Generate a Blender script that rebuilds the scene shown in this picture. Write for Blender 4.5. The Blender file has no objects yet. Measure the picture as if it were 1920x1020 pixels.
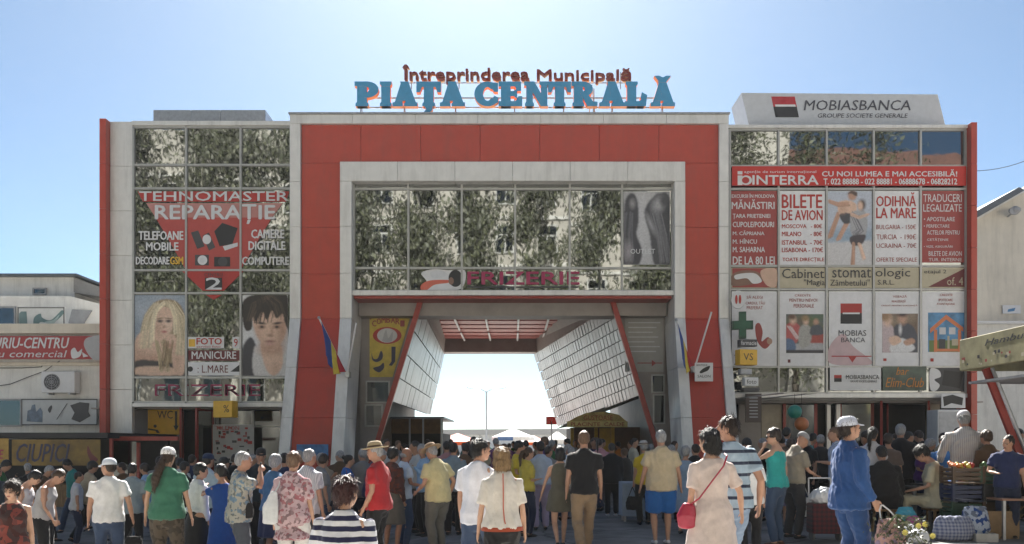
import bpy, bmesh, math, random
import numpy as np
from mathutils import Vector, Matrix

random.seed(7)
RNG = np.random.default_rng(7)
scn = bpy.context.scene
COL = scn.collection
R = math.radians

# ------------------------------------------------------------------ camera
F, HZ, CAMH = 1500.0, 832.0, 1.58          # focal length and horizon in photo pixels, eye height in metres
cam_d = bpy.data.cameras.new('camera'); cam = bpy.data.objects.new('camera', cam_d); COL.objects.link(cam)
cam.location = (0, 0, CAMH); cam.rotation_euler = (R(90), 0, 0)
cam_d.sensor_width = 36.0; cam_d.lens = F / 1920 * 36.0
cam_d.shift_y = (HZ - 510) / 1920
cam_d.clip_end = 5000; cam_d.clip_start = 0.05
scn.camera = cam
scn.render.resolution_x, scn.render.resolution_y = 1024, 544

# ------------------------------------------------------------------ sky, sun, exposure
SUN_EL, SUN_AZ = 44.0, -3.0                 # the sun stands behind the building, a touch to the left
w = bpy.data.worlds.new('World'); scn.world = w; w.use_nodes = True
nt = w.node_tree; bg = nt.nodes['Background']
sky = nt.nodes.new('ShaderNodeTexSky'); sky.sky_type = 'NISHITA'; sky.sun_disc = False
sky.sun_elevation = R(SUN_EL); sky.sun_rotation = R(SUN_AZ)
sky.air_density = 0.6; sky.dust_density = 0.6; sky.ozone_density = 6.0; sky.altitude = 80
tint = nt.nodes.new('ShaderNodeMix'); tint.data_type = 'RGBA'; tint.blend_type = 'MULTIPLY'; tint.inputs[0].default_value = 1.0
tint.inputs[7].default_value = (0.93, 0.98, 0.84, 1)   # the camera's warm white balance, the same over the whole sky
nt.links.new(sky.outputs[0], tint.inputs[6]); nt.links.new(tint.outputs[2], bg.inputs[0]); bg.inputs[1].default_value = 0.05
sun_d = bpy.data.lights.new('sun', 'SUN'); sun = bpy.data.objects.new('sun', sun_d); COL.objects.link(sun)
sun_d.energy = 5.0; sun_d.angle = R(0.6); sun_d.color = (1.0, 0.95, 0.87)
sdir = Vector((math.sin(R(SUN_AZ)) * math.cos(R(SUN_EL)), math.cos(R(SUN_AZ)) * math.cos(R(SUN_EL)), math.sin(R(SUN_EL))))
sun.rotation_euler = sdir.to_track_quat('Z', 'Y').to_euler()
sun.location = (0, 60, 60)
vs = scn.view_settings
vs.view_transform = 'Standard'; vs.look = 'None'; vs.gamma = 1.0; vs.use_curve_mapping = False
vs.exposure = 1.95
scn.cycles.use_denoising = True
scn.cycles.max_bounces = 8; scn.cycles.glossy_bounces = 4; scn.cycles.diffuse_bounces = 4
scn.cycles.transparent_max_bounces = 12
scn.cycles.caustics_reflective = False; scn.cycles.caustics_refractive = False
scn.cycles.sample_clamp_indirect = 6

# ------------------------------------------------------------------ helpers
def PX(px, Y): return (px - 960.0) * Y / F
def PZ(py, Y): return CAMH + (HZ - py) * Y / F
def smooth01(t):
    t = max(0.0, min(1.0, t)); return t * t * (3 - 2 * t)
def ground_z(X, Y):
    return (-0.30 * smooth01((-0.6 - X) / 2.8) + 0.14 * smooth01((X - 3.2) / 2.5)) * smooth01((21.0 - Y) / 6.0)

MATS = {}
def mat(name, col, rough=0.6, metal=0.0, var=0.12, scale=6.0, bump=0.0, bscale=60.0, spec=0.5, stretch=None, col2=None, em=None):
    """a procedural material: base colour broken up by noise, roughness varied with it, fine bump"""
    if name in MATS: return MATS[name]
    m = bpy.data.materials.new(name); m.use_nodes = True; MATS[name] = m
    n, l = m.node_tree.nodes, m.node_tree.links
    b = n['Principled BSDF']
    b.inputs['Roughness'].default_value = rough; b.inputs['Metallic'].default_value = metal
    b.inputs['Specular IOR Level'].default_value = spec
    tc = n.new('ShaderNodeTexCoord'); mp = n.new('ShaderNodeMapping'); l.new(tc.outputs['Object'], mp.inputs[0])
    if stretch: mp.inputs['Scale'].default_value = stretch
    ns = n.new('ShaderNodeTexNoise'); ns.inputs['Scale'].default_value = scale; ns.inputs['Detail'].default_value = 5
    ns.inputs['Roughness'].default_value = 0.62
    l.new(mp.outputs[0], ns.inputs['Vector'])
    rp = n.new('ShaderNodeValToRGB')
    c = np.array(col[:3]); d = np.array(col2[:3]) if col2 else c * (1 - var * 1.6)
    hi = np.clip(c * (1 + var), 0, 1) if not col2 else c
    rp.color_ramp.elements[0].position = 0.3; rp.color_ramp.elements[1].position = 0.72
    rp.color_ramp.elements[0].color = (*d, 1); rp.color_ramp.elements[1].color = (*hi, 1)
    l.new(ns.outputs['Fac'], rp.inputs[0]); l.new(rp.outputs[0], b.inputs['Base Color'])
    if bump:
        n2 = n.new('ShaderNodeTexNoise'); n2.inputs['Scale'].default_value = bscale; n2.inputs['Detail'].default_value = 3
        l.new(mp.outputs[0], n2.inputs['Vector'])
        bp = n.new('ShaderNodeBump'); bp.inputs['Strength'].default_value = bump; bp.inputs['Distance'].default_value = 0.02
        l.new(n2.outputs['Fac'], bp.inputs['Height']); l.new(bp.outputs[0], b.inputs['Normal'])
    if em:
        b.inputs['Emission Color'].default_value = (*em[:3], 1); b.inputs['Emission Strength'].default_value = em[3]
    return m

def grime(m, col=(0.10, 0.09, 0.08), amount=0.5, sx=2.2, sz=0.25):
    """vertical rain streaks and dust over a material"""
    n, l = m.node_tree.nodes, m.node_tree.links
    b = n['Principled BSDF']; src = b.inputs['Base Color'].links[0].from_socket
    tc = n.new('ShaderNodeNewGeometry'); mp = n.new('ShaderNodeMapping'); mp.inputs['Scale'].default_value = (sx, sx, sz)
    l.new(tc.outputs['Position'], mp.inputs[0])
    ns = n.new('ShaderNodeTexNoise'); ns.inputs['Scale'].default_value = 1.6; ns.inputs['Detail'].default_value = 7; ns.inputs['Roughness'].default_value = 0.7
    l.new(mp.outputs[0], ns.inputs['Vector'])
    mr = n.new('ShaderNodeMapRange'); mr.inputs[1].default_value = 0.48; mr.inputs[2].default_value = 0.8; mr.inputs[4].default_value = amount
    l.new(ns.outputs['Fac'], mr.inputs[0])
    mx = n.new('ShaderNodeMix'); mx.data_type = 'RGBA'; mx.inputs[7].default_value = (*col, 1)
    l.new(mr.outputs[0], mx.inputs[0]); l.new(src, mx.inputs[6]); l.new(mx.outputs[2], b.inputs['Base Color'])
    return m

def mesh_obj(name, V, Fc, m=None, parent=None, smooth=False, mats=None, mi=None):
    me = bpy.data.meshes.new(name); me.from_pydata([tuple(v) for v in V], [], [tuple(f) for f in Fc])
    if mats:
        for q in mats: me.materials.append(q)
        if mi is not None: me.polygons.foreach_set('material_index', np.array(mi, dtype=np.int32))
    elif m: me.materials.append(m)
    if smooth: me.polygons.foreach_set('use_smooth', np.ones(len(me.polygons), dtype=bool))
    me.update()
    o = bpy.data.objects.new(name, me); COL.objects.link(o)
    if parent: o.parent = parent
    return o

def tag(o, label, cat, group=None):
    o['label'] = label; o['category'] = cat
    if group: o['group'] = group
    return o
def empty(name, loc=(0, 0, 0), rz=0.0):
    o = bpy.data.objects.new(name, None); COL.objects.link(o); o.location = loc; o.rotation_euler = (0, 0, rz)
    o.empty_display_size = 0.1
    return o
def thing(name, label, cat, loc=(0, 0, 0), rz=0.0, group=None): return tag(empty(name, loc, rz), label, cat, group)
def structure(o): o['kind'] = 'structure'; return o

BOXF = [(0, 3, 2, 1), (4, 5, 6, 7), (0, 1, 5, 4), (1, 2, 6, 5), (2, 3, 7, 6), (3, 0, 4, 7)]
def boxv(x0, x1, y0, y1, z0, z1):
    return [(x0, y0, z0), (x1, y0, z0), (x1, y1, z0), (x0, y1, z0), (x0, y0, z1), (x1, y0, z1), (x1, y1, z1), (x0, y1, z1)]
def bev(V, Fc, w, seg=2):
    bm = bmesh.new(); vs_ = [bm.verts.new(v) for v in V]
    for f in Fc: bm.faces.new([vs_[i] for i in f])
    bmesh.ops.recalc_face_normals(bm, faces=bm.faces)
    bmesh.ops.bevel(bm, geom=list(bm.edges), offset=w, segments=seg, affect='EDGES', profile=0.5)
    bm.verts.index_update()
    V2 = [tuple(v.co) for v in bm.verts]; F2 = [[v.index for v in f.verts] for f in bm.faces]; bm.free()
    return V2, F2
def box(name, x0, x1, y0, y1, z0, z1, m, parent=None, bevel=0.0):
    V, Fc = boxv(x0, x1, y0, y1, z0, z1), BOXF
    if bevel: V, Fc = bev(V, Fc, bevel)
    return mesh_obj(name, V, Fc, m, parent)
class MB:
    """collects shapes into one mesh"""
    def __init__(s): s.V, s.F, s.M = [], [], []
    def add(s, V, Fc, mi=0):
        o = len(s.V); s.V += [tuple(v) for v in V]; s.F += [tuple(i + o for i in f) for f in Fc]; s.M += [mi] * len(Fc); return s
    def box(s, x0, x1, y0, y1, z0, z1, mi=0): return s.add(boxv(x0, x1, y0, y1, z0, z1), BOXF, mi)
    def beam(s, p, q, wa, wb=None, mi=0, seg=4):
        wb = wb or wa; p, q = Vector(p), Vector(q); t = (q - p).normalized()
        up = Vector((0, 0, 1)) if abs(t.z) < 0.95 else Vector((0, 1, 0))
        a = t.cross(up).normalized(); b = a.cross(t)
        V = []
        for c in (p, q):
            for i in range(seg):
                an = 2 * math.pi * (i + .5) / seg; k = 1.0 if seg > 4 else math.sqrt(2)
                V.append(c + a * math.cos(an) * wa / 2 * k + b * math.sin(an) * wb / 2 * k)
        Fc = [(i, (i + 1) % seg, seg + (i + 1) % seg, seg + i) for i in range(seg)] + [tuple(range(seg))[::-1], tuple(range(seg, 2 * seg))]
        return s.add(V, Fc, mi)
    def path(s, pts, r, mi=0, seg=6):
        for a, b in zip(pts[:-1], pts[1:]): s.beam(a, b, r * 2, r * 2, mi, seg)
        return s
    def lathe(s, prof, c=(0, 0, 0), seg=16, mi=0, sx=1.0, sy=1.0):
        V = []
        for r, z in prof:
            for i in range(seg):
                an = 2 * math.pi * i / seg; V.append((c[0] + r * math.cos(an) * sx, c[1] + r * math.sin(an) * sy, c[2] + z))
        Fc = []
        for k in range(len(prof) - 1):
            for i in range(seg):
                j = (i + 1) % seg; Fc.append((k * seg + i, k * seg + j, (k + 1) * seg + j, (k + 1) * seg + i))
        Fc.append(tuple(range(seg))[::-1]); Fc.append(tuple(range((len(prof) - 1) * seg, len(prof) * seg)))
        return s.add(V, Fc, mi)
    def prism(s, poly, y0, y1, mi=0):
        """polygon in x,z extruded from y0 (front) to y1"""
        n = len(poly); V = [(x, y0, z) for x, z in poly] + [(x, y1, z) for x, z in poly]
        Fc = [tuple(range(n)), tuple(range(n, 2 * n))[::-1]] + [(i, i + n, (i + 1) % n + n, (i + 1) % n) for i in range(n)]
        return s.add(V, Fc, mi)
    def build(s, name, m=None, parent=None, smooth=False, mats=None):
        return mesh_obj(name, s.V, s.F, m, parent, smooth, mats, s.M if mats else None)

def catmull(pts, n=6):
    out = []; N = len(pts)
    for i in range(N):
        p0, p1, p2, p3 = (np.array(pts[(i + k) % N], float) for k in (-1, 0, 1, 2))
        for j in range(n):
            t = j / n
            out.append(tuple(0.5 * (2 * p1 + (p2 - p0) * t + (2 * p0 - 5 * p1 + 4 * p2 - p3) * t * t + (3 * p1 - p0 - 3 * p2 + p3) * t ** 3)))
    return out
def ell(cx, cy, rx, ry, n=24, rot=0.0, a0=0.0, a1=360.0):
    out = []
    full = abs(a1 - a0) >= 359.9
    for i in range(n if full else n + 1):
        a = R(a0 + (a1 - a0) * i / n); x, y = rx * math.cos(a), ry * math.sin(a)
        out.append((cx + x * math.cos(rot) - y * math.sin(rot), cy + x * math.sin(rot) + y * math.cos(rot)))
    return out

TEXTS = []
def text(s, x0, x1, z0, z1, y, m, parent, depth=0.004, name='lettering', bold=0.0, shear=0.0, keep=False, M=None):
    """queue a word; it is fitted to the box when all text is converted at the end"""
    cu = bpy.data.curves.new(name, 'FONT'); cu.body = s; cu.size = 1.0; cu.resolution_u = 2
    cu.offset = min(bold, 0.0) if not any(q in s for q in 'MNmn') else 0.0; cu.shear = shear; cu.extrude = 0.5; cu.fill_mode = 'BOTH'
    o = bpy.data.objects.new(name, cu); COL.objects.link(o)
    TEXTS.append((o, cu, x0, x1, z0, z1, y, m, parent, depth, name, keep, M, max(bold, 0.0)))
def finish_texts():
    dg = bpy.context.evaluated_depsgraph_get(); dg.update()
    res = []
    for T in TEXTS:
        res.append(bpy.data.meshes.new_from_object(T[0].evaluated_get(dg)))
    for T, me in zip(TEXTS, res):
        o, cu, x0, x1, z0, z1, y, m, parent, depth, name, keep, M, bold = T
        n = len(me.vertices)
        if n == 0: bpy.data.objects.remove(o); continue
        co = np.empty(n * 3); me.vertices.foreach_get('co', co); co = co.reshape(-1, 3)
        mn, mx = co.min(0), co.max(0); sx = (x1 - x0) / max(mx[0] - mn[0], 1e-6); sz = (z1 - z0) / max(mx[1] - mn[1], 1e-6)
        if keep: sx = sz
        out = np.empty_like(co)
        out[:, 0] = x0 + (co[:, 0] - mn[0]) * sx; out[:, 2] = z0 + (co[:, 1] - mn[1]) * sz
        out[:, 1] = y + np.where(co[:, 2] > 0, 0.0, depth)
        if bold:                                  # heavier strokes: shifted copies a hair apart in depth
            fc = [tuple(p.vertices) for p in me.polygons]; b_ = bold * .8; V4, F4 = [], []
            for q_, (dx, dz_) in enumerate(((-b_, 0), (b_, 0), (0, -b_ * .7), (0, b_ * .7))):
                c_ = out.copy(); c_[:, 0] += dx * sz * .9; c_[:, 2] += dz_ * sz; c_[:, 1] += .0004 * q_; F4 += [tuple(i_ + n * q_ for i_ in f_) for f_ in fc]; V4.append(c_)
            out = np.concatenate(V4); me2 = bpy.data.meshes.new(name); me2.from_pydata(out.tolist(), [], F4); bpy.data.meshes.remove(me); me = me2
        if M is not None:
            out = np.array([tuple(M @ Vector(p)) for p in out])
        me.vertices.foreach_set('co', out.ravel()); me.update()
        me.materials.clear(); me.materials.append(m)
        bpy.data.objects.remove(o)
        q = bpy.data.objects.new(name, me); me.name = name; COL.objects.link(q); q.parent = parent

class Art:
    """a flat print made of layered shapes, given in photo pixels on the plane y = Y"""
    def __init__(s, Y, parent, step=0.0015): s.Y, s.parent, s.k, s.step, s.mb, s.mats = Y, parent, 0, step, MB(), []
    def mi(s, m):
        if m not in s.mats: s.mats.append(m)
        return s.mats.index(m)
    def poly(s, pts, m, layer=None):
        s.k += 1; y = s.Y - s.step * s.k
        P = [(PX(a, s.Y), PZ(b, s.Y)) for a, b in pts]
        A = sum(P[i][0] * P[(i + 1) % len(P)][1] - P[(i + 1) % len(P)][0] * P[i][1] for i in range(len(P)))
        if A < 0: P = P[::-1]
        s.mb.add([(x, y, z) for x, z in P], [tuple(range(len(P)))], s.mi(m)); return s
    def rect(s, a, b, c, d, m): return s.poly([(a, b), (c, b), (c, d), (a, d)], m)
    def blob(s, pts, m, n=6): return s.poly(catmull(pts, n), m)
    def ell(s, cx, cy, rx, ry, m, rot=0.0): return s.poly(ell(cx, cy, rx, ry, 24, rot), m)
    def text(s, st, a, b, c, d, m, **kw):
        y = s.Y - s.step * (s.k + 6)
        text(st, PX(a, s.Y), PX(c, s.Y), PZ(d, s.Y), PZ(b, s.Y), y, m, s.parent, depth=0.003, **kw); return s
    def done(s, name='artwork'):
        if s.mb.F: s.mb.build(name, None, s.parent, mats=s.mats)

class Raster:
    """a printed photograph: soft shapes blended on a grid of coloured points, given in photo pixels"""
    def __init__(s, a, b, c, d, bg_, res=1.0, seed=1):
        s.box = (a, b, c, d); s.nx, s.ny = int((c - a) * res) + 1, int((d - b) * res) + 1
        x, y = np.meshgrid(np.linspace(a, c, s.nx), np.linspace(b, d, s.ny)); s.x, s.y = x, y
        s.im = np.ones((s.ny, s.nx, 3)) * np.array(bg_); s.rg = np.random.default_rng(seed)
    def blend(s, w_, col): w_ = np.clip(w_, 0, 1)[..., None]; s.im = s.im * (1 - w_) + np.array(col) * w_; return s
    def ell(s, cx, cy, rx, ry, col, soft=.25, rot=0.0, op=1.0):
        u, v = s.x - cx, s.y - cy; c_, n_ = math.cos(rot), math.sin(rot); r = np.sqrt(((u * c_ + v * n_) / rx) ** 2 + ((-u * n_ + v * c_) / ry) ** 2)
        return s.blend(np.clip((1 + soft - r) / (2 * soft), 0, 1) * op, col)
    def poly(s, pts, col, blur=1, op=1.0, smooth=True):
        P = catmull(pts, 5) if smooth else pts; ins = np.zeros(s.x.shape, bool)
        for (x0, y0), (x1, y1) in zip(P, P[1:] + P[:1]):
            if y0 == y1: continue
            ins ^= ((y0 > s.y) != (y1 > s.y)) & (s.x < (x1 - x0) * (s.y - y0) / (y1 - y0) + x0)
        m = ins.astype(float)
        for _ in range(blur):
            for ax in (0, 1): m = (np.roll(m, 1, ax) + 2 * m + np.roll(m, -1, ax)) / 4
        return s.blend(m * op, col)
    def strands(s, pts, col, n, spread, w_=.8, op=.7):
        P = np.array(pts, float)
        for k in range(n):
            o = s.rg.uniform(-spread, spread); q = P + np.array([o, s.rg.uniform(-3, 3)]) + s.rg.normal(0, 1.2, P.shape); d = np.full(s.x.shape, 1e9)
            for a, b in zip(q[:-1], q[1:]):
                ab = b - a; t = np.clip(((s.x - a[0]) * ab[0] + (s.y - a[1]) * ab[1]) / (ab @ ab + 1e-6), 0, 1); d = np.minimum(d, np.hypot(s.x - a[0] - t * ab[0], s.y - a[1] - t * ab[1]))
            s.blend(np.clip(1.3 - d / w_, 0, 1) * op, np.array(col) * s.rg.uniform(.7, 1.25))
        return s
    def grain(s, amp=.08):
        f = s.rg.normal(0, 1, (s.ny, s.nx, 1)); f = (f + np.roll(f, 1, 0) + np.roll(f, 1, 1)) / 2; s.im = np.clip(s.im * (1 + amp * f), 0, 1); return s
    def build(s, Y, parent, m=None):
        V = [(PX(a, Y), Y, PZ(b, Y)) for a, b in zip(s.x.ravel(), s.y.ravel())]; nx = s.nx
        Fc = [(j * nx + i, (j + 1) * nx + i, (j + 1) * nx + i + 1, j * nx + i + 1) for j in range(s.ny - 1) for i in range(nx - 1)]
        if 'printed_photo' not in MATS:
            mm = mat('printed_photo', (.5, .5, .5), .4); at_ = mm.node_tree.nodes.new('ShaderNodeVertexColor'); at_.layer_name = 'print'; mm.node_tree.links.new(at_.outputs[0], mm.node_tree.nodes['Principled BSDF'].inputs['Base Color'])
        o = mesh_obj('photo', V, Fc, MATS['printed_photo'], parent); at_ = o.data.color_attributes.new('print', 'FLOAT_COLOR', 'POINT')
        at_.data.foreach_set('color', np.concatenate([s.im.reshape(-1, 3), np.ones((s.nx * s.ny, 1))], 1).astype(np.float32).ravel()); return o

# ------------------------------------------------------------------ materials of the place
M_ASPH = mat('asphalt', (0.20, 0.195, 0.19), 0.85, var=0.35, scale=1.1, bump=0.5, bscale=90)
M_SILV = grime(mat('silver_cladding', (0.70, 0.69, 0.67), 0.42, 0.25, 0.05, 3, bump=0.35, bscale=1.3), amount=0.34)
M_TRIM = mat('aluminium_mullion', (0.42, 0.42, 0.41), 0.4, 0.35, 0.06, 8)
M_RED = grime(mat('red_cladding', (0.42, 0.046, 0.026), 0.36, 0.0, 0.07, 2.5, bump=0.35, bscale=1.3), col=(0.2, 0.06, 0.045), amount=0.45)
M_REDP = mat('red_paint', (0.30, 0.035, 0.025), 0.45, 0.0, 0.15, 7)
M_DARK = mat('dark_interior', (0.03, 0.028, 0.026), 0.8)  # near-black colour stands in for the shade of unlit interiors
M_CORE = mat('concrete_core', (0.30, 0.29, 0.28), 0.8, var=0.15, scale=2)
M_SOFF = mat('grey_soffit', (0.30, 0.27, 0.25), 0.6, var=0.1, scale=2)
M_WHITE = mat('white_vinyl', (0.66, 0.66, 0.67), 0.4, var=0.04, scale=4)
M_BLACK = mat('black_print', (0.012, 0.012, 0.014), 0.5)
M_YEL = mat('yellow_sign', (0.72, 0.42, 0.035), 0.5, var=0.08)
M_STEEL = mat('galvanised_steel', (0.40, 0.41, 0.43), 0.35, 0.7, 0.12, 9)
M_GREYP = mat('grey_paint', (0.33, 0.33, 0.34), 0.5)
M_WOOD = mat('raw_wood', (0.26, 0.16, 0.08), 0.7, var=0.3, scale=4, stretch=(8, 8, 1), bump=0.2)
def glass_mat(name, tint, rough=0.02, wav=0.03):
    m = bpy.data.materials.new(name); m.use_nodes = True; n, l = m.node_tree.nodes, m.node_tree.links
    b = n['Principled BSDF']; b.inputs['Metallic'].default_value = 1.0; b.inputs['Roughness'].default_value = rough
    b.inputs['Base Color'].default_value = (*tint, 1)
    g = n.new('ShaderNodeNewGeometry'); ns = n.new('ShaderNodeTexNoise'); ns.inputs['Scale'].default_value = 1.3; ns.inputs['Detail'].default_value = 2
    l.new(g.outputs['Position'], ns.inputs['Vector'])
    bp = n.new('ShaderNodeBump'); bp.inputs['Strength'].default_value = wav; bp.inputs['Distance'].default_value = 0.05
    l.new(ns.outputs['Fac'], bp.inputs['Height']); l.new(bp.outputs[0], b.inputs['Normal'])
    return m
M_GLASS = glass_mat('mirror_coated_glass', (0.215, 0.225, 0.22))
M_GLASS2 = glass_mat('dark_shop_glass', (0.10, 0.105, 0.105), 0.05, 0.05)
# ------------------------------------------------------------------ ground
def build_ground():
    xs = np.unique(np.concatenate([np.linspace(-9, 9, 37), np.array([-1500, -400, -120, -50, -25, -14, 14, 25, 50, 120, 400, 1500])]))
    ys = np.unique(np.concatenate([np.linspace(2, 26, 49), np.array([-400, -120, -60, -30, -10, 30, 40, 60, 120, 400, 1800])]))
    V = [(x, y, ground_z(x, y)) for y in ys for x in xs]; nx = len(xs)
    Fc = [(j * nx + i, j * nx + i + 1, (j + 1) * nx + i + 1, (j + 1) * nx + i) for j in range(len(ys) - 1) for i in range(nx - 1)]
    o = structure(mesh_obj('ground', V, Fc, M_ASPH, smooth=True))
    n, l = M_ASPH.node_tree.nodes, M_ASPH.node_tree.links; b = n['Principled BSDF']; src = b.inputs['Base Color'].links[0].from_socket
    g = n.new('ShaderNodeNewGeometry'); v = n.new('ShaderNodeTexVoronoi'); v.feature = 'DISTANCE_TO_EDGE'; v.inputs['Scale'].default_value = 0.35
    nn = n.new('ShaderNodeTexNoise'); nn.inputs['Scale'].default_value = 0.8; nn.inputs['Detail'].default_value = 6
    add = n.new('ShaderNodeVectorMath'); add.operation = 'ADD'
    l.new(g.outputs['Position'], nn.inputs['Vector']); l.new(g.outputs['Position'], add.inputs[0]); l.new(nn.outputs['Color'], add.inputs[1]); l.new(add.outputs[0], v.inputs['Vector'])
    mr = n.new('ShaderNodeMapRange'); mr.inputs[2].default_value = 0.012; mr.inputs[3].default_value = 0.8; mr.inputs[4].default_value = 0.0
    l.new(v.outputs['Distance'], mr.inputs[0])
    mx = n.new('ShaderNodeMix'); mx.data_type = 'RGBA'; mx.inputs[7].default_value = (0.025, 0.024, 0.024, 1)
    l.new(mr.outputs[0], mx.inputs[0]); l.new(src, mx.inputs[6]); l.new(mx.outputs[2], b.inputs['Base Color'])
build_ground()
M_BOUNCE = mat('bounce_concrete', (0.44, 0.42, 0.385), 0.85, var=0.12, scale=0.6, bump=0.3, bscale=50)
def sheet(name, x0, x1, y0, y1, m, dz, nx=60, ny=14):
    xs = np.linspace(x0, x1, nx); ys = np.linspace(y0, y1, ny)
    V = [(x, y, ground_z(x, y) + dz) for y in ys for x in xs]
    return structure(mesh_obj(name, V, [(j * nx + i, j * nx + i + 1, (j + 1) * nx + i + 1, (j + 1) * nx + i) for j in range(ny - 1) for i in range(nx - 1)], m, smooth=True))
sheet('bounce_paving', -60, 60, -16.9, 10.2, M_BOUNCE, .006, 240, 60)  # unseen pale paving added to bounce sunlight onto the facade
structure(box('bounce_yard', -60, 60, 39.5, 105, -0.5, 0.006, M_BOUNCE))  # pale ground added to bounce sunlight up into the passage

# ------------------------------------------------------------------ the market building
YP, YW, YC, YB = 23.2, 23.6, 23.36, 38.4      # portal face, wing glass, centre glass, rear of the passage
BLD = thing('market_building', 'market hall with red and silver portal, mirrored glass wings and a passage through it', 'building', (0, 30, 0))
BLD.location = (0, 0, 0)
def yk(z):                                    # the portal legs kick forward towards the street below 5.2 m
    return YP - max(0.0, (5.2 - z)) / 5.2 * 1.5

WL0, WL1 = PX(193, YW), PX(549, YW)
WR0, WR1 = PX(1361, YW), PX(1824, YW)
ZTL, ZTR = PZ(229, YW), PZ(236, YW)
ZS = PZ(757, YW)                              # top of the ground floor
box('wall_core', WL0 + .02, WL1, YW + .12, 37.0, ZS - .1, ZTL - .02, M_CORE, BLD)
box('wall_core', WR0, WR1 - .02, YW + .12, 37.0, ZS + .1, ZTR - .02, M_CORE, BLD)
box('wall_core', WL0 + .04, -5.0, 25.4, 36.9, 0.0, ZS - .12, M_CORE, BLD)
box('wall_core', 5.0, WR1 - .04, 25.4, 36.9, 0.0, ZS + .08, M_CORE, BLD)
box('wall_core', WL1 + .004, WR0 - .004, YC + .2, YB, 6.6, PZ(222, YP) - .3, M_CORE, BLD)
box('wall_core', WL1 + .004, -4.66, 24.72, YB - .02, 0.0, 6.596, M_SOFF, BLD)
box('wall_core', 4.70, WR0 - .004, 24.72, YB - .02, 0.0, 6.596, M_SOFF, BLD)

def slab(name, x0, x1, z0, z1, d, t, m, bev_=0.0):   # a piece of the portal that follows the kick
    V = [(x0, yk(z0) - d, z0), (x1, yk(z0) - d, z0), (x1, yk(z0) - d + t, z0), (x0, yk(z0) - d + t, z0),
         (x0, yk(z1) - d, z1), (x1, yk(z1) - d, z1), (x1, yk(z1) - d + t, z1), (x0, yk(z1) - d + t, z1)]
    Fc = BOXF
    if bev_: V, Fc = bev(V, Fc, bev_, 1)
    return mesh_obj(name, V, Fc, m, BLD)
XO0, XO1 = PX(545, YP), PX(1365, YP)          # outside of the portal
XR0, XR1 = PX(565, YP), PX(1347, YP)          # red band outside
XI0, XI1 = PX(639, YP), PX(1283, YP)          # inner silver band
XG0, XG1 = PX(661, YP), PX(1263, YP)          # opening
ZO, ZR, ZI, ZG = PZ(217, YP), PZ(234, YP), PZ(306, YP), PZ(326, YP)
zl = [0.0, 1.15, 2.3, 3.75, 5.2, 6.5, 7.85, 9.15]
for side in (0, 1):
    xo = (XO0, XR0) if side == 0 else (XR1, XO1)
    xr = (XR0, XI0) if side == 0 else (XI1, XR1)
    xi = (XI0, XG0) if side == 0 else (XG1, XI1)
    for a, b in zip(zl[:-1], zl[1:]):
        g = 0.0025
        slab('silver_panel', xo[0], xo[1] - .004, a + g, b - g, 0.10, 1.0, M_SILV, 0.008)
        slab('silver_panel', xi[0] + .002, xi[1], a + g, b - g, 0.14, 1.55, M_SILV, 0.008)
        if b < 9: slab('red_panel', xr[0] + .004, xr[1] - .004, a + g, b - g, 0.0, 0.5, M_RED, 0.006)
    slab('silver_panel', xo[0], xo[1] - .004, 9.154, ZR - .004, 0.10, 1.0, M_SILV, 0.008)
    slab('red_panel', xr[0] + .004, xr[1] - .004, 7.854, ZI + .002, 0.0, 0.5, M_RED, 0.006)
xs = np.linspace(XR0, XR1, 8)
for a, b in zip(xs[:-1], xs[1:]): slab('red_panel', a + .004, b - .004, ZI + .008, ZR - .004, 0.0, 0.5, M_RED, 0.006)
xs = np.linspace(XO0, XO1, 8)
for a, b in zip(xs[:-1], xs[1:]): slab('silver_panel', a + .003, b - .003, ZR, ZO, 0.10, 1.0, M_SILV, 0.008)
xs = np.linspace(XI0, XI1, 7)
for a, b in zip(xs[:-1], xs[1:]): slab('silver_panel', a + .003, b - .003, 9.156, ZI, 0.14, 1.55, M_SILV, 0.008)
box('parapet_flashing', XO0 - .03, XO1 + .03, YP - .14, YP + 1.0, ZO + .004, ZO + .05, M_STEEL, BLD)

def curtain(name, xs, zs, Y, parent, skip=(), mull=0.055, matg=None, depth=0.06):
    cw = empty(name); cw.parent = parent
    for i, (a, b) in enumerate(zip(xs[:-1], xs[1:])):
        for j, (c, d) in enumerate(zip(zs[:-1], zs[1:])):
            if (i, j) in skip: continue
            cx, cz = (a + b) / 2, (c + d) / 2
            o = box('pane', a - cx + .01, b - cx - .01, 0, 0.02, c - cz + .01, d - cz - .01, matg or M_GLASS, cw)
            o.location = (cx, Y, cz); o.rotation_euler = (R(random.uniform(-.22, .22)), 0, R(random.uniform(-.28, .28)))
    for x in xs: box('mullion', x - mull / 2, x + mull / 2, Y - depth, Y + .1, zs[-1], zs[0], M_TRIM, cw)
    for j, z in enumerate(zs):
        for a, b in zip(xs[:-1], xs[1:]):
            box('transom', a + mull / 2 + .001, b - mull / 2 - .001, Y - depth + .006, Y + .1, z - mull / 2, z + mull / 2, M_TRIM, cw)
    return cw
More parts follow.
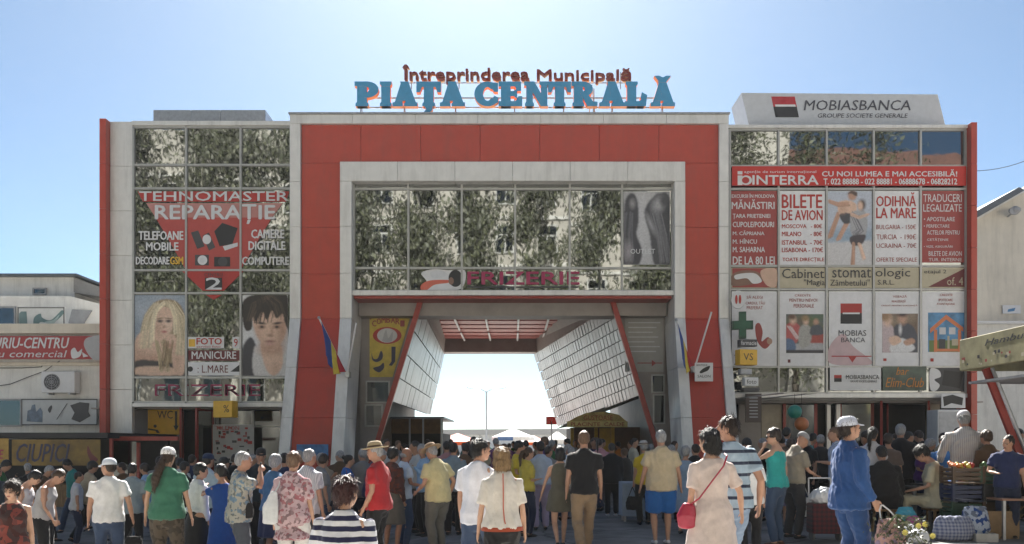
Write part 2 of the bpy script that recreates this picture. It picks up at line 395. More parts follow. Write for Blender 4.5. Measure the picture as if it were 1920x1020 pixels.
# left wing
xsL = [PX(p, YW) for p in (251, 350, 452, 546)]
zsL = [PZ(p, YW) for p in (239, 310, 354, 507, 550, 708, 754)]
curtain('curtain_wall', xsL, zsL, YW, BLD)
zz = np.linspace(1.86, ZTL, 8)
for a, b in zip(zz[:-1], zz[1:]): box('silver_panel', PX(208, YW), PX(249, YW), YW - .05, YW + .12, a + .004, b - .004, M_SILV, BLD, .006)
for a, b in zip(zz[:-1], zz[1:]): box('red_panel', PX(195.5, YW), PX(207.5, YW), YW - .28, YW + .5, a + .004, b - .004, M_RED, BLD, .006)
box('silver_panel', PX(250, YW), XO0 - .02, YW - .1, YW + .12, PZ(237, YW), ZTL, M_SILV, BLD, .006)
box('silver_panel', PX(250, YW), XO0 - .02, YW - .07, YW + .3, PZ(763, YW), PZ(756, YW), M_SILV, BLD, .006)
# right wing
xsR = [PX(p, YW) for p in (1368, 1459, 1549, 1637, 1725, 1809)]
zsR = [PZ(p, YW) for p in (244, 312, 355, 499, 543, 688, 737)]
curtain('curtain_wall', xsR, zsR, YW, BLD)
zz = np.linspace(0.0, ZTR, 10)
for a, b in zip(zz[:-1], zz[1:]): box('red_panel', PX(1811, YW), PX(1822, YW), YW - .28, YW + .5, a + .004, b - .004, M_RED, BLD, .006)
box('silver_panel', XO1 + .02, PX(1812, YW) - .004, YW - .1, YW + .12, PZ(242, YW), ZTR, M_SILV, BLD, .006)
box('silver_panel', XO1 + .02, PX(1812, YW) - .004, YW - .08, YW + .3, PZ(746, YW), PZ(738, YW), M_SILV, BLD, .006)
# centre glazing over the passage
xsC = [PX(p, YC) for p in (664, 766, 866, 966, 1068, 1166, 1260)]
zsC = [PZ(p, YC) for p in (331, 355, 503, 546)]
curtain('curtain_wall', xsC, zsC, YC, BLD)
box('head_panel', XG0, XG1, YC - .12, YC + .14, PZ(331, YC), PZ(322, YC), M_SOFF, BLD)
box('sill_panel', XG0 + .002, XG1 - .002, YC - .22, YC + .14, PZ(556, YC), PZ(547, YC), M_SILV, BLD, .008)

# passage: front beam, rear beam, red slatted ceiling, tubes, struts, plated walls
def zAt(py, Y): return PZ(py, Y)
box('front_beam', -4.6, 4.64, 24.0, 24.72, 5.42, 5.96, M_SOFF, BLD)
box('front_fascia', -4.6, 4.64, YC - .1, 23.99, 5.80, 5.98, M_REDP, BLD)
box('rear_beam', -4.6, 4.64, YB - .9, YB - .03, 5.88, 6.55, M_SOFF, BLD)
M_CEIL = mat('ceiling_red', (0.48, 0.13, 0.11), 0.5, var=0.1)
for k in range(22):
    y = 24.9 + k * 0.575
    box('ceiling_slat', -4.55, 4.6, y, y + .46, 6.46 + (k % 2) * .03, 6.58, M_CEIL, BLD)
for x in (-2.2, -1.0, 0.25, 1.4):
    box('ceiling_tube', x - .04, x + .04, 30.5, 33.6, 6.33, 6.40, M_WHITE, BLD, .015)
    box('ceiling_tube', x - .04, x + .04, 34.4, 37.0, 6.33, 6.40, M_WHITE, BLD, .015)
PLATE = grime(mat('passage_plate', (0.40, 0.41, 0.43), 0.40, 0.85, 0.14, 1.2), col=(0.16, 0.14, 0.12), amount=0.5)
M_JOINT = mat('plate_joint', (0.035, 0.033, 0.032), 0.8)
def plated(ft, fb, rt, rb, nu, nv, flip):
    ft, fb, rt, rb = map(Vector, (ft, fb, rt, rb))
    root = empty('inclined_wall'); root.parent = BLD
    nrm = (rt - ft).cross(fb - ft).normalized()
    if (nrm.x > 0) != flip: nrm = -nrm
    P = lambda u, v: (ft.lerp(rt, u)).lerp(fb.lerp(rb, u), v)
    back = [P(.05, 0), P(1, 0), P(1, 1), P(.05, 1)]
    mesh_obj('backing', [p - nrm * .14 for p in back] + [p - nrm * .26 for p in back], BOXF, M_JOINT, root)
    for j in range(nv):
        for i in range(nu + (j % 2)):
            off = 0.5 * (j % 2)
            u0, u1 = (i - off) / nu, (i + 1 - off) / nu
            u0, u1 = max(u0, 0) + .002, min(u1, 1) - .002
            if u1 - u0 < .004: continue
            v0, v1 = j / nv + .005, (j + 1) / nv - .004
            q = [P(u0, v0), P(u1, v0), P(u1, v1), P(u0, v1)]
            h = [.014, .014, .034, .034]; t = random.uniform(-.008, .008)
            V = [a - nrm * .02 for a in q] + [a + nrm * (hh + .004 + (t if k in (1, 2) else -t)) for k, (a, hh) in enumerate(zip(q, h))]
            mesh_obj('metal_plate', V, BOXF, PLATE, root)
L_ft, L_fb = (PX(786, 24.1), 24.1, zAt(572, 24.1)), (PX(732, 24.1), 24.1, zAt(752, 24.1))
L_rt, L_rb = (PX(833, YB), YB, zAt(664, YB)), (PX(806, YB), YB, zAt(778, YB))
R_ft, R_fb = (PX(1151, 24.1), 24.1, zAt(572, 24.1)), (PX(1203, 24.1), 24.1, zAt(740, 24.1))
R_rt, R_rb = (PX(1001, YB), YB, zAt(664, YB)), (PX(1047, YB), YB, zAt(800, YB))
plated(L_ft, L_fb, L_rt, L_rb, 9, 4, True)
plated(R_ft, R_fb, R_rt, R_rb, 33, 8, False)
def strip(name, a, b, c, d, t, m):
    a, b, c, d = map(Vector, (a, b, c, d)); n = (b - a).cross(d - a).normalized() * t
    mesh_obj(name, [a, b, c, d, a + n, b + n, c + n, d + n], BOXF, m, BLD)
strip('bulkhead', R_ft, R_rt, (R_rt[0] - .05, YB, 6.5), (R_ft[0] - .35, 24.1, 6.5), .05, M_SOFF)
strip('bulkhead', L_ft, L_rt, (L_rt[0] + .05, YB, 6.5), (L_ft[0] + .2, 24.1, 6.5), .05, M_SOFF)
for top, bot in (((PX(790, 23.95), 23.95, zAt(560, 23.95)), (PX(707, 23.95), 23.95, zAt(832, 23.95))), ((PX(1147, 23.95), 23.95, zAt(560, 23.95)), (PX(1230, 23.95), 23.95, zAt(832, 23.95)))):
    d = (Vector(bot) - Vector(top)) * 0.36
    MB().beam(top, Vector(bot) + d * (bot[2] / abs(d.z) if d.z else 1), .15, .15).build('strut', M_REDP, BLD)
# end walls beside the passage, behind the banner and the price board
MB().prism([(-4.655, 0), (-4.62, 0), (-4.1, 1.9), (-2.9, 5.79), (-4.655, 5.79)], 24.55, 24.7).build('end_wall', M_SOFF, BLD)
MB().prism([(4.69, 0), (4.69, 5.79), (3.2, 5.79), (4.45, 1.9), (4.62, 0)], 24.55, 24.7).build('end_wall', M_SOFF, BLD)
def dark_window(x0, x1, z0, z1, y):
    fr = MB(); t = .04
    fr.box(x0, x1, y - .03, y, z0, z0 + t).box(x0, x1, y - .03, y, z1 - t, z1).box(x0, x0 + t, y - .03, y, z0 + t, z1 - t).box(x1 - t, x1, y - .03, y, z0 + t, z1 - t)
    wdw = fr.build('window', M_TRIM, BLD); box('pane', x0 + t + .002, x1 - t - .002, y - .014, y - .004, z0 + t + .002, z1 - t - .002, M_GLASS2, wdw)
for py0, py1, p0, p1 in ((714, 756, 686, 731), (758, 800, 684, 718)): dark_window(PX(p0, 24.54), PX(p1, 24.54), PZ(py1, 24.54), PZ(py0, 24.54), 24.54)
for py0, py1, p0, p1 in ((702, 737, 1221, 1246), (739, 795, 1224, 1247)): dark_window(PX(p0, 24.54), PX(p1, 24.54), PZ(py1, 24.54), PZ(py0, 24.54), 24.54)

# ground floor of the wings: back walls, posts, doors
M_BEIGE = mat('beige_plaster', (0.42, 0.37, 0.29), 0.8, var=0.12, scale=3)
YD = 24.7
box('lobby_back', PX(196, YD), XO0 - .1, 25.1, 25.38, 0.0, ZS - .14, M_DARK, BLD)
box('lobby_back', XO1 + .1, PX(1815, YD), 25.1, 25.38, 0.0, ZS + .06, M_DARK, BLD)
box('lobby_ceiling', PX(196, YD), XO0 - .1, YW + .31, 25.09, ZS - .14, ZS - .1, M_SOFF, BLD)
box('lobby_ceiling', XO1 + .1, PX(1815, YD), YW + .31, 25.09, ZS + .05, ZS + .09, M_SOFF, BLD)
def wall_piece(p0, p1, m, z0=0.0, z1=None, y=YD): box('wall_panel', PX(p0, y), PX(p1, y), y, y + .1, z0, z1 or ZS - .15, m, BLD)
wall_piece(252, 338, M_SOFF); wall_piece(1428, 1466, M_BEIGE, z1=ZS + .04); wall_piece(1738, 1762, M_BEIGE, z1=ZS + .04); wall_piece(1386, 1427, M_SOFF, z1=ZS + .04)
def door(p, py_top, width, ang, y, mleaf, mglass, panel=None):
    """a framed door leaf hinged at photo column p, swung out by ang degrees"""
    h = PZ(py_top, y); d = empty('door', (PX(p, y), y, 0.02)); d.parent = BLD; d.rotation_euler = (0, 0, R(ang))
    t = .09; fr = MB().box(0, width, -.03, .03, 0, t).box(0, width, -.03, .03, h - t, h).box(0, t, -.03, .03, t, h - t).box(width - t, width, -.03, .03, t, h - t).box(t, width - t, -.028, .028, .95, 1.03)
    fr.build('frame', mleaf, d)
    box('pane', t + .002, width - t - .002, -.008, .008, 1.032, h - t - .002, mglass, d); box('pane', t + .002, width - t - .002, -.008, .008, t + .002, .948, mglass, d)
    MB().beam((width - .12, -.06, .9), (width - .12, -.06, 1.25), .03, .03, 0, 8).build('handle', M_STEEL, d)
    if panel: box('notice', t + .05, width - t - .05, -.02, -.01, 1.15, h - t - .1, panel, d)
    return d
door(343, 768, .9, -72, YD - .05, M_REDP, M_GLASS2); door(400, 768, .95, -100, YD - .05, M_REDP, M_GLASS2)
door(1468, 742, 1.05, 0, YD - .05, M_REDP, M_GLASS2); door(1572, 742, 1.0, -20, YD - .05, M_REDP, M_GLASS2)
M_NOTE = mat('ochre_notice', (0.45, 0.25, 0.03), 0.6)
door(1664, 742, 1.0, -125, YD - .05, M_REDP, M_GLASS2, M_NOTE); door(1742, 745, .95, -118, YD - .05, M_REDP, mat('ochre_glass', (0.36, 0.2, 0.04), 0.2), None)
for p in (1548, 1566): box('post', PX(p, YD), PX(p, YD) + .12, YD - .1, YD + .02, 0, ZS + .04, M_SILV, BLD)
# shop window of the left wing with its mullions
curtain('shop_window', [PX(p, YD) for p in (402, 475, 527)], [PZ(764, YD), PZ(800, YD), .35], YD, BLD, matg=M_GLASS2, mull=.05)
box('wall_panel', PX(402, YD), PX(528, YD), YD + .002, YD + .1, 0, .33, M_SILV, BLD)

# ------------------------------------------------------------------ roof boxes
rb = thing('roof_box', 'low sheet metal box on the roof of the left wing', 'roof box')
x = [PX(p, 25) for p in (287, 358, 413, 498)]
for a, b in zip(x[:-1], x[1:]): box('sheet_panel', a + .006, b - .006, 25, 27.5, ZTL - .1, PZ(206, 25), M_STEEL, rb, .01)
rs = thing('roof_billboard', 'slanted grey rooftop billboard of a bank with a red and black square', 'billboard')
Y = 24.2
MB().prism([(PX(1405, Y), PZ(238, Y)), (PX(1773, Y), PZ(238, Y)), (PX(1758, Y), PZ(177, Y)), (PX(1390, Y), PZ(174, Y))], Y, Y + 1.1).build('board', mat('billboard_grey', (0.50, 0.52, 0.55), 0.45, var=0.05), rs)
M_BANKR = mat('bank_red', (0.42, 0.02, 0.03), 0.45); M_BANKT = mat('bank_text_grey', (0.055, 0.055, 0.075), 0.5)
A = Art(Y - .004, rs)
A.poly([(1446, 181), (1490, 181), (1494, 200), (1450, 200)], M_BANKR); A.poly([(1450, 200), (1494, 200), (1498, 220), (1454, 220)], M_BLACK)
A.poly([(1453, 196), (1491, 196), (1492, 200), (1454, 200)], M_WHITE)
A.text('MOBIASBANCA', 1507, 188, 1707, 207, M_BANKT, shear=.15, bold=.005); A.text('GROUPE SOCIETE GENERALE', 1533, 213, 1702, 221, M_BANKT, shear=.15)
A.done()
# ------------------------------------------------------------------ rooftop letters
M_BLUE = mat('letter_blue', (0.05, 0.28, 0.50), 0.45, var=0.06); M_ORNG = mat('letter_orange', (0.95, 0.26, 0.03), 0.5, var=0.08)
M_MAROON = mat('letter_maroon', (0.19, 0.02, 0.014), 0.5); M_CREAM = mat('letter_cream', (0.85, 0.55, 0.25), 0.5)
def arc(cx, cy, ro, ri, a0, a1, n=14, sx=1.0):
    o = [(cx + ro * sx * math.cos(R(a0 + (a1 - a0) * i / n)), cy + ro * math.sin(R(a0 + (a1 - a0) * i / n))) for i in range(n + 1)]
    k = [(cx + ri[0] * math.cos(R(a0 + (a1 - a0) * i / n)), cy + ri[1] * math.sin(R(a0 + (a1 - a0) * i / n))) for i in range(n + 1)]
    return o + k[::-1]
def rect2(x0, x1, y0, y1): return [(x0, y0), (x1, y0), (x1, y1), (x0, y1)]
def ser(x0, x1, y, up=1, k=.05): return [(x0 - .05, y), (x1 + .05, y), (x1 + .05, y + .05 * up), (x1, y + .12 * up), (x0, y + .12 * up), (x0 - .05, y + .05 * up)]
def g_A():
    return .82, [[(.0, 0), (.30, 0), (.30, .07), (.27, .1), (.5, .86), (.42, 1.0), (.32, 1.0), (.08, .1), (0, .07)], [(.46, .07), (.85, .07), (.85, 0), (.44, 0), (.44, .05)],
                 [(.30, 1.0), (.52, 1.0), (.80, .09), (.50, .09)], [(.2, .24), (.56, .24), (.54, .36), (.23, .36)]]
GLYPH = {
    'P': (.74, [rect2(.08, .33, 0, 1), ser(.08, .33, 0), [(.0, 1), (.4, 1), (.4, .9), (0, .9)], arc(.36, .69, .31, (.12, .17), -90, 90, sx=1.15), [(.33, .38), (.37, .38), (.37, .52), (.33, .52)], [(.33, .86), (.37, .86), (.37, 1.0), (.33, 1.0)]]),
    'I': (.42, [rect2(.08, .33, 0, 1), ser(.08, .33, 0), ser(.08, .33, 1, -1)]),
    'A': g_A(),
    'T': (.74, [rect2(.25, .50, 0, .95), ser(.25, .50, 0), [(.0, 1), (.75, 1), (.75, .86), (0, .86)], [(0, .87), (.12, .87), (.05, .62), (0, .62)], [(.75, .87), (.63, .87), (.70, .62), (.75, .62)]]),
    'C': (.78, [arc(.44, .5, .5, (.2, .36), 48, 318, 22, sx=.86), [(.66, .95), (.77, .95), (.77, .64), (.70, .64), (.60, .82)], [(.70, .35), (.79, .30), (.76, .14), (.62, .10), (.62, .2)]]),
    'E': (.72, [rect2(.08, .33, 0, 1), [(0, 1), (.68, 1), (.68, .68), (.62, .68), (.54, .88), (0, .88)], [(0, 0), (.72, 0), (.72, .34), (.65, .34), (.56, .12), (0, .12)], [(.33, .44), (.50, .44), (.56, .36), (.56, .66), (.50, .57), (.33, .57)]]),
    'N': (.86, [rect2(.08, .24, 0, .95), ser(.08, .24, 0), [(0, 1), (.32, 1), (.80, .0), (.62, 0), (.16, .92), (0, .92)], rect2(.64, .80, .05, 1), ser(.64, .80, 1, -1)]),
    'R': (.86, [rect2(.08, .33, 0, 1), ser(.08, .33, 0), [(.0, 1), (.4, 1), (.4, .9), (0, .9)], arc(.36, .71, .29, (.12, .16), -90, 90, sx=1.15), [(.34, .48), (.52, .46), (.72, .1), (.86, .1), (.86, 0), (.56, 0)]]),
    'L': (.70, [rect2(.08, .33, 0, 1), ser(.08, .33, 1, -1), [(0, 0), (.62, 0), (.62, .12), (0, .12)], [(.46, .0), (.68, .0), (.72, .42), (.60, .50), (.56, .34), (.60, .26), (.5, .12)]]),
}
def grow(P, e):
    n = len(P); out = []
    for i in range(n):
        a, b, c = Vector(P[i - 1]), Vector(P[i]), Vector(P[(i + 1) % n]); d1, d2 = (b - a), (c - b)
        if d1.length < 1e-6 or d2.length < 1e-6: out.append(tuple(b)); continue
        n1, n2 = Vector((d1.y, -d1.x)).normalized(), Vector((d2.y, -d2.x)).normalized(); m = n1 + n2
        if m.length < .3: out.append(tuple(b)); continue
        m.normalize(); k = min(2.0, 1 / max(.4, m.dot(n1))); out.append((b.x + m.x * e * k, b.y + m.y * e * k))
    return out
def roof_letter(ch, x, z, h, w, Y, root, tail=None):
    gw, polys = GLYPH[ch]
    polys = list(polys)
    if tail == 'comma': polys.append([(.28, -.06), (.47, -.06), (.46, -.2), (.34, -.36), (.26, -.32), (.34, -.18)])
    if tail == 'breve': polys.append([(.18, 1.26), (.27, 1.26), (.42, 1.17), (.57, 1.26), (.66, 1.26), (.52, 1.06), (.32, 1.06)])
    b = MB()
    for i, p in enumerate(polys):
        P = [(x + a / gw * w, z + c * h) for a, c in p]
        A_ = sum(P[k][0] * P[(k + 1) % len(P)][1] - P[(k + 1) % len(P)][0] * P[k][1] for k in range(len(P)))
        if A_ < 0: P = P[::-1]
        P = grow(P, .035)
        o = len(b.F); b.prism(P, Y - .002 * i, Y + .17 + .002 * i, 1)
        b.M[o] = 0
    return b.build('letter', None, root, mats=[M_BLUE, M_ORNG])
YS = 23.5
s1 = thing('rooftop_letters', 'large blue letters with orange edges spelling the market name on the roof', 'sign')
zb, hh = PZ(197, YS), (197 - 155) * YS / F
cols = [('P', 667, 709), ('I', 713, 734), ('A', 738, 779), ('T', 783, 824, 'comma'), ('A', 827, 868), ('C', 891, 932), ('E', 937, 977), ('N', 985, 1027), ('T', 1030, 1068), ('R', 1074, 1118), ('A', 1126, 1168), ('L', 1174, 1210), ('A', 1222, 1262, 'breve')]
for c in cols: roof_letter(c[0], PX(c[1], YS), zb, hh, PX(c[2], YS) - PX(c[1], YS), YS, s1, c[3] if len(c) > 3 else None)
fr = MB()
for py in (178, 196): fr.beam((PX(668, YS), YS + .22, PZ(py, YS)), (PX(1262, YS), YS + .22, PZ(py, YS)), .035)
for p in (674, 756, 853, 965, 1058, 1115, 1150, 1245): fr.beam((PX(p, YS), YS + .22, ZO + .05), (PX(p, YS), YS + .22, PZ(160, YS)), .03); fr.beam((PX(p, YS), YS + .9, ZO + .05), (PX(p, YS), YS + .24, PZ(185, YS)), .025)
for p in (1106, 1120): fr.beam((PX(p, YS), YS + .4, ZO + .05), (PX(1112, YS), YS + .4, PZ(148, YS)), .03)
fr.build('support_frame', M_STEEL, s1)
s2 = thing('rooftop_lettering', 'small maroon lettering on rails above the large blue roof letters', 'sign')
text('Întreprinderea', PX(755, YS), PX(992, YS), PZ(156, YS), PZ(121, YS), YS, M_MAROON, s2, depth=.10, name='word', bold=.025)
text('Municipală', PX(1007, YS), PX(1183, YS), PZ(155, YS), PZ(128, YS), YS, M_MAROON, s2, depth=.10, name='word', bold=.025)
text('Întreprinderea', PX(756, YS), PX(993, YS), PZ(157.2, YS), PZ(122.2, YS), YS + .101, M_CREAM, s2, depth=.03, name='back_edge', bold=.03)
text('Municipală', PX(1008, YS), PX(1184, YS), PZ(156.2, YS), PZ(129.2, YS), YS + .101, M_CREAM, s2, depth=.03, name='back_edge', bold=.03)
fr = MB(); fr.beam((PX(757, YS), YS + .16, PZ(151, YS)), (PX(1182, YS), YS + .16, PZ(151, YS)), .025)
for p in (770, 860, 965, 1060, 1165): fr.beam((PX(p, YS), YS + .19, PZ(162, YS)), (PX(p, YS), YS + .19, PZ(130, YS)), .025)
fr.build('rail', M_STEEL, s2)

# ------------------------------------------------------------------ prints and signs on the glass
YA = YW - .014
C = lambda n, c, **k: mat(n, c, k.pop('rough', .5), var=k.pop('var', .06), **k)
P_RED, P_RED2 = C('print_red', (.40, .028, .022)), C('print_dull_red', (.32, .05, .045))
P_SKIN, P_SKINS, P_SKIND = C('print_skin', (.60, .40, .30)), C('print_skin_shade', (.42, .25, .18)), C('print_skin_dark', (.22, .12, .085))
P_BLOND, P_BLONDD, P_BLONDL = C('print_blond', (.52, .42, .27), var=.35, scale=9, stretch=(5, 1, 1)), C('print_blond_dark', (.22, .16, .09)), C('print_blond_light', (.70, .62, .48))
P_GREY, P_SILV, P_MAG = C('print_grey', (.42, .43, .46)), C('print_silver', (.60, .61, .63)), C('print_magenta', (.33, .02, .085))
P_BLUEG, P_HAIR, P_HAIR2 = C('print_blue_grey', (.22, .28, .37), var=.5, scale=3), C('print_dark_hair', (.018, .013, .010)), C('print_brown_hair', (.05, .032, .022))
P_CREAM, P_MAR, P_DKG = C('print_cream', (.48, .43, .31)), C('print_maroon', (.13, .015, .018)), C('print_dark_grey', (.05, .05, .055))
P_PAPER = C('print_paper', (.72, .72, .74))

t = thing('window_print', 'red inverted triangle repair print with silver lettering across the left wing glass', 'sign')
A = Art(YA, t)
A.poly([(258, 359), (542, 359), (536, 378), (268, 378)], P_RED); A.poly([(274, 381), (530, 381), (510, 408), (292, 408)], C('print_rose', (.46, .20, .18)))
A.poly([(292, 408), (510, 408), (452, 505), (348, 505)], C('print_mid_red', (.42, .06, .05))); A.poly([(340, 507), (458, 507), (420, 545), (380, 545)], P_RED); A.poly([(386, 553), (416, 553), (401, 562)], P_RED)
A.poly([(358, 436), (372, 432), (384, 462), (370, 467)], P_DKG); A.poly([(380, 442), (392, 436), (404, 464), (392, 470)], P_DKG); A.ell(388, 449, 8, 9, P_WHITE if False else M_WHITE)
A.poly([(402, 434), (417, 418), (446, 428), (436, 458), (412, 462)], M_BLACK); A.poly([(418, 462), (446, 455), (446, 462), (422, 470)], P_SILV)
A.rect(366, 478, 392, 498, P_DKG); A.ell(380, 488, 9, 9, M_WHITE); A.ell(380, 488, 5, 5, P_SILV); A.rect(402, 482, 432, 500, M_BLACK); A.ell(418, 491, 9, 9, P_DKG)
A.text('TEHNOMASTER', 262, 359.5, 541, 377, P_SILV, bold=.02); A.text('REPARAȚIE', 292, 384, 516, 420, P_SILV, bold=.035)
for s_, a, b, c, d in (('TELEFOANE', 261, 434, 344, 450), ('MOBILE', 275, 455, 335, 470), ('DECODARE', 256, 482, 318, 496), ('CAMERE', 472, 431, 533, 447), ('DIGITALE', 467, 453, 535, 469), ('COMPUTERE', 455, 482, 542, 497)):
    A.text(s_, a, b, c, d, M_WHITE, bold=.035)
A.text('GSM', 320, 482, 344, 496, M_YEL, bold=.03); A.rect(385, 521, 417, 543, M_BLACK); A.text('2', 387, 521, 416, 543, P_SILV, bold=.02); A.text('CENTRU', 384, 512, 418, 519, P_DKG)
A.done()

def poster(name, label, a, b, c, d, bg_, Y=YA, cat='poster', frame=None):
    t = thing(name, label, cat); box('sheet', PX(a, Y), PX(c, Y), Y - .002, Y + .008, PZ(d, Y), PZ(b, Y), bg_, t)
    A = Art(Y - .003, t)
    if frame:
        for q in ((a, b, c, b + 2), (a, d - 2, c, d), (a, b, a + 2, d), (c - 2, b, c, d)): A.rect(*q, frame)
    return A
# blonde woman poster
def photo_poster(label, a, b, c_, d, Y, name='hair_poster'):
    t = thing(name, label, 'poster'); box('sheet', PX(a, Y), PX(c_, Y), Y - .002, Y + .008, PZ(d, Y), PZ(b, Y), P_PAPER, t); return t
SKN, SKS, SKD = (.66, .45, .34), (.46, .27, .19), (.20, .10, .07)
t = photo_poster('salon poster of a blonde woman resting on her arms', 252.5, 553, 348, 705, YA)
g = Raster(252.5, 553, 348, 705, (.26, .31, .38), .9, 3)
for k in range(9): g.ell(g.rg.uniform(255, 345), g.rg.uniform(555, 620), 22, 9, (.42, .46, .52), .8, .2, .5)
g.poly([(262, 640), (268, 600), (284, 572), (306, 561), (332, 566), (346, 590), (347, 640), (346, 700), (300, 704), (262, 690)], (.30, .22, .13), 2)
g.poly([(253, 640), (266, 622), (292, 618), (306, 640), (308, 668), (285, 682), (253, 684)], SKN, 2); g.ell(262, 670, 16, 14, SKS, .7, 0, .7); g.ell(290, 672, 14, 9, SKS, .7, 0, .8)
g.poly([(252, 678), (290, 676), (348, 688), (348, 706), (252, 706)], (.05, .04, .04), 2); g.poly([(253, 690), (290, 686), (325, 690), (342, 697), (322, 704), (253, 702)], SKN, 2); g.poly([(324, 640), (338, 632), (346, 650), (345, 700), (328, 698), (322, 665)], SKN, 2); g.ell(332, 672, 5, 22, SKS, .8, 0, .5)
g.strands([(300, 568), (284, 592), (276, 620), (272, 652)], (.62, .52, .36), 26, 12, 1.0); g.strands([(318, 566), (336, 590), (342, 625), (340, 665)], (.60, .50, .34), 30, 10, 1.0); g.strands([(300, 640), (306, 665), (310, 695)], (.46, .36, .22), 22, 10, 1.0)
g.poly([(290, 590), (300, 577), (316, 577), (325, 592), (323, 614), (314, 632), (304, 636), (295, 624), (290, 608)], SKN, 2); g.ell(296, 616, 7, 14, SKS, .8, 0, .5); g.ell(316, 608, 8, 12, (.74, .56, .45), .8, 0, .6)
g.ell(300, 602, 5, 2.6, (.07, .05, .05), .6); g.ell(316, 602, 5, 2.6, (.07, .05, .05), .6); g.ell(300, 597, 6, 1.2, (.24, .16, .1), .6, -.15); g.ell(316, 597, 6, 1.2, (.24, .16, .1), .6, .1); g.ell(308, 613, 2.6, 2, SKS, .8); g.ell(308, 622, 5, 2.2, (.48, .17, .16), .5)
g.poly([(310, 634), (322, 626), (330, 634), (326, 650), (314, 652)], SKN, 2); g.ell(318, 648, 8, 4, SKS, .8); g.strands([(306, 568), (292, 584), (287, 606), (284, 640)], (.74, .64, .46), 16, 4, .9); g.strands([(320, 572), (328, 596), (328, 625)], (.72, .62, .44), 14, 4, .9); g.strands([(316, 640), (312, 670), (306, 690)], (.22, .15, .08), 10, 8, 1.0)
g.grain(.10); g.build(YA - .005, t)
# dark haired man poster
t = photo_poster('salon poster of a dark haired man looking out from the left wing', 454.5, 553, 540, 705, YA)
g = Raster(454.5, 553, 540, 705, (.62, .62, .63), .9, 5)
g.poly([(454, 655), (470, 632), (482, 655), (488, 706), (454, 706)], (.035, .035, .045), 2); g.poly([(478, 648), (500, 672), (530, 650), (534, 706), (478, 706)], (.58, .56, .55), 2); g.poly([(488, 645), (502, 636), (526, 646), (530, 684), (514, 704), (498, 690)], SKN, 2); g.ell(508, 656, 20, 10, SKS, .7, 0, .9); g.ell(516, 690, 6, 10, SKS, .8, 0, .5)
g.poly([(472, 590), (482, 572), (505, 566), (530, 574), (538, 600), (534, 630), (522, 650), (510, 658), (496, 650), (480, 626)], SKN, 2); g.ell(530, 618, 9, 30, SKS, .8, .12, .9); g.ell(484, 624, 6, 20, SKS, .9, -.3, .5); g.ell(508, 648, 16, 9, SKS, .8, 0, .7); g.ell(505, 584, 26, 8, SKS, .8, 0, .6)
g.poly([(456, 606), (454, 572), (464, 557), (490, 551), (524, 551), (541, 560), (541, 616), (534, 604), (530, 588), (518, 597), (510, 582), (500, 600), (492, 584), (480, 602), (474, 594), (472, 616), (462, 620)], (.022, .016, .013), 1)
g.strands([(500, 556), (480, 568), (468, 600)], (.10, .07, .05), 16, 10, .8, .5); g.strands([(500, 556), (516, 570), (524, 594)], (.10, .07, .05), 16, 12, .8, .5); g.strands([(496, 560), (496, 585), (492, 604)], (.03, .02, .016), 18, 16, .9, .8)
g.ell(490, 606, 8, 2.2, (.03, .02, .02), .6, .1); g.ell(520, 606, 8, 2.2, (.03, .02, .02), .6, -.12); g.ell(491, 613, 6, 3.2, SKD, .7); g.ell(519, 613, 6, 3.2, SKD, .7); g.ell(491, 613, 2.6, 2, (.02, .02, .02), .5); g.ell(519, 613, 2.6, 2, (.02, .02, .02), .5); g.ell(510, 620, 3, 10, SKS, .9, 0, .8); g.ell(506, 629, 5, 2.5, SKD, .8, 0, .7); g.ell(506, 640, 9, 2.2, (.30, .14, .12), .6); g.ell(506, 645, 8, 2.2, (.52, .30, .25), .7); g.ell(506, 652, 8, 3, SKS, .9)
g.grain(.08); g.build(YA - .005, t)
t = thing('window_print', 'white and maroon strips of lettering below the triangle, between the two salon posters', 'sign'); A = Art(YA, t)
A.rect(352, 632, 420, 653, M_WHITE); A.rect(436, 632, 449, 653, M_WHITE); A.rect(354, 636, 366, 650, M_YEL); A.rect(353, 657, 449, 676, P_MAR); A.rect(353, 679, 449, 704, P_PAPER); A.ell(357, 692, 5, 5, M_BLACK); A.poly([(432, 697), (449, 684), (449, 697)], M_BLACK)
A.text('FOTO', 369, 634, 416, 646, P_RED, bold=.03); A.text('servicii foto', 369, 648, 414, 652, P_RED); A.text('9', 439, 635, 446, 650, P_RED); A.text('MANICURE', 360, 659, 443, 673, M_WHITE, bold=.02); A.text(': L.MARE', 371, 685, 428, 699, P_MAR)
A.done()
t = thing('window_print', 'magenta outlined hairdresser lettering in the lowest glass row of the left wing', 'sign'); A = Art(YA, t)
A.text('FRIZERIE', 291, 721, 488, 742, P_MAG, bold=.012); A.text('FRIZERIE', 294, 724, 486, 740, P_SILV, bold=-.012); A.done()
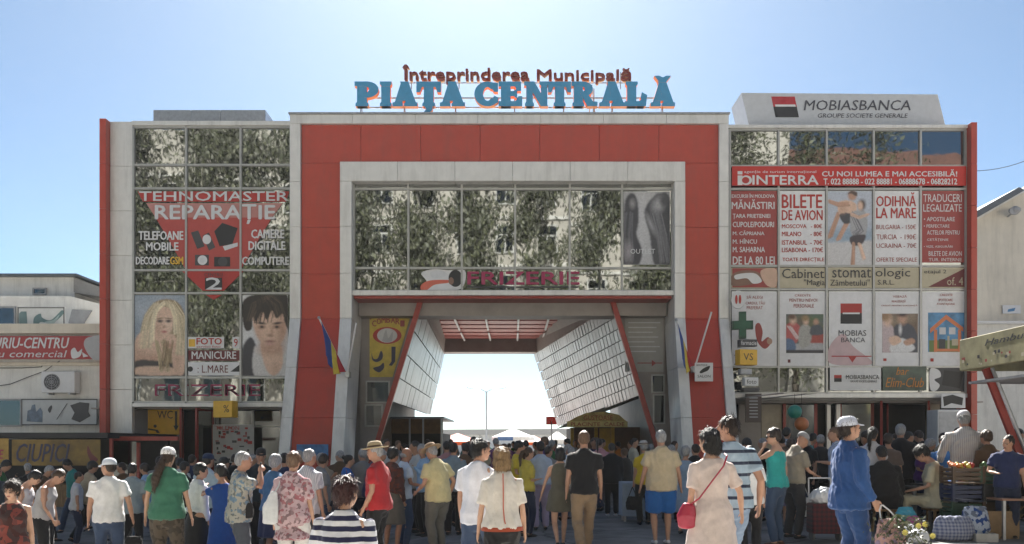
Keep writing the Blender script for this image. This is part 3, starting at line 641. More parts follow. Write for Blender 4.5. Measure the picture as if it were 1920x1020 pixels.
# right wing
t = thing('window_banner', 'long red travel agency banner across the upper right wing', 'banner')
box('sheet', PX(1371, YW), PX(1808, YW), YW - .105, YW - .07, PZ(350, YW), PZ(314, YW), C('banner_red', (.50, .022, .014)), t)
A = Art(YW - .107, t)
A.rect(1383, 321, 1392, 327, M_WHITE); A.rect(1383, 329, 1392, 347, M_WHITE); A.ell(1399, 338, 11, 9, M_WHITE); A.ell(1398, 338, 7, 6, P_RED)
A.text('INTERRA', 1411, 329, 1534, 346, M_WHITE, bold=.03); A.text('agenție de turism internațional', 1395, 320, 1530, 326, M_WHITE); A.text('CU NOI LUMEA E MAI ACCESIBILĂ!', 1541, 318, 1794, 331, M_WHITE, bold=.03); A.text('T. 022 88888 - 022 88881 - 06888678 - 06828212', 1544, 335, 1794, 346, M_WHITE, bold=.03)
A.done()
def lines(A, rows, m, **k):
    for s_, a, b, c, d in rows: A.text(s_, a, b, c, d, m, **k)
A = poster('window_poster', 'dull red poster listing monasteries and excursions left of the plane ticket poster', 1371, 358, 1457, 497, P_RED2)
lines(A, [('EXCURSII ÎN MOLDOVA', 1372, 363, 1452, 371), ('MĂNĂSTIRI', 1372, 374, 1452, 392), ('ȚARA PRIETENIEI', 1374, 401, 1444, 411), ('CUPOLE/PODURI', 1374, 416, 1451, 426), ('M. CĂPRIANA', 1374, 432, 1433, 441), ('M. HÎNCU', 1374, 447, 1419, 457), ('M. SAHARNA', 1374, 463, 1434, 473), ('DE LA 80 LEI', 1374, 481, 1452, 496)], M_WHITE, bold=.02); A.done()
A = poster('window_poster', 'white poster advertising plane tickets in red capitals', 1462, 358, 1547, 497, P_PAPER)
lines(A, [('BILETE', 1466, 365, 1541, 390), ('DE AVION', 1466, 394, 1542, 413), ('MOSCOVA   - 80€', 1466, 420, 1541, 428), ('MILANO      - 80€', 1466, 434, 1541, 443), ('ISTANBUL  - 70€', 1466, 450, 1542, 459), ('LISABONA - 170€', 1466, 464, 1543, 473), ('TOATE DIRECȚIILE', 1467, 483, 1545, 492)], P_RED, bold=.02); A.done()
t = photo_poster('pale blue poster of two people carrying each other on a beach', 1552, 358, 1635, 497, YA, 'window_poster')
g = Raster(1552, 358, 1635, 497, (.46, .50, .58), .9, 8); g.ell(1593, 442, 60, 14, (.27, .36, .46), .6); g.poly([(1540, 456), (1650, 450), (1650, 510), (1540, 510)], (.56, .55, .56), 4, 1, False)
for a_, b_ in (((1572, 402), (1556, 444)), ((1590, 414), (1572, 448))): g.strands([a_, b_], SKS, 7, 3, 2.2, .9)
g.poly([(1572, 380), (1592, 376), (1606, 384), (1604, 402), (1590, 414), (1574, 404)], SKN, 1); g.strands([(1590, 384), (1572, 384), (1556, 378)], SKS, 6, 2, 2, .9); g.poly([(1574, 402), (1594, 400), (1602, 412), (1584, 420)], (.06, .06, .07), 1); g.ell(1598, 367, 8, 9, SKS, .3); g.poly([(1589, 364), (1596, 358), (1607, 361), (1606, 368), (1596, 363)], (.08, .05, .04), 1); g.ell(1580, 392, 6, 8, SKS, .8, 0, .6)
g.poly([(1598, 398), (1622, 396), (1626, 428), (1618, 446), (1598, 442), (1594, 420)], (.36, .36, .38), 1); g.strands([(1600, 400), (1616, 430), (1604, 440)], (.16, .16, .18), 10, 6, .9); g.ell(1616, 384, 7, 10, (.08, .05, .04), .4); g.ell(1613, 386, 5, 8, SKN, .4); g.strands([(1596, 402), (1610, 408), (1626, 402)], SKN, 6, 2, 2, .9); g.poly([(1594, 444), (1622, 440), (1616, 458), (1598, 460)], (.06, .05, .06), 1); g.strands([(1602, 458), (1599, 497)], SKS, 8, 3, 2.2, .9); g.strands([(1612, 458), (1620, 484)], SKN, 6, 3, 2, .8)
g.grain(.07); g.build(YA - .005, t)
A = poster('window_poster', 'white poster advertising seaside rest in red capitals', 1640, 358, 1723, 497, P_PAPER)
lines(A, [('ODIHNĂ', 1643, 361, 1717, 387), ('LA MARE', 1643, 390, 1717, 409)], P_RED, bold=.02); lines(A, [('BULGARIA - 150€', 1643, 421, 1717, 430), ('TURCIA  - 190€', 1643, 439, 1717, 449), ('UCRAINA - 70€', 1643, 456, 1718, 465), ('OFERTE SPECIALE', 1643, 483, 1719, 491)], P_RED2); A.done()
A = poster('window_poster', 'dull red poster for legalised translations in the last glass column', 1728, 358, 1808, 492, P_RED2)
lines(A, [('TRADUCERI', 1731, 364, 1803, 379), ('LEGALIZATE', 1731, 383, 1803, 397), ('• APOSTILARE', 1732, 407, 1790, 415), ('• PERFECTARE', 1732, 421, 1780, 427), ('ACTELOR PENTRU', 1738, 432, 1799, 440), ('CETĂȚENIE', 1738, 446, 1778, 453), ('• VIZE, ASIGURĂRI', 1732, 459, 1786, 465), ('BILETE DE AVION', 1741, 471, 1803, 480), ('TUR. INTERNE', 1741, 484, 1803, 490)], M_WHITE); A.done()
t = thing('window_banner', 'cream dentist banner with a tooth photo and maroon corner below the travel posters', 'banner'); A = Art(YA, t)
for a, c in ((1371, 1457), (1462, 1547), (1552, 1635), (1640, 1723), (1728, 1810)): A.rect(a, 502, c, 540, P_CREAM)
A.rect(1373, 503, 1456, 539, P_RED2); A.blob([(1373, 515), (1395, 507), (1420, 510), (1432, 524), (1415, 532), (1373, 536)], P_SKIND); A.blob([(1378, 516), (1400, 512), (1418, 514), (1428, 528), (1412, 532), (1400, 522), (1380, 524)], M_WHITE); A.blob([(1426, 508), (1455, 505), (1455, 537), (1436, 534)], P_SKIN)
A.poly([(1740, 538), (1809, 503), (1809, 538)], P_MAR)
for s_, a, b, c, d in (('Cabinet', 1466, 504, 1545, 522), ('stomat', 1560, 504, 1633, 521), ('ologic', 1641, 503, 1706, 524), ('"Magia', 1507, 524, 1546, 538), ('Zâmbetului"', 1556, 524, 1630, 536), ('S.R.L.', 1645, 525, 1676, 534), ('etajul 2', 1732, 506, 1774, 515)): A.text(s_, a, b, c, d, P_DKG)
A.text('of. 4', 1775, 520, 1805, 535, P_CREAM); A.done()
# bank posters of the lower row
def bank_poster(label, a, c, rows, bg_=P_PAPER):
    A = poster('bank_poster', label, a, 546, c, 686, bg_); lines(A, rows, P_RED2); return A
A = bank_poster('white bank poster behind the green pharmacy cross with a red figure', 1372, 1457, [('SĂ ALEGI', 1400, 553, 1430, 560), ('CARDUL TĂU', 1398, 564, 1434, 571), ('PREFERAT', 1400, 574, 1430, 580)])
A.blob([(1416, 612), (1424, 606), (1430, 622), (1428, 640), (1440, 632), (1446, 642), (1434, 654), (1420, 640)], P_RED2); A.ell(1443, 640, 5, 6, P_SKINS); A.done()
A = bank_poster('white bank poster with a photo of shoppers beside a red car', 1462, 1550, [('CREDITE', 1490, 552, 1520, 556), ('PENTRU NEVOI', 1480, 560, 1532, 566), ('PERSONALE', 1488, 570, 1526, 577)])
g = Raster(1474, 589, 1544, 662, (.10, .12, .12), 1.1, 13)
for k in range(16): g.ell(g.rg.uniform(1476, 1542), g.rg.uniform(590, 618), 9, 7, (.05 + .12 * g.rg.random(), .08 + .1 * g.rg.random(), .06), .8, 0, .6)
g.poly([(1510, 626), (1544, 620), (1546, 650), (1512, 648)], (.34, .06, .05), 2); g.poly([(1473, 646), (1546, 644), (1546, 658), (1473, 658)], (.40, .40, .42), 2); g.poly([(1473, 612), (1490, 604), (1502, 618), (1494, 642), (1473, 646)], (.46, .10, .10), 2); g.strands([(1478, 612), (1494, 636)], (.62, .5, .5), 6, 6, 1.4); g.ell(1487, 600, 6, 8, SKN, .5); g.ell(1485, 594, 7, 5, (.12, .06, .04), .5); g.poly([(1498, 618), (1510, 608), (1522, 618), (1518, 646), (1500, 650)], (.36, .35, .33), 2); g.ell(1511, 602, 5, 7, SKN, .5); g.ell(1510, 597, 6, 5, (.3, .2, .1), .5); g.ell(1530, 604, 5, 6, SKS, .5); g.poly([(1522, 612), (1538, 610), (1544, 626), (1520, 628)], (.07, .08, .1), 2); g.poly([(1473, 636), (1488, 638), (1492, 656), (1473, 656)], (.10, .16, .28), 2); g.poly([(1473, 656), (1546, 656), (1546, 664), (1473, 664)], (.04, .04, .05), 1, 1, False); g.grain(.1); g.build(A.Y - .004, A.parent)
A.k += 4; A.rect(1477, 674, 1482, 680, P_MAR); A.done()
A = bank_poster('white bank poster with large red and black square and arrow', 1554, 1637, [])
A.rect(1576, 569, 1616, 587, P_RED); A.rect(1576, 587, 1616, 607, M_BLACK); A.rect(1580, 586, 1612, 589, M_WHITE); A.text('MOBIAS', 1572, 619, 1624, 630, M_BANKT); A.text('BANCA', 1577, 633, 1622, 642, M_BANKT)
A.blob([(1555, 650), (1580, 626), (1600, 650), (1636, 680), (1600, 685), (1555, 680)], C('print_pink', (.58, .42, .44))); A.rect(1559, 667, 1634, 669, P_RED); A.poly([(1590, 668), (1606, 668), (1598, 680)], P_RED); A.done()
A = bank_poster('white bank poster with a photo of people signing papers', 1641, 1725, [('VISEAZĂ', 1674, 553, 1700, 558), ('REALIZEAZĂ', 1672, 562, 1698, 567), ('CREDIT PENTRU LOCUINȚĂ', 1652, 571, 1720, 575)])
g = Raster(1654, 588, 1721, 661, (.15, .10, .07), 1.1, 17)
for k in range(8): g.ell(g.rg.uniform(1656, 1720), g.rg.uniform(590, 612), 8, 10, (.26, .20, .14), .8, 0, .5)
g.poly([(1652, 604), (1668, 606), (1680, 626), (1684, 662), (1652, 662)], (.50, .40, .42), 2); g.ell(1664, 600, 8, 11, SKN, .5); g.ell(1660, 594, 9, 8, (.28, .17, .09), .5, 0, .9); g.poly([(1676, 614), (1692, 606), (1712, 612), (1723, 640), (1722, 662), (1690, 660), (1680, 640)], (.05, .055, .08), 2); g.ell(1692, 597, 8, 11, SKS, .5); g.ell(1692, 589, 9, 5, (.05, .03, .03), .5); g.ell(1688, 618, 3, 9, (.6, .6, .62), .6); g.poly([(1672, 644), (1692, 634), (1716, 652), (1694, 664), (1670, 660)], (.66, .66, .68), 2); g.poly([(1666, 634), (1682, 630), (1690, 640), (1674, 648)], SKN, 2); g.poly([(1694, 640), (1710, 634), (1716, 642), (1700, 648)], SKS, 2); g.grain(.1); g.build(A.Y - .004, A.parent)
A.k += 4; A.rect(1656, 672, 1662, 677, P_RED); A.done()
A = bank_poster('white bank poster with a house frame against blue sky', 1729, 1810, [('CREDITE', 1762, 551, 1786, 555), ('IPOTECARE', 1760, 560, 1786, 565), ('AVANTAJOASE', 1756, 568, 1790, 573)])
A.rect(1740, 586, 1808, 660, C('print_bluesky', (.10, .28, .50), var=.3, scale=3)); A.rect(1742, 638, 1806, 660, C('print_lawn', (.14, .20, .06))); P_O = C('print_orange', (.62, .20, .08))
A.poly([(1744, 616), (1774, 590), (1806, 614), (1806, 622), (1774, 599), (1744, 625)], P_O); A.rect(1751, 618, 1757, 660, P_O); A.rect(1796, 618, 1802, 660, P_O); A.rect(1751, 654, 1802, 659, P_O)
for q in ((1761, 614, 1773, 627), (1779, 614, 1791, 627)): A.rect(*q, P_SILV)
A.rect(1776, 630, 1780, 654, P_CREAM); A.rect(1760, 636, 1772, 654, P_DKG); A.rect(1784, 636, 1796, 648, P_CREAM); A.rect(1744, 672, 1750, 678, P_RED); A.done()
A = poster('bank_sign', 'white bank sign above the entrances with small red and black square', 1556, 689, 1652, 732, M_WHITE, Y=YW - .07, cat='sign')
A.rect(1564, 703, 1578, 709, P_RED); A.rect(1564, 709, 1578, 716, M_BLACK); A.text('MOBIASBANCA', 1586, 703, 1648, 711, M_BLACK); A.text('GROUPE SOCIETE GENERALE', 1594, 713, 1644, 717, P_DKG); A.done()
A = poster('bar_sign', 'dark green bar sign with orange script above the entrances', 1655, 687, 1737, 732, C('bar_green', (.09, .12, .09), var=.4, scale=2), Y=YW - .07, cat='sign')
P_OR = C('print_script', (.55, .20, .02)); A.text('bar', 1680, 689, 1704, 703, P_OR, shear=.3); A.text('Elim-Club', 1660, 708, 1732, 726, P_OR, shear=.3); A.done()
A = poster('shop_poster', 'dark poster with white shape at the right end of the row over the doors', 1742, 690, 1808, 734, P_DKG)
A.blob([(1744, 692), (1760, 694), (1764, 706), (1752, 712), (1762, 722), (1754, 733), (1744, 728)], M_WHITE); A.poly([(1770, 694), (1806, 698), (1800, 728), (1766, 722)], M_BLACK); A.done()
# centre
t = photo_poster('grey poster of two dark figures in the centre glazing', 1169, 359, 1256, 496, YC - .014, 'fashion_poster')
g = Raster(1169, 359, 1256, 496, (.40, .40, .42), .8, 11); g.ell(1206, 420, 14, 70, (.50, .50, .52), .9)
g.poly([(1170, 400), (1174, 372), (1184, 362), (1194, 372), (1198, 410), (1194, 440), (1204, 470), (1196, 498), (1168, 498)], (.05, .05, .06), 2); g.ell(1186, 382, 5, 8, (.26, .25, .26), .7); g.strands([(1180, 400), (1176, 440), (1180, 490)], (.13, .13, .15), 14, 8, 1.2); g.ell(1178, 472, 7, 16, (.30, .28, .30), .8)
g.poly([(1208, 398), (1222, 372), (1238, 362), (1256, 376), (1258, 498), (1228, 498), (1218, 440)], (.06, .06, .07), 2); g.ell(1234, 384, 10, 14, (.34, .34, .36), .7, .4); g.ell(1246, 376, 8, 10, (.08, .08, .09), .5); g.strands([(1230, 400), (1240, 440), (1246, 492)], (.17, .17, .19), 18, 10, 1.2); g.ell(1220, 420, 4, 18, (.28, .28, .3), .8, -.4); g.grain(.08); g.build(YC - .019, t)
text('OUTLET', PX(1182, YC), PX(1228, YC), PZ(476, YC), PZ(467, YC), YC - .024, P_SILV, t, depth=.002)
t = thing('led_sign', 'thin green lettering behind the top right pane of the centre glazing', 'sign'); A = Art(YC - .012, t); A.text('SALA DE FORȚĂ', 1170, 338, 1252, 346, C('led_green', (.03, .34, .08))); A.done()
t = thing('window_print', 'magenta hairdresser lettering beside a dark head in the centre glazing', 'sign'); A = Art(YC - .012, t)
A.blob([(790, 512), (812, 505), (845, 507), (872, 508), (866, 540), (830, 545), (792, 544), (800, 528)], M_WHITE); P_CORAL = C('print_coral', (.60, .13, .08)); A.blob([(790, 534), (806, 526), (840, 525), (842, 530), (815, 534), (800, 544), (790, 544)], P_CORAL); A.blob([(808, 510), (826, 507), (838, 514), (826, 521), (810, 520)], P_SILV); A.ell(854, 522, 13, 16, M_BLACK); A.ell(846, 527, 5, 7, P_SKIND)
A.text('FRIZERIE', 877, 510, 1086, 533, P_MAG, bold=.03); A.rect(876, 537, 1084, 539.5, P_DKG); A.done()
# passage banner and price board
t = thing('shoe_banner', 'yellow shoe shop banner with red oval left of the passage', 'banner'); yy = 24.53
MB().prism([(PX(693, yy), PZ(707, yy)), (PX(736, yy), PZ(707, yy)), (PX(771, yy), PZ(588, yy)), (PX(693, yy), PZ(588, yy))], yy - .002, yy + .008).build('sheet', C('banner_yellow', (.62, .47, .07), var=.12), t); A = Art(yy - .003, t)
P_NAVY = C('print_navy', (.03, .03, .07)); A.poly([(693, 588), (771, 588), (770, 596), (762, 590), (705, 590), (694, 600)], P_RED2)
for i, ch in enumerate('COMBARI'):
    x = 698 + i * 8.8; dy = ((i - 3) / 3) ** 2 * 7; A.text(ch, x, 594 + dy, x + 7.5, 605 + dy, P_RED2, bold=.03)
A.ell(726, 629, 27, 16, P_RED); A.ell(726, 629, 19, 13.5, P_SILV); A.blob([(718, 634), (724, 618), (728, 634), (736, 622), (734, 640), (718, 640)], P_GREY)
A.blob([(697, 662), (700, 672), (708, 672), (714, 658), (718, 664), (716, 674), (706, 679), (698, 674)], P_NAVY); A.poly([(734, 650), (742, 650), (741, 678), (735, 686), (729, 685), (734, 678)], P_NAVY); A.blob([(700, 690), (712, 686), (719, 680), (720, 690), (712, 698), (705, 696)], P_NAVY); A.done()
A = poster('price_board', 'pale board of faint rows with red arrow right of the passage', 1172, 588, 1244, 697, C('faded_board', (.38, .37, .35), var=.05), Y=24.53, cat='sign')
for k in range(7): A.rect(1178, 604 + k * 9, 1238 - (k * 7) % 17, 606 + k * 9, P_SILV)
A.rect(1195, 680, 1242, 681.5, P_RED2); A.poly([(1222, 675), (1230, 681), (1222, 687)], P_RED2); A.done()
# ground floor signs, left
def panel_sign(name, label, a, b, c, d, y, m, th=.05, cat='sign'):
    t = thing(name, label, cat); box('panel', PX(a, y), PX(c, y), y, y + th, PZ(d, y), PZ(b, y), m, t, .006); return t, Art(y - .003, t)
t, A = panel_sign('toilet_sign', 'yellow toilet sign with black arrow under the left wing', 277, 767, 336, 815, 24.4, M_YEL)
A.text('WC', 295, 770, 324, 785, M_BLACK); A.rect(328, 771, 332, 800, M_BLACK); A.poly([(325, 798), (335, 798), (330, 808)], M_BLACK); A.poly([(278, 803), (296, 806), (300, 812), (294, 812), (292, 808), (278, 806)], M_BLACK); A.ell(291, 799, 3, 3, M_BLACK); A.done()
MB().box(PX(285, 24.4), PX(287, 24.4), 24.42, 24.45, PZ(768, 24.4), ZS - .1).box(PX(327, 24.4), PX(329, 24.4), 24.42, 24.45, PZ(768, 24.4), ZS - .1).build('bracket', M_STEEL, t)
def box_sign(name, label, a, b, c, d, y, m, depth, rot, letters=None):
    cx, cz = PX((a + c) / 2, y), PZ((b + d) / 2, y); t = thing(name, label, 'sign', (cx, y, cz), R(rot)); wd, hg = (c - a) * y / F, (d - b) * y / F
    V, Fc = bev(boxv(-wd / 2, wd / 2, -depth / 2, depth / 2, -hg / 2, hg / 2), BOXF, .012); mesh_obj('light_box', V, Fc, m, t)
    MB().beam((0, depth / 2, hg * .3), (0, depth / 2 + .5, hg * .3), .03).beam((0, depth / 2, -hg * .3), (0, depth / 2 + .5, -hg * .3), .03).build('bracket', M_STEEL, t)
    for s_, u0, u1, v0, v1, mm in letters or (): text(s_, -wd / 2 + u0 * wd, -wd / 2 + u1 * wd, -hg / 2 + v0 * hg, -hg / 2 + v1 * hg, -depth / 2 - .004, mm, t, depth=.003)
    return t
box_sign('light_box_sign', 'yellow light box sign over the left shop window', 403, 752, 443, 783, 23.0, M_YEL, .3, -14, [('%', .55, .85, .3, .75, M_BLACK)])
A = poster('goods_board', 'white shop board dotted with red and black goods under the left wing', 399, 796, 476, 868, C('board_white', (.50, .50, .50)), Y=24.3, cat='sign')
rr = random.Random(3)
for k in range(46):
    x, y = rr.uniform(404, 466), rr.uniform(800, 862); A.rect(x, y, x + rr.uniform(3, 9), y + rr.uniform(2, 6), rr.choice([P_RED, P_RED, P_DKG, M_BLACK, P_RED2]))
A.text('TELEFON', 406, 799, 450, 806, P_RED); A.done(); A.parent.children[-1]['kind'] = 'stuff'
t, A = panel_sign('street_placard', 'blue placard hung on the foot of the left red leg', 556, 833, 615, 858, yk(1.2) - .22, C('placard_blue', (.05, .16, .36), var=.4, scale=4)); A.done()
# right of the portal: cross, round sign and stacked light boxes
M_GRNC = mat('cross_green', (0.012, 0.055, 0.035), 0.4)
def cross_sign():
    y = 22.9; cx, cz = PX(1392, y), PZ(610, y); t = thing('pharmacy_cross', 'dark green pharmacy cross jutting out beside the right red leg', 'sign', (cx, y, cz), R(-12))
    P = [(-.1, -.38), (.1, -.38), (.1, -.12), (.29, -.12), (.29, .12), (.1, .12), (.1, .38), (-.1, .38), (-.1, .12), (-.29, .12), (-.29, -.12), (-.1, -.12)]
    MB().prism(P, -.09, .09).build('cross', M_GRNC, t); P2 = [(a * .82, b * .86) for a, b in P]; MB().prism(P2, -.104, -.092).build('face', mat('cross_face', (.02, .10, .06), .3), t)
    MB().beam((0, .09, .2), (0, .7, .2), .03).beam((0, .09, -.2), (0, .7, -.2), .03).build('bracket', M_STEEL, t)
cross_sign()
y = 22.9; t = thing('round_sign', 'round white sign with red mark above the pharmacy cross', 'sign', (PX(1384, y), y, PZ(562, y)), R(-15))
b = MB(); b.add(*[(lambda P: ([(x_, -.05, z_) for x_, z_ in P] + [(x_, .05, z_) for x_, z_ in P], [tuple(range(24)), tuple(range(24, 48))[::-1]] + [(i, i + 24, (i + 1) % 24 + 24, (i + 1) % 24) for i in range(24)]))(ell(0, 0, .19, .26))][0]); b.build('disc', M_WHITE, t)
MB().prism(ell(-.05, 0, .035, .13), -.06, -.052).prism(ell(.05, 0, .035, .13), -.06, -.052).build('mark', P_RED, t); MB().beam((0, .05, 0), (0, .7, 0), .03).build('bracket', M_STEEL, t)
box_sign('light_box_sign', 'yellow exchange light box below the pharmacy cross', 1381, 656, 1417, 685, 22.8, M_YEL, .28, 14, [('VS', .2, .75, .3, .75, M_BLACK)])
box_sign('light_box_sign', 'small black and white light box between pharmacy cross and yellow box', 1384, 637, 1418, 650, 22.85, P_DKG, .2, 10, [('farmacie', .05, .95, .2, .8, M_WHITE)])
box_sign('light_box_sign', 'small white light box below the yellow exchange box', 1393, 708, 1420, 724, 22.8, M_WHITE, .2, 8, [('foto', .15, .85, .25, .75, M_BLACK)])
box_sign('light_box_sign', 'thin dark light box over the first right entrance', 1390, 727, 1422, 735, 22.85, P_DKG, .2, 8)
box_sign('light_box_sign', 'thin pale light box under the yellow exchange box', 1386, 692, 1408, 702, 22.85, P_GREY, .2, 8)
t, A = panel_sign('bird_sign', 'small white sign with black bird mark on the right red leg', 1303, 680, 1337, 715, yk(3.3) - .25, M_WHITE, .04)
A.blob([(1312, 697), (1320, 690), (1331, 686), (1328, 694), (1320, 698), (1314, 700)], M_BLACK); A.text('SALON', 1308, 703, 1332, 708, P_DKG); A.text('BOUTIQUE', 1306, 683, 1326, 687, P_DKG); A.done()
t, A = panel_sign('menu_board', 'dark brown menu panel beside the first right entrance', 1398, 738, 1428, 792, 23.4, C('panel_brown', (.07, .05, .045)))
for k in range(7): A.rect(1405, 745 + k * 6, 1421, 747 + k * 6, P_GREY)
A.done()
# flags
def flag(name, label, base, tip, cloth_top, drop, cols, width):
    t = thing(name, label, 'flag'); MB().beam(base, tip, .05, .05, 0, 8).build('pole', M_WHITE, t)
    base, tip = Vector(base), Vector(tip); n = 18; V = []; Fc = []; MI = []; m = 15
    for j in range(n + 1):
        p = base.lerp(tip, cloth_top[0] + (cloth_top[1] - cloth_top[0]) * j / n)
        for i in range(m + 1):
            u = i / m; f = .07 * math.sin(j * 1.1 + u * 2) * u
            V.append((p.x + width * u * .35 + f * .5 + .02, p.y + f, p.z - drop * u * (.35 + .65 * min(1, j / 9))))
    for j in range(n):
        for i in range(m): Fc.append((j * (m + 1) + i, j * (m + 1) + i + 1, (j + 1) * (m + 1) + i + 1, (j + 1) * (m + 1) + i)); MI.append(0 if j > 8 else 1 if j > 3 else 2)
    o = mesh_obj('cloth', V, Fc, None, t, True, cols, MI); s = o.modifiers.new('thickness', 'SOLIDIFY'); s.thickness = .006
    MB().lathe([(.03, -.03), (.045, 0), (.03, .04)], tuple(tip), 8).build('finial', M_STEEL, t)
FB, FY, FR = mat('flag_blue', (.02, .06, .26), .7), mat('flag_yellow', (.66, .50, .06), .7), mat('flag_red', (.42, .02, .03), .7)
yl = yk(3.6) - .2
flag('flag', 'blue yellow and red flag hanging from a pole on the left red leg', (PX(648, yl), yl, PZ(700, yl)), (PX(598, yl - .7), yl - .7, PZ(596, yl - .7)), (.25, .95), .95, [FB, FY, FR], .35)
flag('flag', 'yellow and red flag drooping from a slanted pole at the right leg', (PX(1298, yl), yl, PZ(694, yl)), (PX(1268, yl - .7), yl - .7, PZ(600, yl - .7)), (.35, .95), 1.0, [FB, FY, FR], .35)
for lab, b_, t_ in (('bare white flag pole leaning over the left banner', (652, 700), (668, 606)), ('bare white flag pole leaning across the right red leg', (1302, 690), (1334, 585))):
    t = thing('flag_pole', lab, 'flag pole'); MB().beam((PX(b_[0], yl), yl - .05, PZ(b_[1], yl)), (PX(t_[0], yl - .7), yl - .7, PZ(t_[1], yl - .7)), .05, .05, 0, 8).build('pole', M_WHITE, t)
    MB().box(PX(b_[0], yl) - .06, PX(b_[0], yl) + .06, yl - .1, yl + .2, PZ(b_[1], yl) - .12, PZ(b_[1], yl) + .05).build('bracket', M_STEEL, t)
# ------------------------------------------------------------------ neighbours
M_STUC = grime(mat('white_stucco', (0.74, 0.73, 0.70), 0.85, var=0.07, scale=2, bump=0.15, bscale=40), amount=0.35)
M_CREAMW = grime(mat('cream_render', (0.68, 0.62, 0.52), 0.85, var=0.06, scale=1.5, bump=0.2, bscale=30), amount=0.3)
M_ROOFM = mat('dark_sheet_roof', (0.10, 0.115, 0.13), 0.45, 0.3, 0.15, 4)
M_CABLE = mat('black_cable', (0.02, 0.02, 0.02), 0.6)
lb = thing('shop_building', 'white rendered shop building left of the red edged wing', 'building'); YL = 25.0
xl0, xl1 = PX(-420, YL), PX(196, YL)
box('wall', xl0, xl1, YL, YL + 9, 0, PZ(610, YL), M_STUC, lb)
box('cornice', xl0, xl1 - .01, YL - .25, YL + .3, PZ(627, YL), PZ(609, YL), M_CREAMW, lb)
box('ledge', xl0, xl1 - .01, YL - .12, YL - .001, PZ(686, YL), PZ(680, YL), M_CREAMW, lb)
box('upper_wall', xl0, PX(130, 27), 27, 33, PZ(610, YL) - .02, PZ(555, 27), M_STUC, lb)
box('attic_wall', xl0, PX(140, 28), 28, 33, PZ(556, 27), PZ(520, 28), M_STUC, lb)
box('roof_edge', xl0, PX(146, 27.8), 27.7, 33.2, PZ(520, 28), PZ(516, 28), M_ROOFM, lb)
V = [(PX(130, 27), 27, PZ(555, 27)), (PX(196, 27), 27, PZ(572, 27)), (PX(196, 27), 27, PZ(612, 27)), (PX(130, 27), 27, PZ(612, 27))]
mesh_obj('gable_wall', V + [(a, b + 2, c) for a, b, c in V], BOXF, M_STUC, lb)
V = [(PX(138, 27.9), 27.9, PZ(520, 27.9)), (PX(200, 27.9), 27.9, PZ(543, 27.9)), (PX(200, 27.9), 27.9, PZ(558, 27.9)), (PX(138, 27.9), 27.9, PZ(548, 27.9))]
mesh_obj('gable_roof', V + [(a, b + 3, c) for a, b, c in V], BOXF, M_CORE, lb)
for a, b, c, d, y, mm in ((62, 540, 88, 553, 27.98, M_GLASS2), (-30, 748, 42, 800, 24.99, M_GLASS2), (-40, 605 - 30, 30, 612, 26.98, M_GLASS2)):
    fw = MB(); x0, x1, z0, z1 = PX(a, y), PX(c, y), PZ(d, y), PZ(b, y)
    wf = fw.box(x0, x1, y - .05, y, z0, z0 + .05).box(x0, x1, y - .05, y, z1 - .05, z1).box(x0, x0 + .05, y - .05, y, z0 + .05, z1 - .05).box(x1 - .05, x1, y - .05, y, z0 + .05, z1 - .05).build('window', M_GREYP, lb)
    box('pane', x0 + .052, x1 - .052, y - .02, y - .005, z0 + .052, z1 - .052, mm, wf)
V = [(PX(135, 26.95), 26.95, PZ(580, 26.95)), (PX(172, 26.95), 26.95, PZ(582, 26.95)), (PX(156, 26.95), 26.95, PZ(608, 26.95)), (PX(128, 26.95), 26.95, PZ(606, 26.95))]
mesh_obj('vent_cover', V + [(a, b + .04, c) for a, b, c in V], BOXF, M_GREYP, lb)
t, A = panel_sign('shop_sign', 'long red shop sign with white lettering on the white building', -120, 630, 189, 673, YL - .36, C('sign_red', (.36, .035, .035)), .1)
y_ = YL - .365
A.blob([(160, 636), (172, 631), (188, 631), (188, 672), (172, 672), (158, 650)], C('sign_pale', (.42, .42, .43)))
A.text('MERCURIU-CENTRU', -68, 633, 130, 653, M_WHITE, shear=.25, bold=.02); A.text('centru comercial', -62, 657, 126, 670, M_WHITE, shear=.2); A.blob([(133, 658), (140, 652), (146, 660), (154, 654), (150, 668), (136, 672)], M_WHITE); A.poly([(154, 660), (166, 668), (156, 670)], M_WHITE); A.done()
def billboard(name, label, a, b, c, d, y, shapes):
    t = thing(name, label, 'billboard'); box('panel', PX(a, y), PX(c, y), y, y + .06, PZ(d, y), PZ(b, y), C('board_pale', (.48, .50, .51)), t, .006)
    A = Art(y - .003, t)
    for q in ((a, b, c, b + 2), (a, d - 2, c, d), (a, b, a + 2, d), (c - 2, b, c, d)): A.rect(*q, P_DKG)
    for kind, pts, mm in shapes: (A.blob if kind == 'b' else A.poly)(pts, mm)
    A.done(); return t
P_TEAL, P_PALE = C('print_teal', (.09, .16, .17)), C('print_pale_teal', (.28, .36, .36))
billboard('rooftop_board', 'pale roof board with teal bottle shapes above the red shop sign', 33, 576, 121, 617, 26.0, [('p', [(36, 588), (40, 584), (50, 584), (52, 615), (36, 615)], P_TEAL), ('b', [(64, 596), (76, 588), (80, 596), (96, 600), (116, 582), (118, 590), (98, 606), (76, 604), (72, 615), (64, 615)], P_TEAL), ('b', [(84, 604), (100, 600), (112, 590), (100, 608)], P_PALE)])
P_STL = C('print_steel_blue', (.15, .20, .27), var=.3)
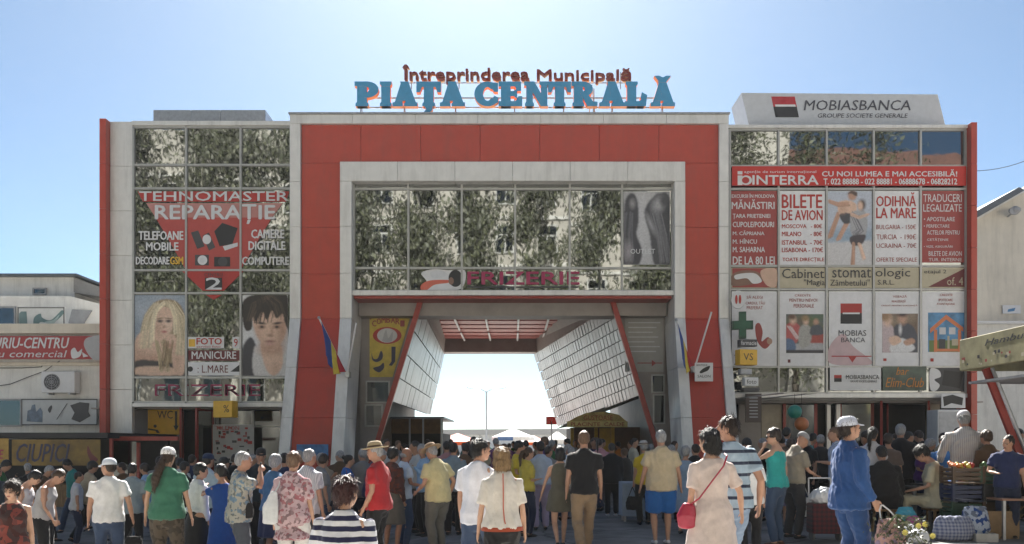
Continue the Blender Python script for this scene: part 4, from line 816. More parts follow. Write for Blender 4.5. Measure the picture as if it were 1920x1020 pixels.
billboard('wall_board', 'pale wall board showing cosmetics and a folding grill under the air conditioner', 40, 748, 183, 797, YL - .2, [('p', [(50, 790), (52, 770), (58, 768), (60, 760), (66, 758), (68, 772), (76, 764), (80, 772), (80, 792)], P_STL), ('b', [(90, 768), (96, 760), (98, 764), (94, 774)], P_DKG), ('p', [(106, 786), (126, 756), (127, 757), (107, 787)], P_DKG), ('p', [(132, 760), (150, 754), (168, 756), (166, 772), (170, 780), (150, 792), (134, 786), (140, 774)], P_DKG), ('p', [(112, 782), (118, 772), (119, 773), (113, 783)], P_GREY)])
def ac_unit(label, a, b, c, d, y, rz=0):
    cx, cz = PX((a + c) / 2, y), PZ((b + d) / 2, y); t = thing('air_conditioner', label, 'air conditioner', (cx, y, cz), rz); wd, hg = (c - a) * y / F, (d - b) * y / F
    V, Fc = bev(boxv(-wd / 2, wd / 2, -.16, .16, -hg / 2, hg / 2), BOXF, .015); mesh_obj('casing', V, Fc, M_WHITE, t)
    r = hg * .38; g = MB(); g.prism(ell(-wd * .18, 0, r, r), -.168, -.162); g.build('fan_opening', P_DKG, t); g = MB()
    for k in range(1, 5): 
        P = ell(-wd * .18, 0, r * k / 4.2, r * k / 4.2, 20); g.path([(x, -.176, z) for x, z in P + P[:1]], .005, 0, 4)
    for k in range(8): g.beam((-wd * .18, -.18, 0), (-wd * .18 + r * math.cos(k * R(45)), -.18, r * math.sin(k * R(45))), .008)
    g.build('fan_grille', P_GREY, t); MB().box(-wd * .35, -wd * .3, -.14, .25, -hg / 2 - .05, -hg / 2).box(wd * .3, wd * .35, -.14, .25, -hg / 2 - .05, -hg / 2).build('bracket', M_STEEL, t)
ac_unit('white air conditioner on the white wall above the wall board', 83, 697, 145, 737, YL - .2)
t = thing('cable', 'black cable sagging across the white wall beside the air conditioner', 'cable'); MB().path([(PX(a, YL - .06), YL - .06, PZ(b, YL - .06)) for a, b in ((-20, 726), (20, 720), (50, 708), (85, 695), (100, 684), (112, 677))], .012).path([(PX(a, YL - .06), YL - .06, PZ(b, YL - .06)) for a, b in ((0, 690), (40, 690), (78, 688), (81, 680))], .012).build('strand', M_CABLE, t)
# awning stall below it
st = thing('awning_stall', 'dark market stall with yellow slipper banner under a black awning, far left', 'stall'); ya = 20.0
box('awning', PX(-60, ya), PX(206, ya), ya - .1, ya + 4, PZ(822, ya), PZ(815, ya) + .05, mat('black_tarpaulin', (.018, .018, .02), .6), st)
box('side_frame', PX(205, ya), PX(210, ya), ya, ya + .08, -.3, PZ(822, ya), M_REDP, st); box('side_frame', PX(256, ya + .5), PX(261, ya + .5), ya + .5, ya + .58, -.3, PZ(830, ya), M_REDP, st); box('top_frame', PX(207, ya + .5), PX(333, ya + .5), ya + .5, ya + .58, PZ(826, ya), PZ(818, ya), M_REDP, st)
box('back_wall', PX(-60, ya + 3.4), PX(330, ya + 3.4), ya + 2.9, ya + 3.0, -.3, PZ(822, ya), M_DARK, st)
box('side_pane', PX(211, ya + .5), PX(255, ya + .5), ya + .52, ya + .55, -.3, PZ(828, ya), M_GLASS2, st); box('counter', PX(-60, ya + .4), PX(190, ya + .4), ya + .2, ya + .9, -.3, .55, M_WOOD, st)
t, A = panel_sign('awning_banner', 'yellow banner reading slippers below the black awning', 22, 824, 188, 873, ya - .2, C('banner_yellow_shaded', (.22, .135, .02), var=.35, scale=1.5), .02, 'banner'); A.text('CIUPICI', 31, 832, 131, 866, P_NAVY, shear=.3, bold=.01); A.blob([(165, 836), (172, 850), (184, 862), (172, 866), (164, 850)], P_MAR); A.done()  # yellow lowered so the colour itself carries the shade on the banner
t, A = panel_sign('awning_banner', 'narrow yellow banner with magenta letter at the left edge', -60, 822, 16, 872, ya - .22, C('banner_yellow2', (.36, .22, .04), var=.2), .02, 'banner'); A.text('TALPIȚE', -52, 842, 7, 866, P_MAG, shear=.2); A.done()
# right hand building
rbd = thing('rendered_house', 'cream rendered house with dark sloping roof right of the red edged wing', 'building'); YR = 33.0
P = [(PX(1815, YR), 0), (PX(2250, YR), 0), (PX(2250, YR), PZ(250, YR)), (PX(2080, YR), PZ(270, YR)), (PX(1902, YR), PZ(366, YR)), (PX(1815, YR), PZ(420, YR))]
MB().prism(P, YR, YR + 8).build('wall', M_CREAMW, rbd)
P = [(PX(1800, YR), PZ(415, YR)), (PX(1895, YR), PZ(359, YR)), (PX(1905, YR), PZ(363, YR)), (PX(1812, YR), PZ(422, YR))]
MB().prism([(PX(1802, YR), PZ(424, YR)), (PX(1908, YR), PZ(363, YR)), (PX(1896, YR), PZ(358, YR)), (PX(1800, YR), PZ(412, YR))], YR - .5, YR + 8.2).build('roof', M_ROOFM, rbd)
MB().prism([(PX(1812, YR), PZ(424, YR)), (PX(1908, YR), PZ(367, YR)), (PX(2090, YR), PZ(262, YR)), (PX(2090, YR), PZ(246, YR)), (PX(1905, YR), PZ(352, YR) - .28), (PX(1812, YR), PZ(414, YR) - .05)], YR - .1, YR - .01).build('gable_trim', M_STUC, rbd)
box('low_wall', PX(1826, 31), PX(2300, 31), 31, 32.9, 0, PZ(608, 31), M_STUC, rbd); box('low_wall_cap', PX(1826, 31), PX(2300, 31), 30.8, 32.9, PZ(608, 31) + .002, PZ(603, 31), M_WHITE, rbd)
fl = thing('flood_light', 'grey flood light mounted on the cream house wall', 'lamp', (PX(1885, YR), YR - .5, PZ(402, YR))); MB().prism(ell(0, 0, .16, .15), -.05, .0).lathe([(.10, -.12), (.22, 0), (.22, .1), (.08, .2)], (.12, .08, 0), 12).build('housing', M_GREYP, fl); MB().beam((.1, 0, 0), (.1, .5, -.1), .05).build('arm', M_STEEL, fl)
t, A = panel_sign('small_plate', 'small white plate with blue mark on the cream house wall', 1880, 572, 1914, 588, YR - .08, M_WHITE, .03); A.poly([(1890, 580), (1904, 577), (1902, 583), (1889, 585)], C('print_azure', (.05, .2, .4))); A.done()
t = thing('overhead_wire', 'thin wire crossing the sky right of the rooftop billboard', 'cable'); MB().path([(PX(1820, 30) + k * .35, 30, PZ(330, 30) + k * .09 + .012 * (k - 4) ** 2) for k in range(12)], .012).build('strand', M_CABLE, t)
# stall roof at the far right
M_FASC = grime(mat('olive_fascia', (0.33, 0.30, 0.17), 0.6, var=0.2, scale=3), amount=.5)
ks = thing('market_kiosk', 'market kiosk with olive fascia board on a leaning red post, far right', 'kiosk')
fx = 7.86
box('roof', fx + .07, 12.0, 9.0, 14.0, 3.30, 3.38, M_GREYP, ks)
box('fascia', fx, fx + .06, 9.0, 14.05, 2.86, 3.40, M_FASC, ks, .01); box('fascia', fx + .065, 12.0, 14.06, 14.12, 2.86, 3.40, M_FASC, ks)
box('awning', fx + .1, 12.0, 9.2, 13.95, 2.62, 2.66, mat('grey_awning', (.30, .30, .31), .7), ks)
MB().beam((PX(1848, 13.6), 13.6, 2.86), (PX(1848, 13.6) + 1.0, 13.4, 0.0), .10, .10).build('post', M_REDP, ks); MB().beam((PX(1860, 13.5), 13.5, 2.86), (PX(1860, 13.5) + 1.02, 13.28, 0.0), .06, .06, 0, 8).build('brace', M_STEEL, ks)
MB().beam((9.9, 9.4, 0), (9.9, 9.4, 2.86), .12).build('post', M_REDP, ks); MB().beam((11.8, 13.6, 0), (11.8, 13.6, 2.86), .12).build('post', M_REDP, ks)
box('back_wall', 11.2, 11.3, 9.3, 13.9, 0, 2.6, M_DARK, ks); box('back_wall', 9.6, 11.19, 13.75, 13.85, 0, 2.6, M_DARK, ks)
# lettering on the fascia that faces the lane
MF = Matrix(((0, 1, 0, 0), (-1, 0, 0, 0), (0, 0, 1, 0), (0, 0, 0, 1)))
text('Hamburgeri', -13.3, -11.6, 3.17, 3.31, fx - .004, P_DKG, ks, depth=.003, M=MF, shear=.3)
rr = random.Random(5); g = MB()
for k in range(26):
    yy, z_ = rr.uniform(12.6, 13.95) if k < 18 else rr.uniform(9.5, 12.4), rr.uniform(2.9, 3.06); s_ = rr.uniform(.03, .08); g.add([(fx - .003 - k * .0001, yy, z_), (fx - .003 - k * .0001, yy + s_, z_), (fx - .003 - k * .0001, yy + s_, z_ + s_ * .8), (fx - .003 - k * .0001, yy, z_ + s_ * .8)], [(0, 3, 2, 1)], k % 3)
g.build('artwork', None, ks, mats=[P_DKG, P_RED2, P_CREAM])

# ------------------------------------------------------------------ stalls and sky line beyond the passage
k1 = thing('passage_kiosk', 'dark kiosk with brown board under the left wall of the passage', 'kiosk'); y = 31
box('body', PX(700, y), PX(826, y), y, y + 5, 0, PZ(812, y), M_DARK, k1); box('board', PX(735, y), PX(831, y), y - .15, y - .05, PZ(813, y), PZ(786, y), mat('brown_board', (.16, .09, .035), .6, var=.2), k1); box('roof', PX(700, y), PX(834, y), y - .4, y + 5, PZ(785, y), PZ(782, y), M_ROOFM, k1)
for p in (770, 795, 829): MB().beam((PX(p, y), y - .3, 0), (PX(p, y), y - .3, PZ(785, y)), .06).build('post', M_STEEL, k1)
k2 = thing('food_kiosk', 'yellow food kiosk with red lettered sign under the right wall of the passage', 'kiosk'); y = 28.5
M_YK = mat('yellow_kiosk', (.50, .30, .03), .6, var=.15)
box('body', PX(1080, y), PX(1260, y), y + .9, y + 5, 0, PZ(800, y), mat('kiosk_brown', (.12, .06, .03), .7), k2); box('sign_board', PX(1063, y), PX(1176, y), y - .1, y, PZ(801, y), PZ(790, y), mat('kiosk_sign', (.72, .62, .25), .6), k2)
MB().prism([(PX(1066, y), PZ(790, y)), (PX(1174, y), PZ(790, y)), (PX(1160, y), PZ(778, y)), (PX(1135, y), PZ(772, y)), (PX(1100, y), PZ(774, y)), (PX(1080, y), PZ(782, y))], y - .08, y - .02).build('sign_top', mat('kiosk_top', (.62, .48, .16), .6, var=.3), k2)
text('PLACINTE  CALDE', PX(1070, y), PX(1170, y), PZ(799, y), PZ(792, y), y - .106, P_RED, k2, depth=.003); text('GUSTOASE', PX(1094, y), PX(1148, y), PZ(788, y), PZ(779, y), y - .086, P_RED, k2, depth=.003)
for p in (1072, 1118, 1150): box('post', PX(p, y), PX(p, y) + .12, y + .6, y + .72, 0, PZ(801, y), M_YK, k2)
box('counter', PX(1070, y), PX(1180, y), y + .3, y + .9, 0, 1.05, M_YK, k2); box('panel', PX(1128, y), PX(1150, y), y + .74, y + .8, 1.06, PZ(802, y), M_YK, k2)
MB().prism([(PX(1046, y), PZ(803, y)), (PX(1064, y), PZ(800, y)), (PX(1206, y), PZ(744, y)), (PX(1206, y), PZ(738, y)), (PX(1100, y), PZ(775, y))], y + .3, y + .9).build('canopy_edge', mat('kiosk_canopy', (.22, .21, .2), .6), k2)
def parasol(label, p, py, w, y, cols, h=.5, group='market parasols beyond the passage'):
    t = thing('parasol', label, 'parasol', (PX(p, y), y, 0), 0, group); z1 = PZ(py, y); r = w * y / F / 2; n = 8
    mb = MB()
    for i in range(n):
        a, b = 2 * math.pi * i / n, 2 * math.pi * (i + 1) / n
        V = [(0, 0, z1), (r * math.cos(a), r * math.sin(a), z1 - h), (r * math.cos(b), r * math.sin(b), z1 - h), (r * math.cos(a), r * math.sin(a), z1 - h - .2), (r * math.cos(b), r * math.sin(b), z1 - h - .2)]
        mb.add(V, [(0, 1, 2), (1, 3, 4, 2)], i % len(cols))
    mb.build('canopy', None, t, mats=cols); MB().beam((0, 0, 0), (0, 0, z1), .05, .05, 0, 6).build('pole', M_STEEL, t)
CO, CR, CW, CB = mat('canvas_orange', (.60, .09, .01), .7), mat('canvas_red', (.45, .03, .02), .7), mat('canvas_white', (.7, .7, .7), .7), mat('canvas_blue', (.08, .16, .35), .7)
parasol('orange and red parasol beyond the passage, left', 858, 812, 92, 46, [CO, CR]); parasol('orange parasol beyond the passage beside the brown kiosk board', 826, 820, 50, 52, [CO]); parasol('large white parasol beyond the passage, middle', 962, 803, 80, 46, [CW, CW, CB]); parasol('white parasol beside the food kiosk', 1045, 808, 46, 44, [CW]); parasol('white and orange parasol far beyond the passage', 1000, 816, 60, 56, [CW, CO]); parasol('pale parasol at the far left of the passage opening', 820, 808, 40, 60, [CW])
lp = thing('street_lamp', 'double arm street lamp standing beyond the passage', 'street lamp', (PX(912, 70), 70, 0)); z = PZ(735, 70)
MB().beam((0, 0, 0), (0, 0, z), .16, .16, 0, 8).build('pole', M_STEEL, lp)
for s_ in (-1, 1):
    MB().path([(0, 0, z), (s_ * .5, 0, z + .25), (s_ * 1.2, 0, z + .35)], .04).build('arm', M_STEEL, lp); MB().lathe([(.06, 0), (.16, .05), (.16, .12), (.05, .16)], (s_ * 1.4, 0, z + .3), 8, sx=1.8).build('lamp_head', M_GREYP, lp)
fs = thing('low_warehouse', 'long pale low roofed hall on the sky line beyond the passage', 'building'); box('wall', PX(700, 110), PX(1250, 110), 110, 125, 0, PZ(815, 110), M_STUC, fs); MB().prism([(PX(690, 110), PZ(815, 110)), (PX(1260, 110), PZ(815, 110)), (PX(1200, 110), PZ(803, 110)), (PX(760, 110), PZ(806, 110))], 109.5, 125.5).build('roof', mat('pale_roof', (.45, .43, .40), .6), fs)
t, A = panel_sign('far_red_sign', 'small red sign at the lower end of the right passage wall', 1024, 781, 1044, 796, 40, P_RED); A.done(); MB().beam((PX(1034, 40), 40.03, 0), (PX(1034, 40), 40.03, PZ(790, 40)), .06).build('post', M_STEEL, t)

# ------------------------------------------------------------------ the street behind the camera, seen mirrored in the glass
M_BARK = mat('birch_bark', (.50, .48, .42), .85, var=.5, scale=3, stretch=(3, 3, 1)); M_BARKD = mat('dark_bark', (.12, .10, .08), .9, var=.3)
def leaf_mat(n, c):
    m = mat(n, c, .55, var=.35, scale=2.5); b = m.node_tree.nodes['Principled BSDF']; b.inputs['Transmission Weight'].default_value = 0.0
    return m
LEAF = [leaf_mat('leaf_light', (.14, .15, .08)), leaf_mat('leaf_mid', (.075, .085, .045)), leaf_mat('leaf_silver', (.20, .205, .16))]
def tree(name, label, x, y, h, r, trunk_m, leafs, seed, n=5200, low=.25):
    rg = np.random.default_rng(seed); t = thing(name, label, 'tree', (x, y, 0), 0, 'street trees mirrored in the glass')
    b = MB(); pts = [(0, 0, 0)]
    for k in range(1, 8): pts.append((rg.uniform(-.25, .25) * k * .35, rg.uniform(-.2, .2) * k * .3, h * .93 * k / 7))
    for k in range(7): ra, rb_ = .28 * (1 - k / 7.5), .28 * (1 - (k + 1) / 7.5); b.add(*_frustum(pts[k], pts[k + 1], ra, rb_))
    tips = []
    for k in range(26):
        f = rg.uniform(low, .97); i = min(6, int(f * 7)); p = Vector(pts[i]).lerp(Vector(pts[i + 1]), f * 7 - i); a = rg.uniform(0, 2 * math.pi); L = r * (1.15 - .75 * f) * rg.uniform(.6, 1.15)
        m1 = p + Vector((math.cos(a) * L * .5, math.sin(a) * L * .5, L * .45)); q = p + Vector((math.cos(a) * L, math.sin(a) * L, L * rg.uniform(.2, .6)))
        b.add(*_frustum(p, m1, .08 * (1.2 - f), .05 * (1.2 - f))); b.add(*_frustum(m1, q, .05 * (1.2 - f), .015)); tips += [(p.lerp(m1, .7), .5), (m1, .9), (q, 1.1), (m1.lerp(q, .5), 1.0)]
    b.build('trunk', trunk_m, t)
    tp = np.array([tuple(p) for p, s in tips]); ts = np.array([s for p, s in tips])
    idx = rg.integers(0, len(tp), n); c = tp[idx] + rg.normal(0, 1, (n, 3)) * (ts[idx] * r * .19)[:, None] * np.array([1, 1, 1.25]) + np.array([0, 0, -.3])
    c[:, 2] = np.maximum(c[:, 2], 1.6)
    u = rg.normal(0, .42, (n, 3)) + np.array([0, 0, -1.0]) * (trunk_m is M_BARK); u = np.where(trunk_m is M_BARK, u, rg.normal(0, 1, (n, 3))); u /= np.linalg.norm(u, axis=1)[:, None]; v = np.cross(u, rg.normal(0, 1, (n, 3))); v /= np.linalg.norm(v, axis=1)[:, None]
    sz = rg.uniform(.09, .24, n)[:, None]
    V = np.stack([c - u * sz, c + v * sz * .38, c + u * sz, c - v * sz * .38], 1).reshape(-1, 3)
    Fc = np.arange(n * 4).reshape(-1, 4)
    mesh_obj('crown', V.tolist(), Fc.tolist(), None, t, False, leafs, rg.integers(0, len(leafs), n))
def _frustum(p, q, ra, rb_, seg=7):
    p, q = Vector(p), Vector(q); t = (q - p).normalized(); up = Vector((1, 0, 0)) if abs(t.x) < .8 else Vector((0, 1, 0)); a = t.cross(up).normalized(); b = a.cross(t)
    V = [p + (a * math.cos(2 * math.pi * i / seg) + b * math.sin(2 * math.pi * i / seg)) * ra for i in range(seg)] + [q + (a * math.cos(2 * math.pi * i / seg) + b * math.sin(2 * math.pi * i / seg)) * rb_ for i in range(seg)]
    return V, [(i, (i + 1) % seg, seg + (i + 1) % seg, seg + i) for i in range(seg)] + [tuple(range(seg))[::-1], tuple(range(seg, 2 * seg))]
TREES = [(-33, -8, 31, 4.6, 0), (-29.5, -10.5, 30, 4.2, 0), (-26, -7, 30, 4.2, 0), (-22.5, -10, 29, 4.0, 0), (-19, -7.5, 29, 4.0, 0), (-15.5, -9.5, 27, 3.4, 0), (-11, -8, 26, 3.2, 0), (-6.8, -9, 25, 2.8, 0), (-2.8, -7.5, 25, 2.8, 0), (1.8, -9, 25, 2.8, 0), (6.0, -7.5, 25, 3.0, 0), (10.5, -9, 25, 3.2, 0), (15.0, -8, 26, 4.0, 1), (20, -9, 26, 4.6, 1), (25, -7.5, 26, 4.4, 1)]
names = ['first', 'second', 'third', 'fourth', 'fifth', 'sixth', 'seventh', 'eighth', 'ninth', 'tenth', 'eleventh', 'twelfth', 'thirteenth', 'fourteenth', 'fifteenth']
for i, (x, y, h, r, k) in enumerate(TREES):
    tree('birch_tree' if k == 0 else 'lime_tree', ('pale trunked birch' if k == 0 else 'dense dark lime tree') + ' mirrored in the glass, ' + names[i] + ' from the left', x, y, h, r, M_BARK if k == 0 else M_BARKD, [LEAF[0], LEAF[2], LEAF[1]] if k == 0 else [LEAF[1], LEAF[0]], 40 + i, n=14000)
ob = thing('apartment_block', 'pale stone apartment block with white windows mirrored in the glass', 'building'); yb = -17.0
M_STONE = mat('pale_stone', (.55, .52, .47), .85, var=.15, scale=.8); M_WFR = mat('white_window_frame', (.62, .62, .60), .5); M_ROOFT = mat('red_tile_roof', (.13, .06, .045), .8, var=.3, scale=3)
box('wall', -34, 22, yb - 10, yb, 0, 27, M_STONE, ob)
for z in (4.2, 8.0, 11.8, 15.6, 19.4, 23.2): box('string_course', -34, 22, yb + .001, yb + .12, z - .25, z - .02, M_STUC, ob)
pane_me = frame_me = None
for zi, z in enumerate((5.2, 9.0, 12.8, 16.6, 20.4)):
    for x in np.arange(-31, 20, 3.4):
        if frame_me is None:
            b = MB().box(-.8, .8, 0, .1, -.1, .0).box(-.8, .8, 0, .1, 2.0, 2.1).box(-.8, -.68, 0, .1, 0, 2.0).box(.68, .8, 0, .1, 0, 2.0).box(-.05, .05, 0, .09, 0, 1.3).box(-.68, .68, 0, .09, 1.3, 1.4); f = b.build('window', M_WFR, ob); frame_me = f.data
            p = box('pane', -.68, .68, .01, .04, 0, 2.0, M_GLASS2, f); pane_me = p.data
        else:
            f = bpy.data.objects.new('window', frame_me); COL.objects.link(f); f.parent = ob; p = bpy.data.objects.new('pane', pane_me); COL.objects.link(p); p.parent = f
        f.location = (x, yb + .002, z)
hs = thing('tile_roof_house', 'tall house with red tile roof and skylights mirrored in the upper right glass', 'building')
box('wall', 24, 60, -34, -22, 0, 21, M_STONE, hs); V = [(23, -21, 21), (61, -21, 21), (61, -28, 29), (23, -28, 29), (23, -35, 21), (61, -35, 21)]
mesh_obj('roof', V, [(0, 1, 2, 3), (3, 2, 5, 4), (0, 3, 4), (1, 5, 2), (0, 4, 5, 1)], M_ROOFT, hs)
for x in (27, 31, 35, 39, 43):
    a = Vector((x, -23.6, 24.0)); u = Vector((0, -7, 8)).normalized(); n = Vector((0, 8, 7)).normalized(); V = [a, a + Vector((1.4, 0, 0)), a + Vector((1.4, 0, 0)) + u * 2.2, a + u * 2.2]
    mesh_obj('skylight', V + [v + n * .15 for v in V], BOXF, mat('skylight_glass', (.35, .42, .5), .08, .6), hs)
# ------------------------------------------------------------------ people
REM = []
def queue(name, mb, m, parent, vox, wr=0.0, smooth=2, freq=26.0, aniso=(1, 1, .45)):
    o = mesh_obj(name, mb.V, mb.F, m, parent)
    r = o.modifiers.new('r', 'REMESH'); r.mode = 'VOXEL'; r.voxel_size = vox; r.use_smooth_shade = True
    if smooth: s = o.modifiers.new('s', 'SMOOTH'); s.factor = .5; s.iterations = smooth
    REM.append((o, wr, freq, aniso)); return o
def finish_remesh():
    dg = bpy.context.evaluated_depsgraph_get(); dg.update()
    new = [bpy.data.meshes.new_from_object(o.evaluated_get(dg)) for o, *_ in REM]
    for (o, wr, freq, an), me in zip(REM, new):
        old = o.data; o.modifiers.clear(); o.data = me; me.name = old.name; bpy.data.meshes.remove(old)
        n = len(me.vertices)
        if wr and n:
            co = np.empty(n * 3, np.float32); me.vertices.foreach_get('co', co); co = co.reshape(-1, 3)
            nm = np.empty(n * 3, np.float32); me.vertex_normals.foreach_get('vector', nm); nm = nm.reshape(-1, 3)
            d = np.zeros(n); rg = np.random.default_rng(abs(hash((round(float(co[0, 0]) * 1e4), n))) % 2**31)
            for k in range(5):
                v = rg.normal(0, 1, 3) * np.array(an); v = v / np.linalg.norm(v) * freq * (1 + .8 * k); w2 = rg.normal(0, 1, 3) * 9
                ph = co @ v + 1.6 * np.sin(co @ w2 + rg.uniform(0, 6)) + rg.uniform(0, 6)
                d += (1 - np.abs(np.sin(ph)) * 1.57) / (1 + .7 * k)
            co = co + nm * (d * wr * .5)[:, None]; me.vertices.foreach_set('co', co.astype(np.float32).ravel()); me.update()
        if o.name.startswith('hair') and n > 900: strands(o, me, n)
        o.data.polygons.foreach_set('use_smooth', np.ones(len(o.data.polygons), dtype=bool))
def strands(o, me, n):
    """loose tapered locks lying on the hair, joined to it"""
    co = np.empty(n * 3, np.float32); me.vertices.foreach_get('co', co); co = co.reshape(-1, 3); nm = np.empty(n * 3, np.float32); me.vertex_normals.foreach_get('vector', nm); nm = nm.reshape(-1, 3)
    rg = np.random.default_rng(n); k = 900; i = rg.integers(0, n, k); p, q = co[i], nm[i]; g = np.array([0, -.25, -1.0]); t = g - q * (q @ g)[:, None] + rg.normal(0, .22, (k, 3)); t /= np.linalg.norm(t, axis=1)[:, None] + 1e-6
    s = np.cross(t, q); s /= np.linalg.norm(s, axis=1)[:, None] + 1e-6; L = rg.uniform(.025, .075, (k, 1)); w_ = rg.uniform(.0015, .0035, (k, 1)); a, b, d = p + q * .001, p + t * L * .5 + q * rg.uniform(.003, .010, (k, 1)), p + t * L - q * .003 + rg.normal(0, .005, (k, 3))
    V = np.stack([a - s * w_, a + s * w_, b - s * w_ * .9, b + s * w_ * .9, d], 1).reshape(-1, 3); f = []
    for j in range(k): e = n + j * 5; f += [(e, e + 1, e + 3, e + 2), (e + 2, e + 3, e + 4)]
    m2 = bpy.data.meshes.new('hair'); m2.from_pydata(np.concatenate([co, V]).tolist(), [], [tuple(x.vertices) for x in me.polygons] + f); m2.materials.append(me.materials[0]); m2.update(); o.data = m2; bpy.data.meshes.remove(me)

def frame_of(t, hint):
    t = np.array(t, float); t /= np.linalg.norm(t) + 1e-9; h = np.array(hint, float)
    a = np.cross(t, h); L = np.linalg.norm(a)
    if L < 1e-3: a = np.cross(t, np.array([.3, .2, 1.0])); L = np.linalg.norm(a)
    a /= L; return a, np.cross(a, t)
def tube(mb, pts, rad, seg=12, hint=(0, 1, 0), cap=.55, f=None):
    pts = [np.array(p, float) for p in pts]; rad = [(r, r) if np.isscalar(r) else r for r in rad]
    t0, t1 = pts[1] - pts[0], pts[-1] - pts[-2]; t0 /= np.linalg.norm(t0) + 1e-9; t1 /= np.linalg.norm(t1) + 1e-9
    if cap:
        c0, c1 = min(rad[0]) * cap, min(rad[-1]) * cap
        pts = [pts[0] - t0 * c0] + pts + [pts[-1] + t1 * c1]; rad = [tuple(x * .6 for x in rad[0])] + rad + [tuple(x * .6 for x in rad[-1])]
    V = []; n = len(pts)
    for i, (p, r) in enumerate(zip(pts, rad)):
        t = (pts[min(i + 1, n - 1)] - pts[max(i - 1, 0)]); a, b = frame_of(t, hint)
        for k in range(seg):
            an = 2 * math.pi * k / seg; q = 1.0 if f is None else f(an, i / (n - 1)); V.append(p + a * r[0] * q * math.cos(an) + b * r[1] * q * math.sin(an))
    Fc = [(i * seg + k, i * seg + (k + 1) % seg, (i + 1) * seg + (k + 1) % seg, (i + 1) * seg + k) for i in range(n - 1) for k in range(seg)]
    Fc += [tuple(range(seg))[::-1], tuple(range((n - 1) * seg, n * seg))]
    mb.add(V, Fc)
def ball(mb, c, r, seg=14, rings=9, f=None):
    r = (r, r, r) if np.isscalar(r) else r; V = [(c[0], c[1], c[2] - r[2])]
    for i in range(1, rings):
        a = math.pi * i / rings - math.pi / 2
        for k in range(seg): b = 2 * math.pi * k / seg; V.append((c[0] + r[0] * math.cos(a) * math.cos(b), c[1] + r[1] * math.cos(a) * math.sin(b), c[2] + r[2] * math.sin(a)))
    V.append((c[0], c[1], c[2] + r[2])); n = len(V) - 1
    Fc = [(0, 1 + (k + 1) % seg, 1 + k) for k in range(seg)] + [(1 + i * seg + k, 1 + i * seg + (k + 1) % seg, 1 + (i + 1) * seg + (k + 1) % seg, 1 + (i + 1) * seg + k) for i in range(rings - 2) for k in range(seg)] + [(n, 1 + (rings - 2) * seg + k, 1 + (rings - 2) * seg + (k + 1) % seg) for k in range(seg)]
    mb.add(V, Fc)

CLOTH = {}
def cloth(col, pat=None, col2=None, p=0.06, key=None):
    k = (tuple(col), pat, tuple(col2) if col2 else None, p)
    if k in CLOTH: return CLOTH[k]
    m = mat('cloth_%d' % len(CLOTH), col, .85, var=.10, scale=9, bump=.25, bscale=220, spec=.2); CLOTH[k] = m
    n, l = m.node_tree.nodes, m.node_tree.links; b = n['Principled BSDF']; b.inputs['Sheen Weight'].default_value = .15
    if pat:
        src = b.inputs['Base Color'].links[0].from_socket; tc = n.new('ShaderNodeTexCoord'); mx = n.new('ShaderNodeMix'); mx.data_type = 'RGBA'; mx.inputs[7].default_value = (*col2, 1)
        def mr(sock, lo, hi):
            q = n.new('ShaderNodeMapRange'); q.inputs[1].default_value = lo; q.inputs[2].default_value = hi; l.new(sock, q.inputs[0]); return q.outputs[0]
        def wave(d):
            w_ = n.new('ShaderNodeTexWave'); w_.bands_direction = d; w_.inputs['Scale'].default_value = .314 / p; w_.inputs['Distortion'].default_value = .5; w_.inputs['Detail'].default_value = 1
            l.new(tc.outputs['Object'], w_.inputs['Vector']); return w_.outputs['Fac']
        if pat == 'stripe': fac = mr(wave('Z'), .45, .55)
        elif pat == 'thin': fac = mr(wave('Z'), .78, .86)
        elif pat == 'vstripe': fac = mr(wave('X'), .5, .7)
        elif pat == 'check':
            ad = n.new('ShaderNodeMath'); ad.operation = 'ADD'; l.new(mr(wave('Z'), .45, .6), ad.inputs[0]); l.new(mr(wave('X'), .45, .6), ad.inputs[1]); fac = mr(ad.outputs[0], 0, 2)
        else:
            vo = n.new('ShaderNodeTexVoronoi'); vo.inputs['Scale'].default_value = 1 / p; l.new(tc.outputs['Object'], vo.inputs['Vector']); fac = mr(vo.outputs['Color'], .42, .5)
            v2 = n.new('ShaderNodeTexVoronoi'); v2.inputs['Scale'].default_value = .6 / p; l.new(tc.outputs['Object'], v2.inputs['Vector'])
            m2 = n.new('ShaderNodeMix'); m2.data_type = 'RGBA'; c3 = np.clip(np.array(col2) * .35 + np.array(col) * .15, 0, 1); m2.inputs[7].default_value = (*c3, 1); l.new(mr(v2.outputs['Color'], .55, .6), m2.inputs[0]); l.new(src, m2.inputs[6]); src = m2.outputs[2]
        l.new(fac, mx.inputs[0]); l.new(src, mx.inputs[6]); l.new(mx.outputs[2], b.inputs['Base Color'])
    return m
def skin(c):
    m = mat('skin_%02d%02d' % (c[0] * 100, c[1] * 100), c, .5, var=.10, scale=12, bump=.08, bscale=90, spec=.35); b = m.node_tree.nodes['Principled BSDF']; b.inputs['Subsurface Weight'].default_value = .08; b.inputs['Subsurface Radius'].default_value = (.02, .008, .004); return m
SK = [(.50, .30, .21), (.42, .235, .16), (.36, .19, .125), (.56, .36, .27)]
def hairm(c): return mat('hair_%d' % int(c[0] * 1e4 + c[1] * 1e5), c, .42, var=.35, scale=26, stretch=(3, 3, .5), bump=.5, bscale=70, spec=.45)
BLACKH, BROWNH, DBROWN, GREYH, BLOND, AUBURN, LBROWN = (.012, .010, .009), (.06, .035, .02), (.028, .016, .011), (.32, .32, .33), (.30, .19, .09), (.055, .016, .014), (.14, .08, .045)
M_EYE = mat('eye_dark', (.03, .02, .018), .25); M_MOUTH = mat('lip', (.28, .08, .07), .5); M_LENS = mat('sunglass_lens', (.01, .01, .012), .1)
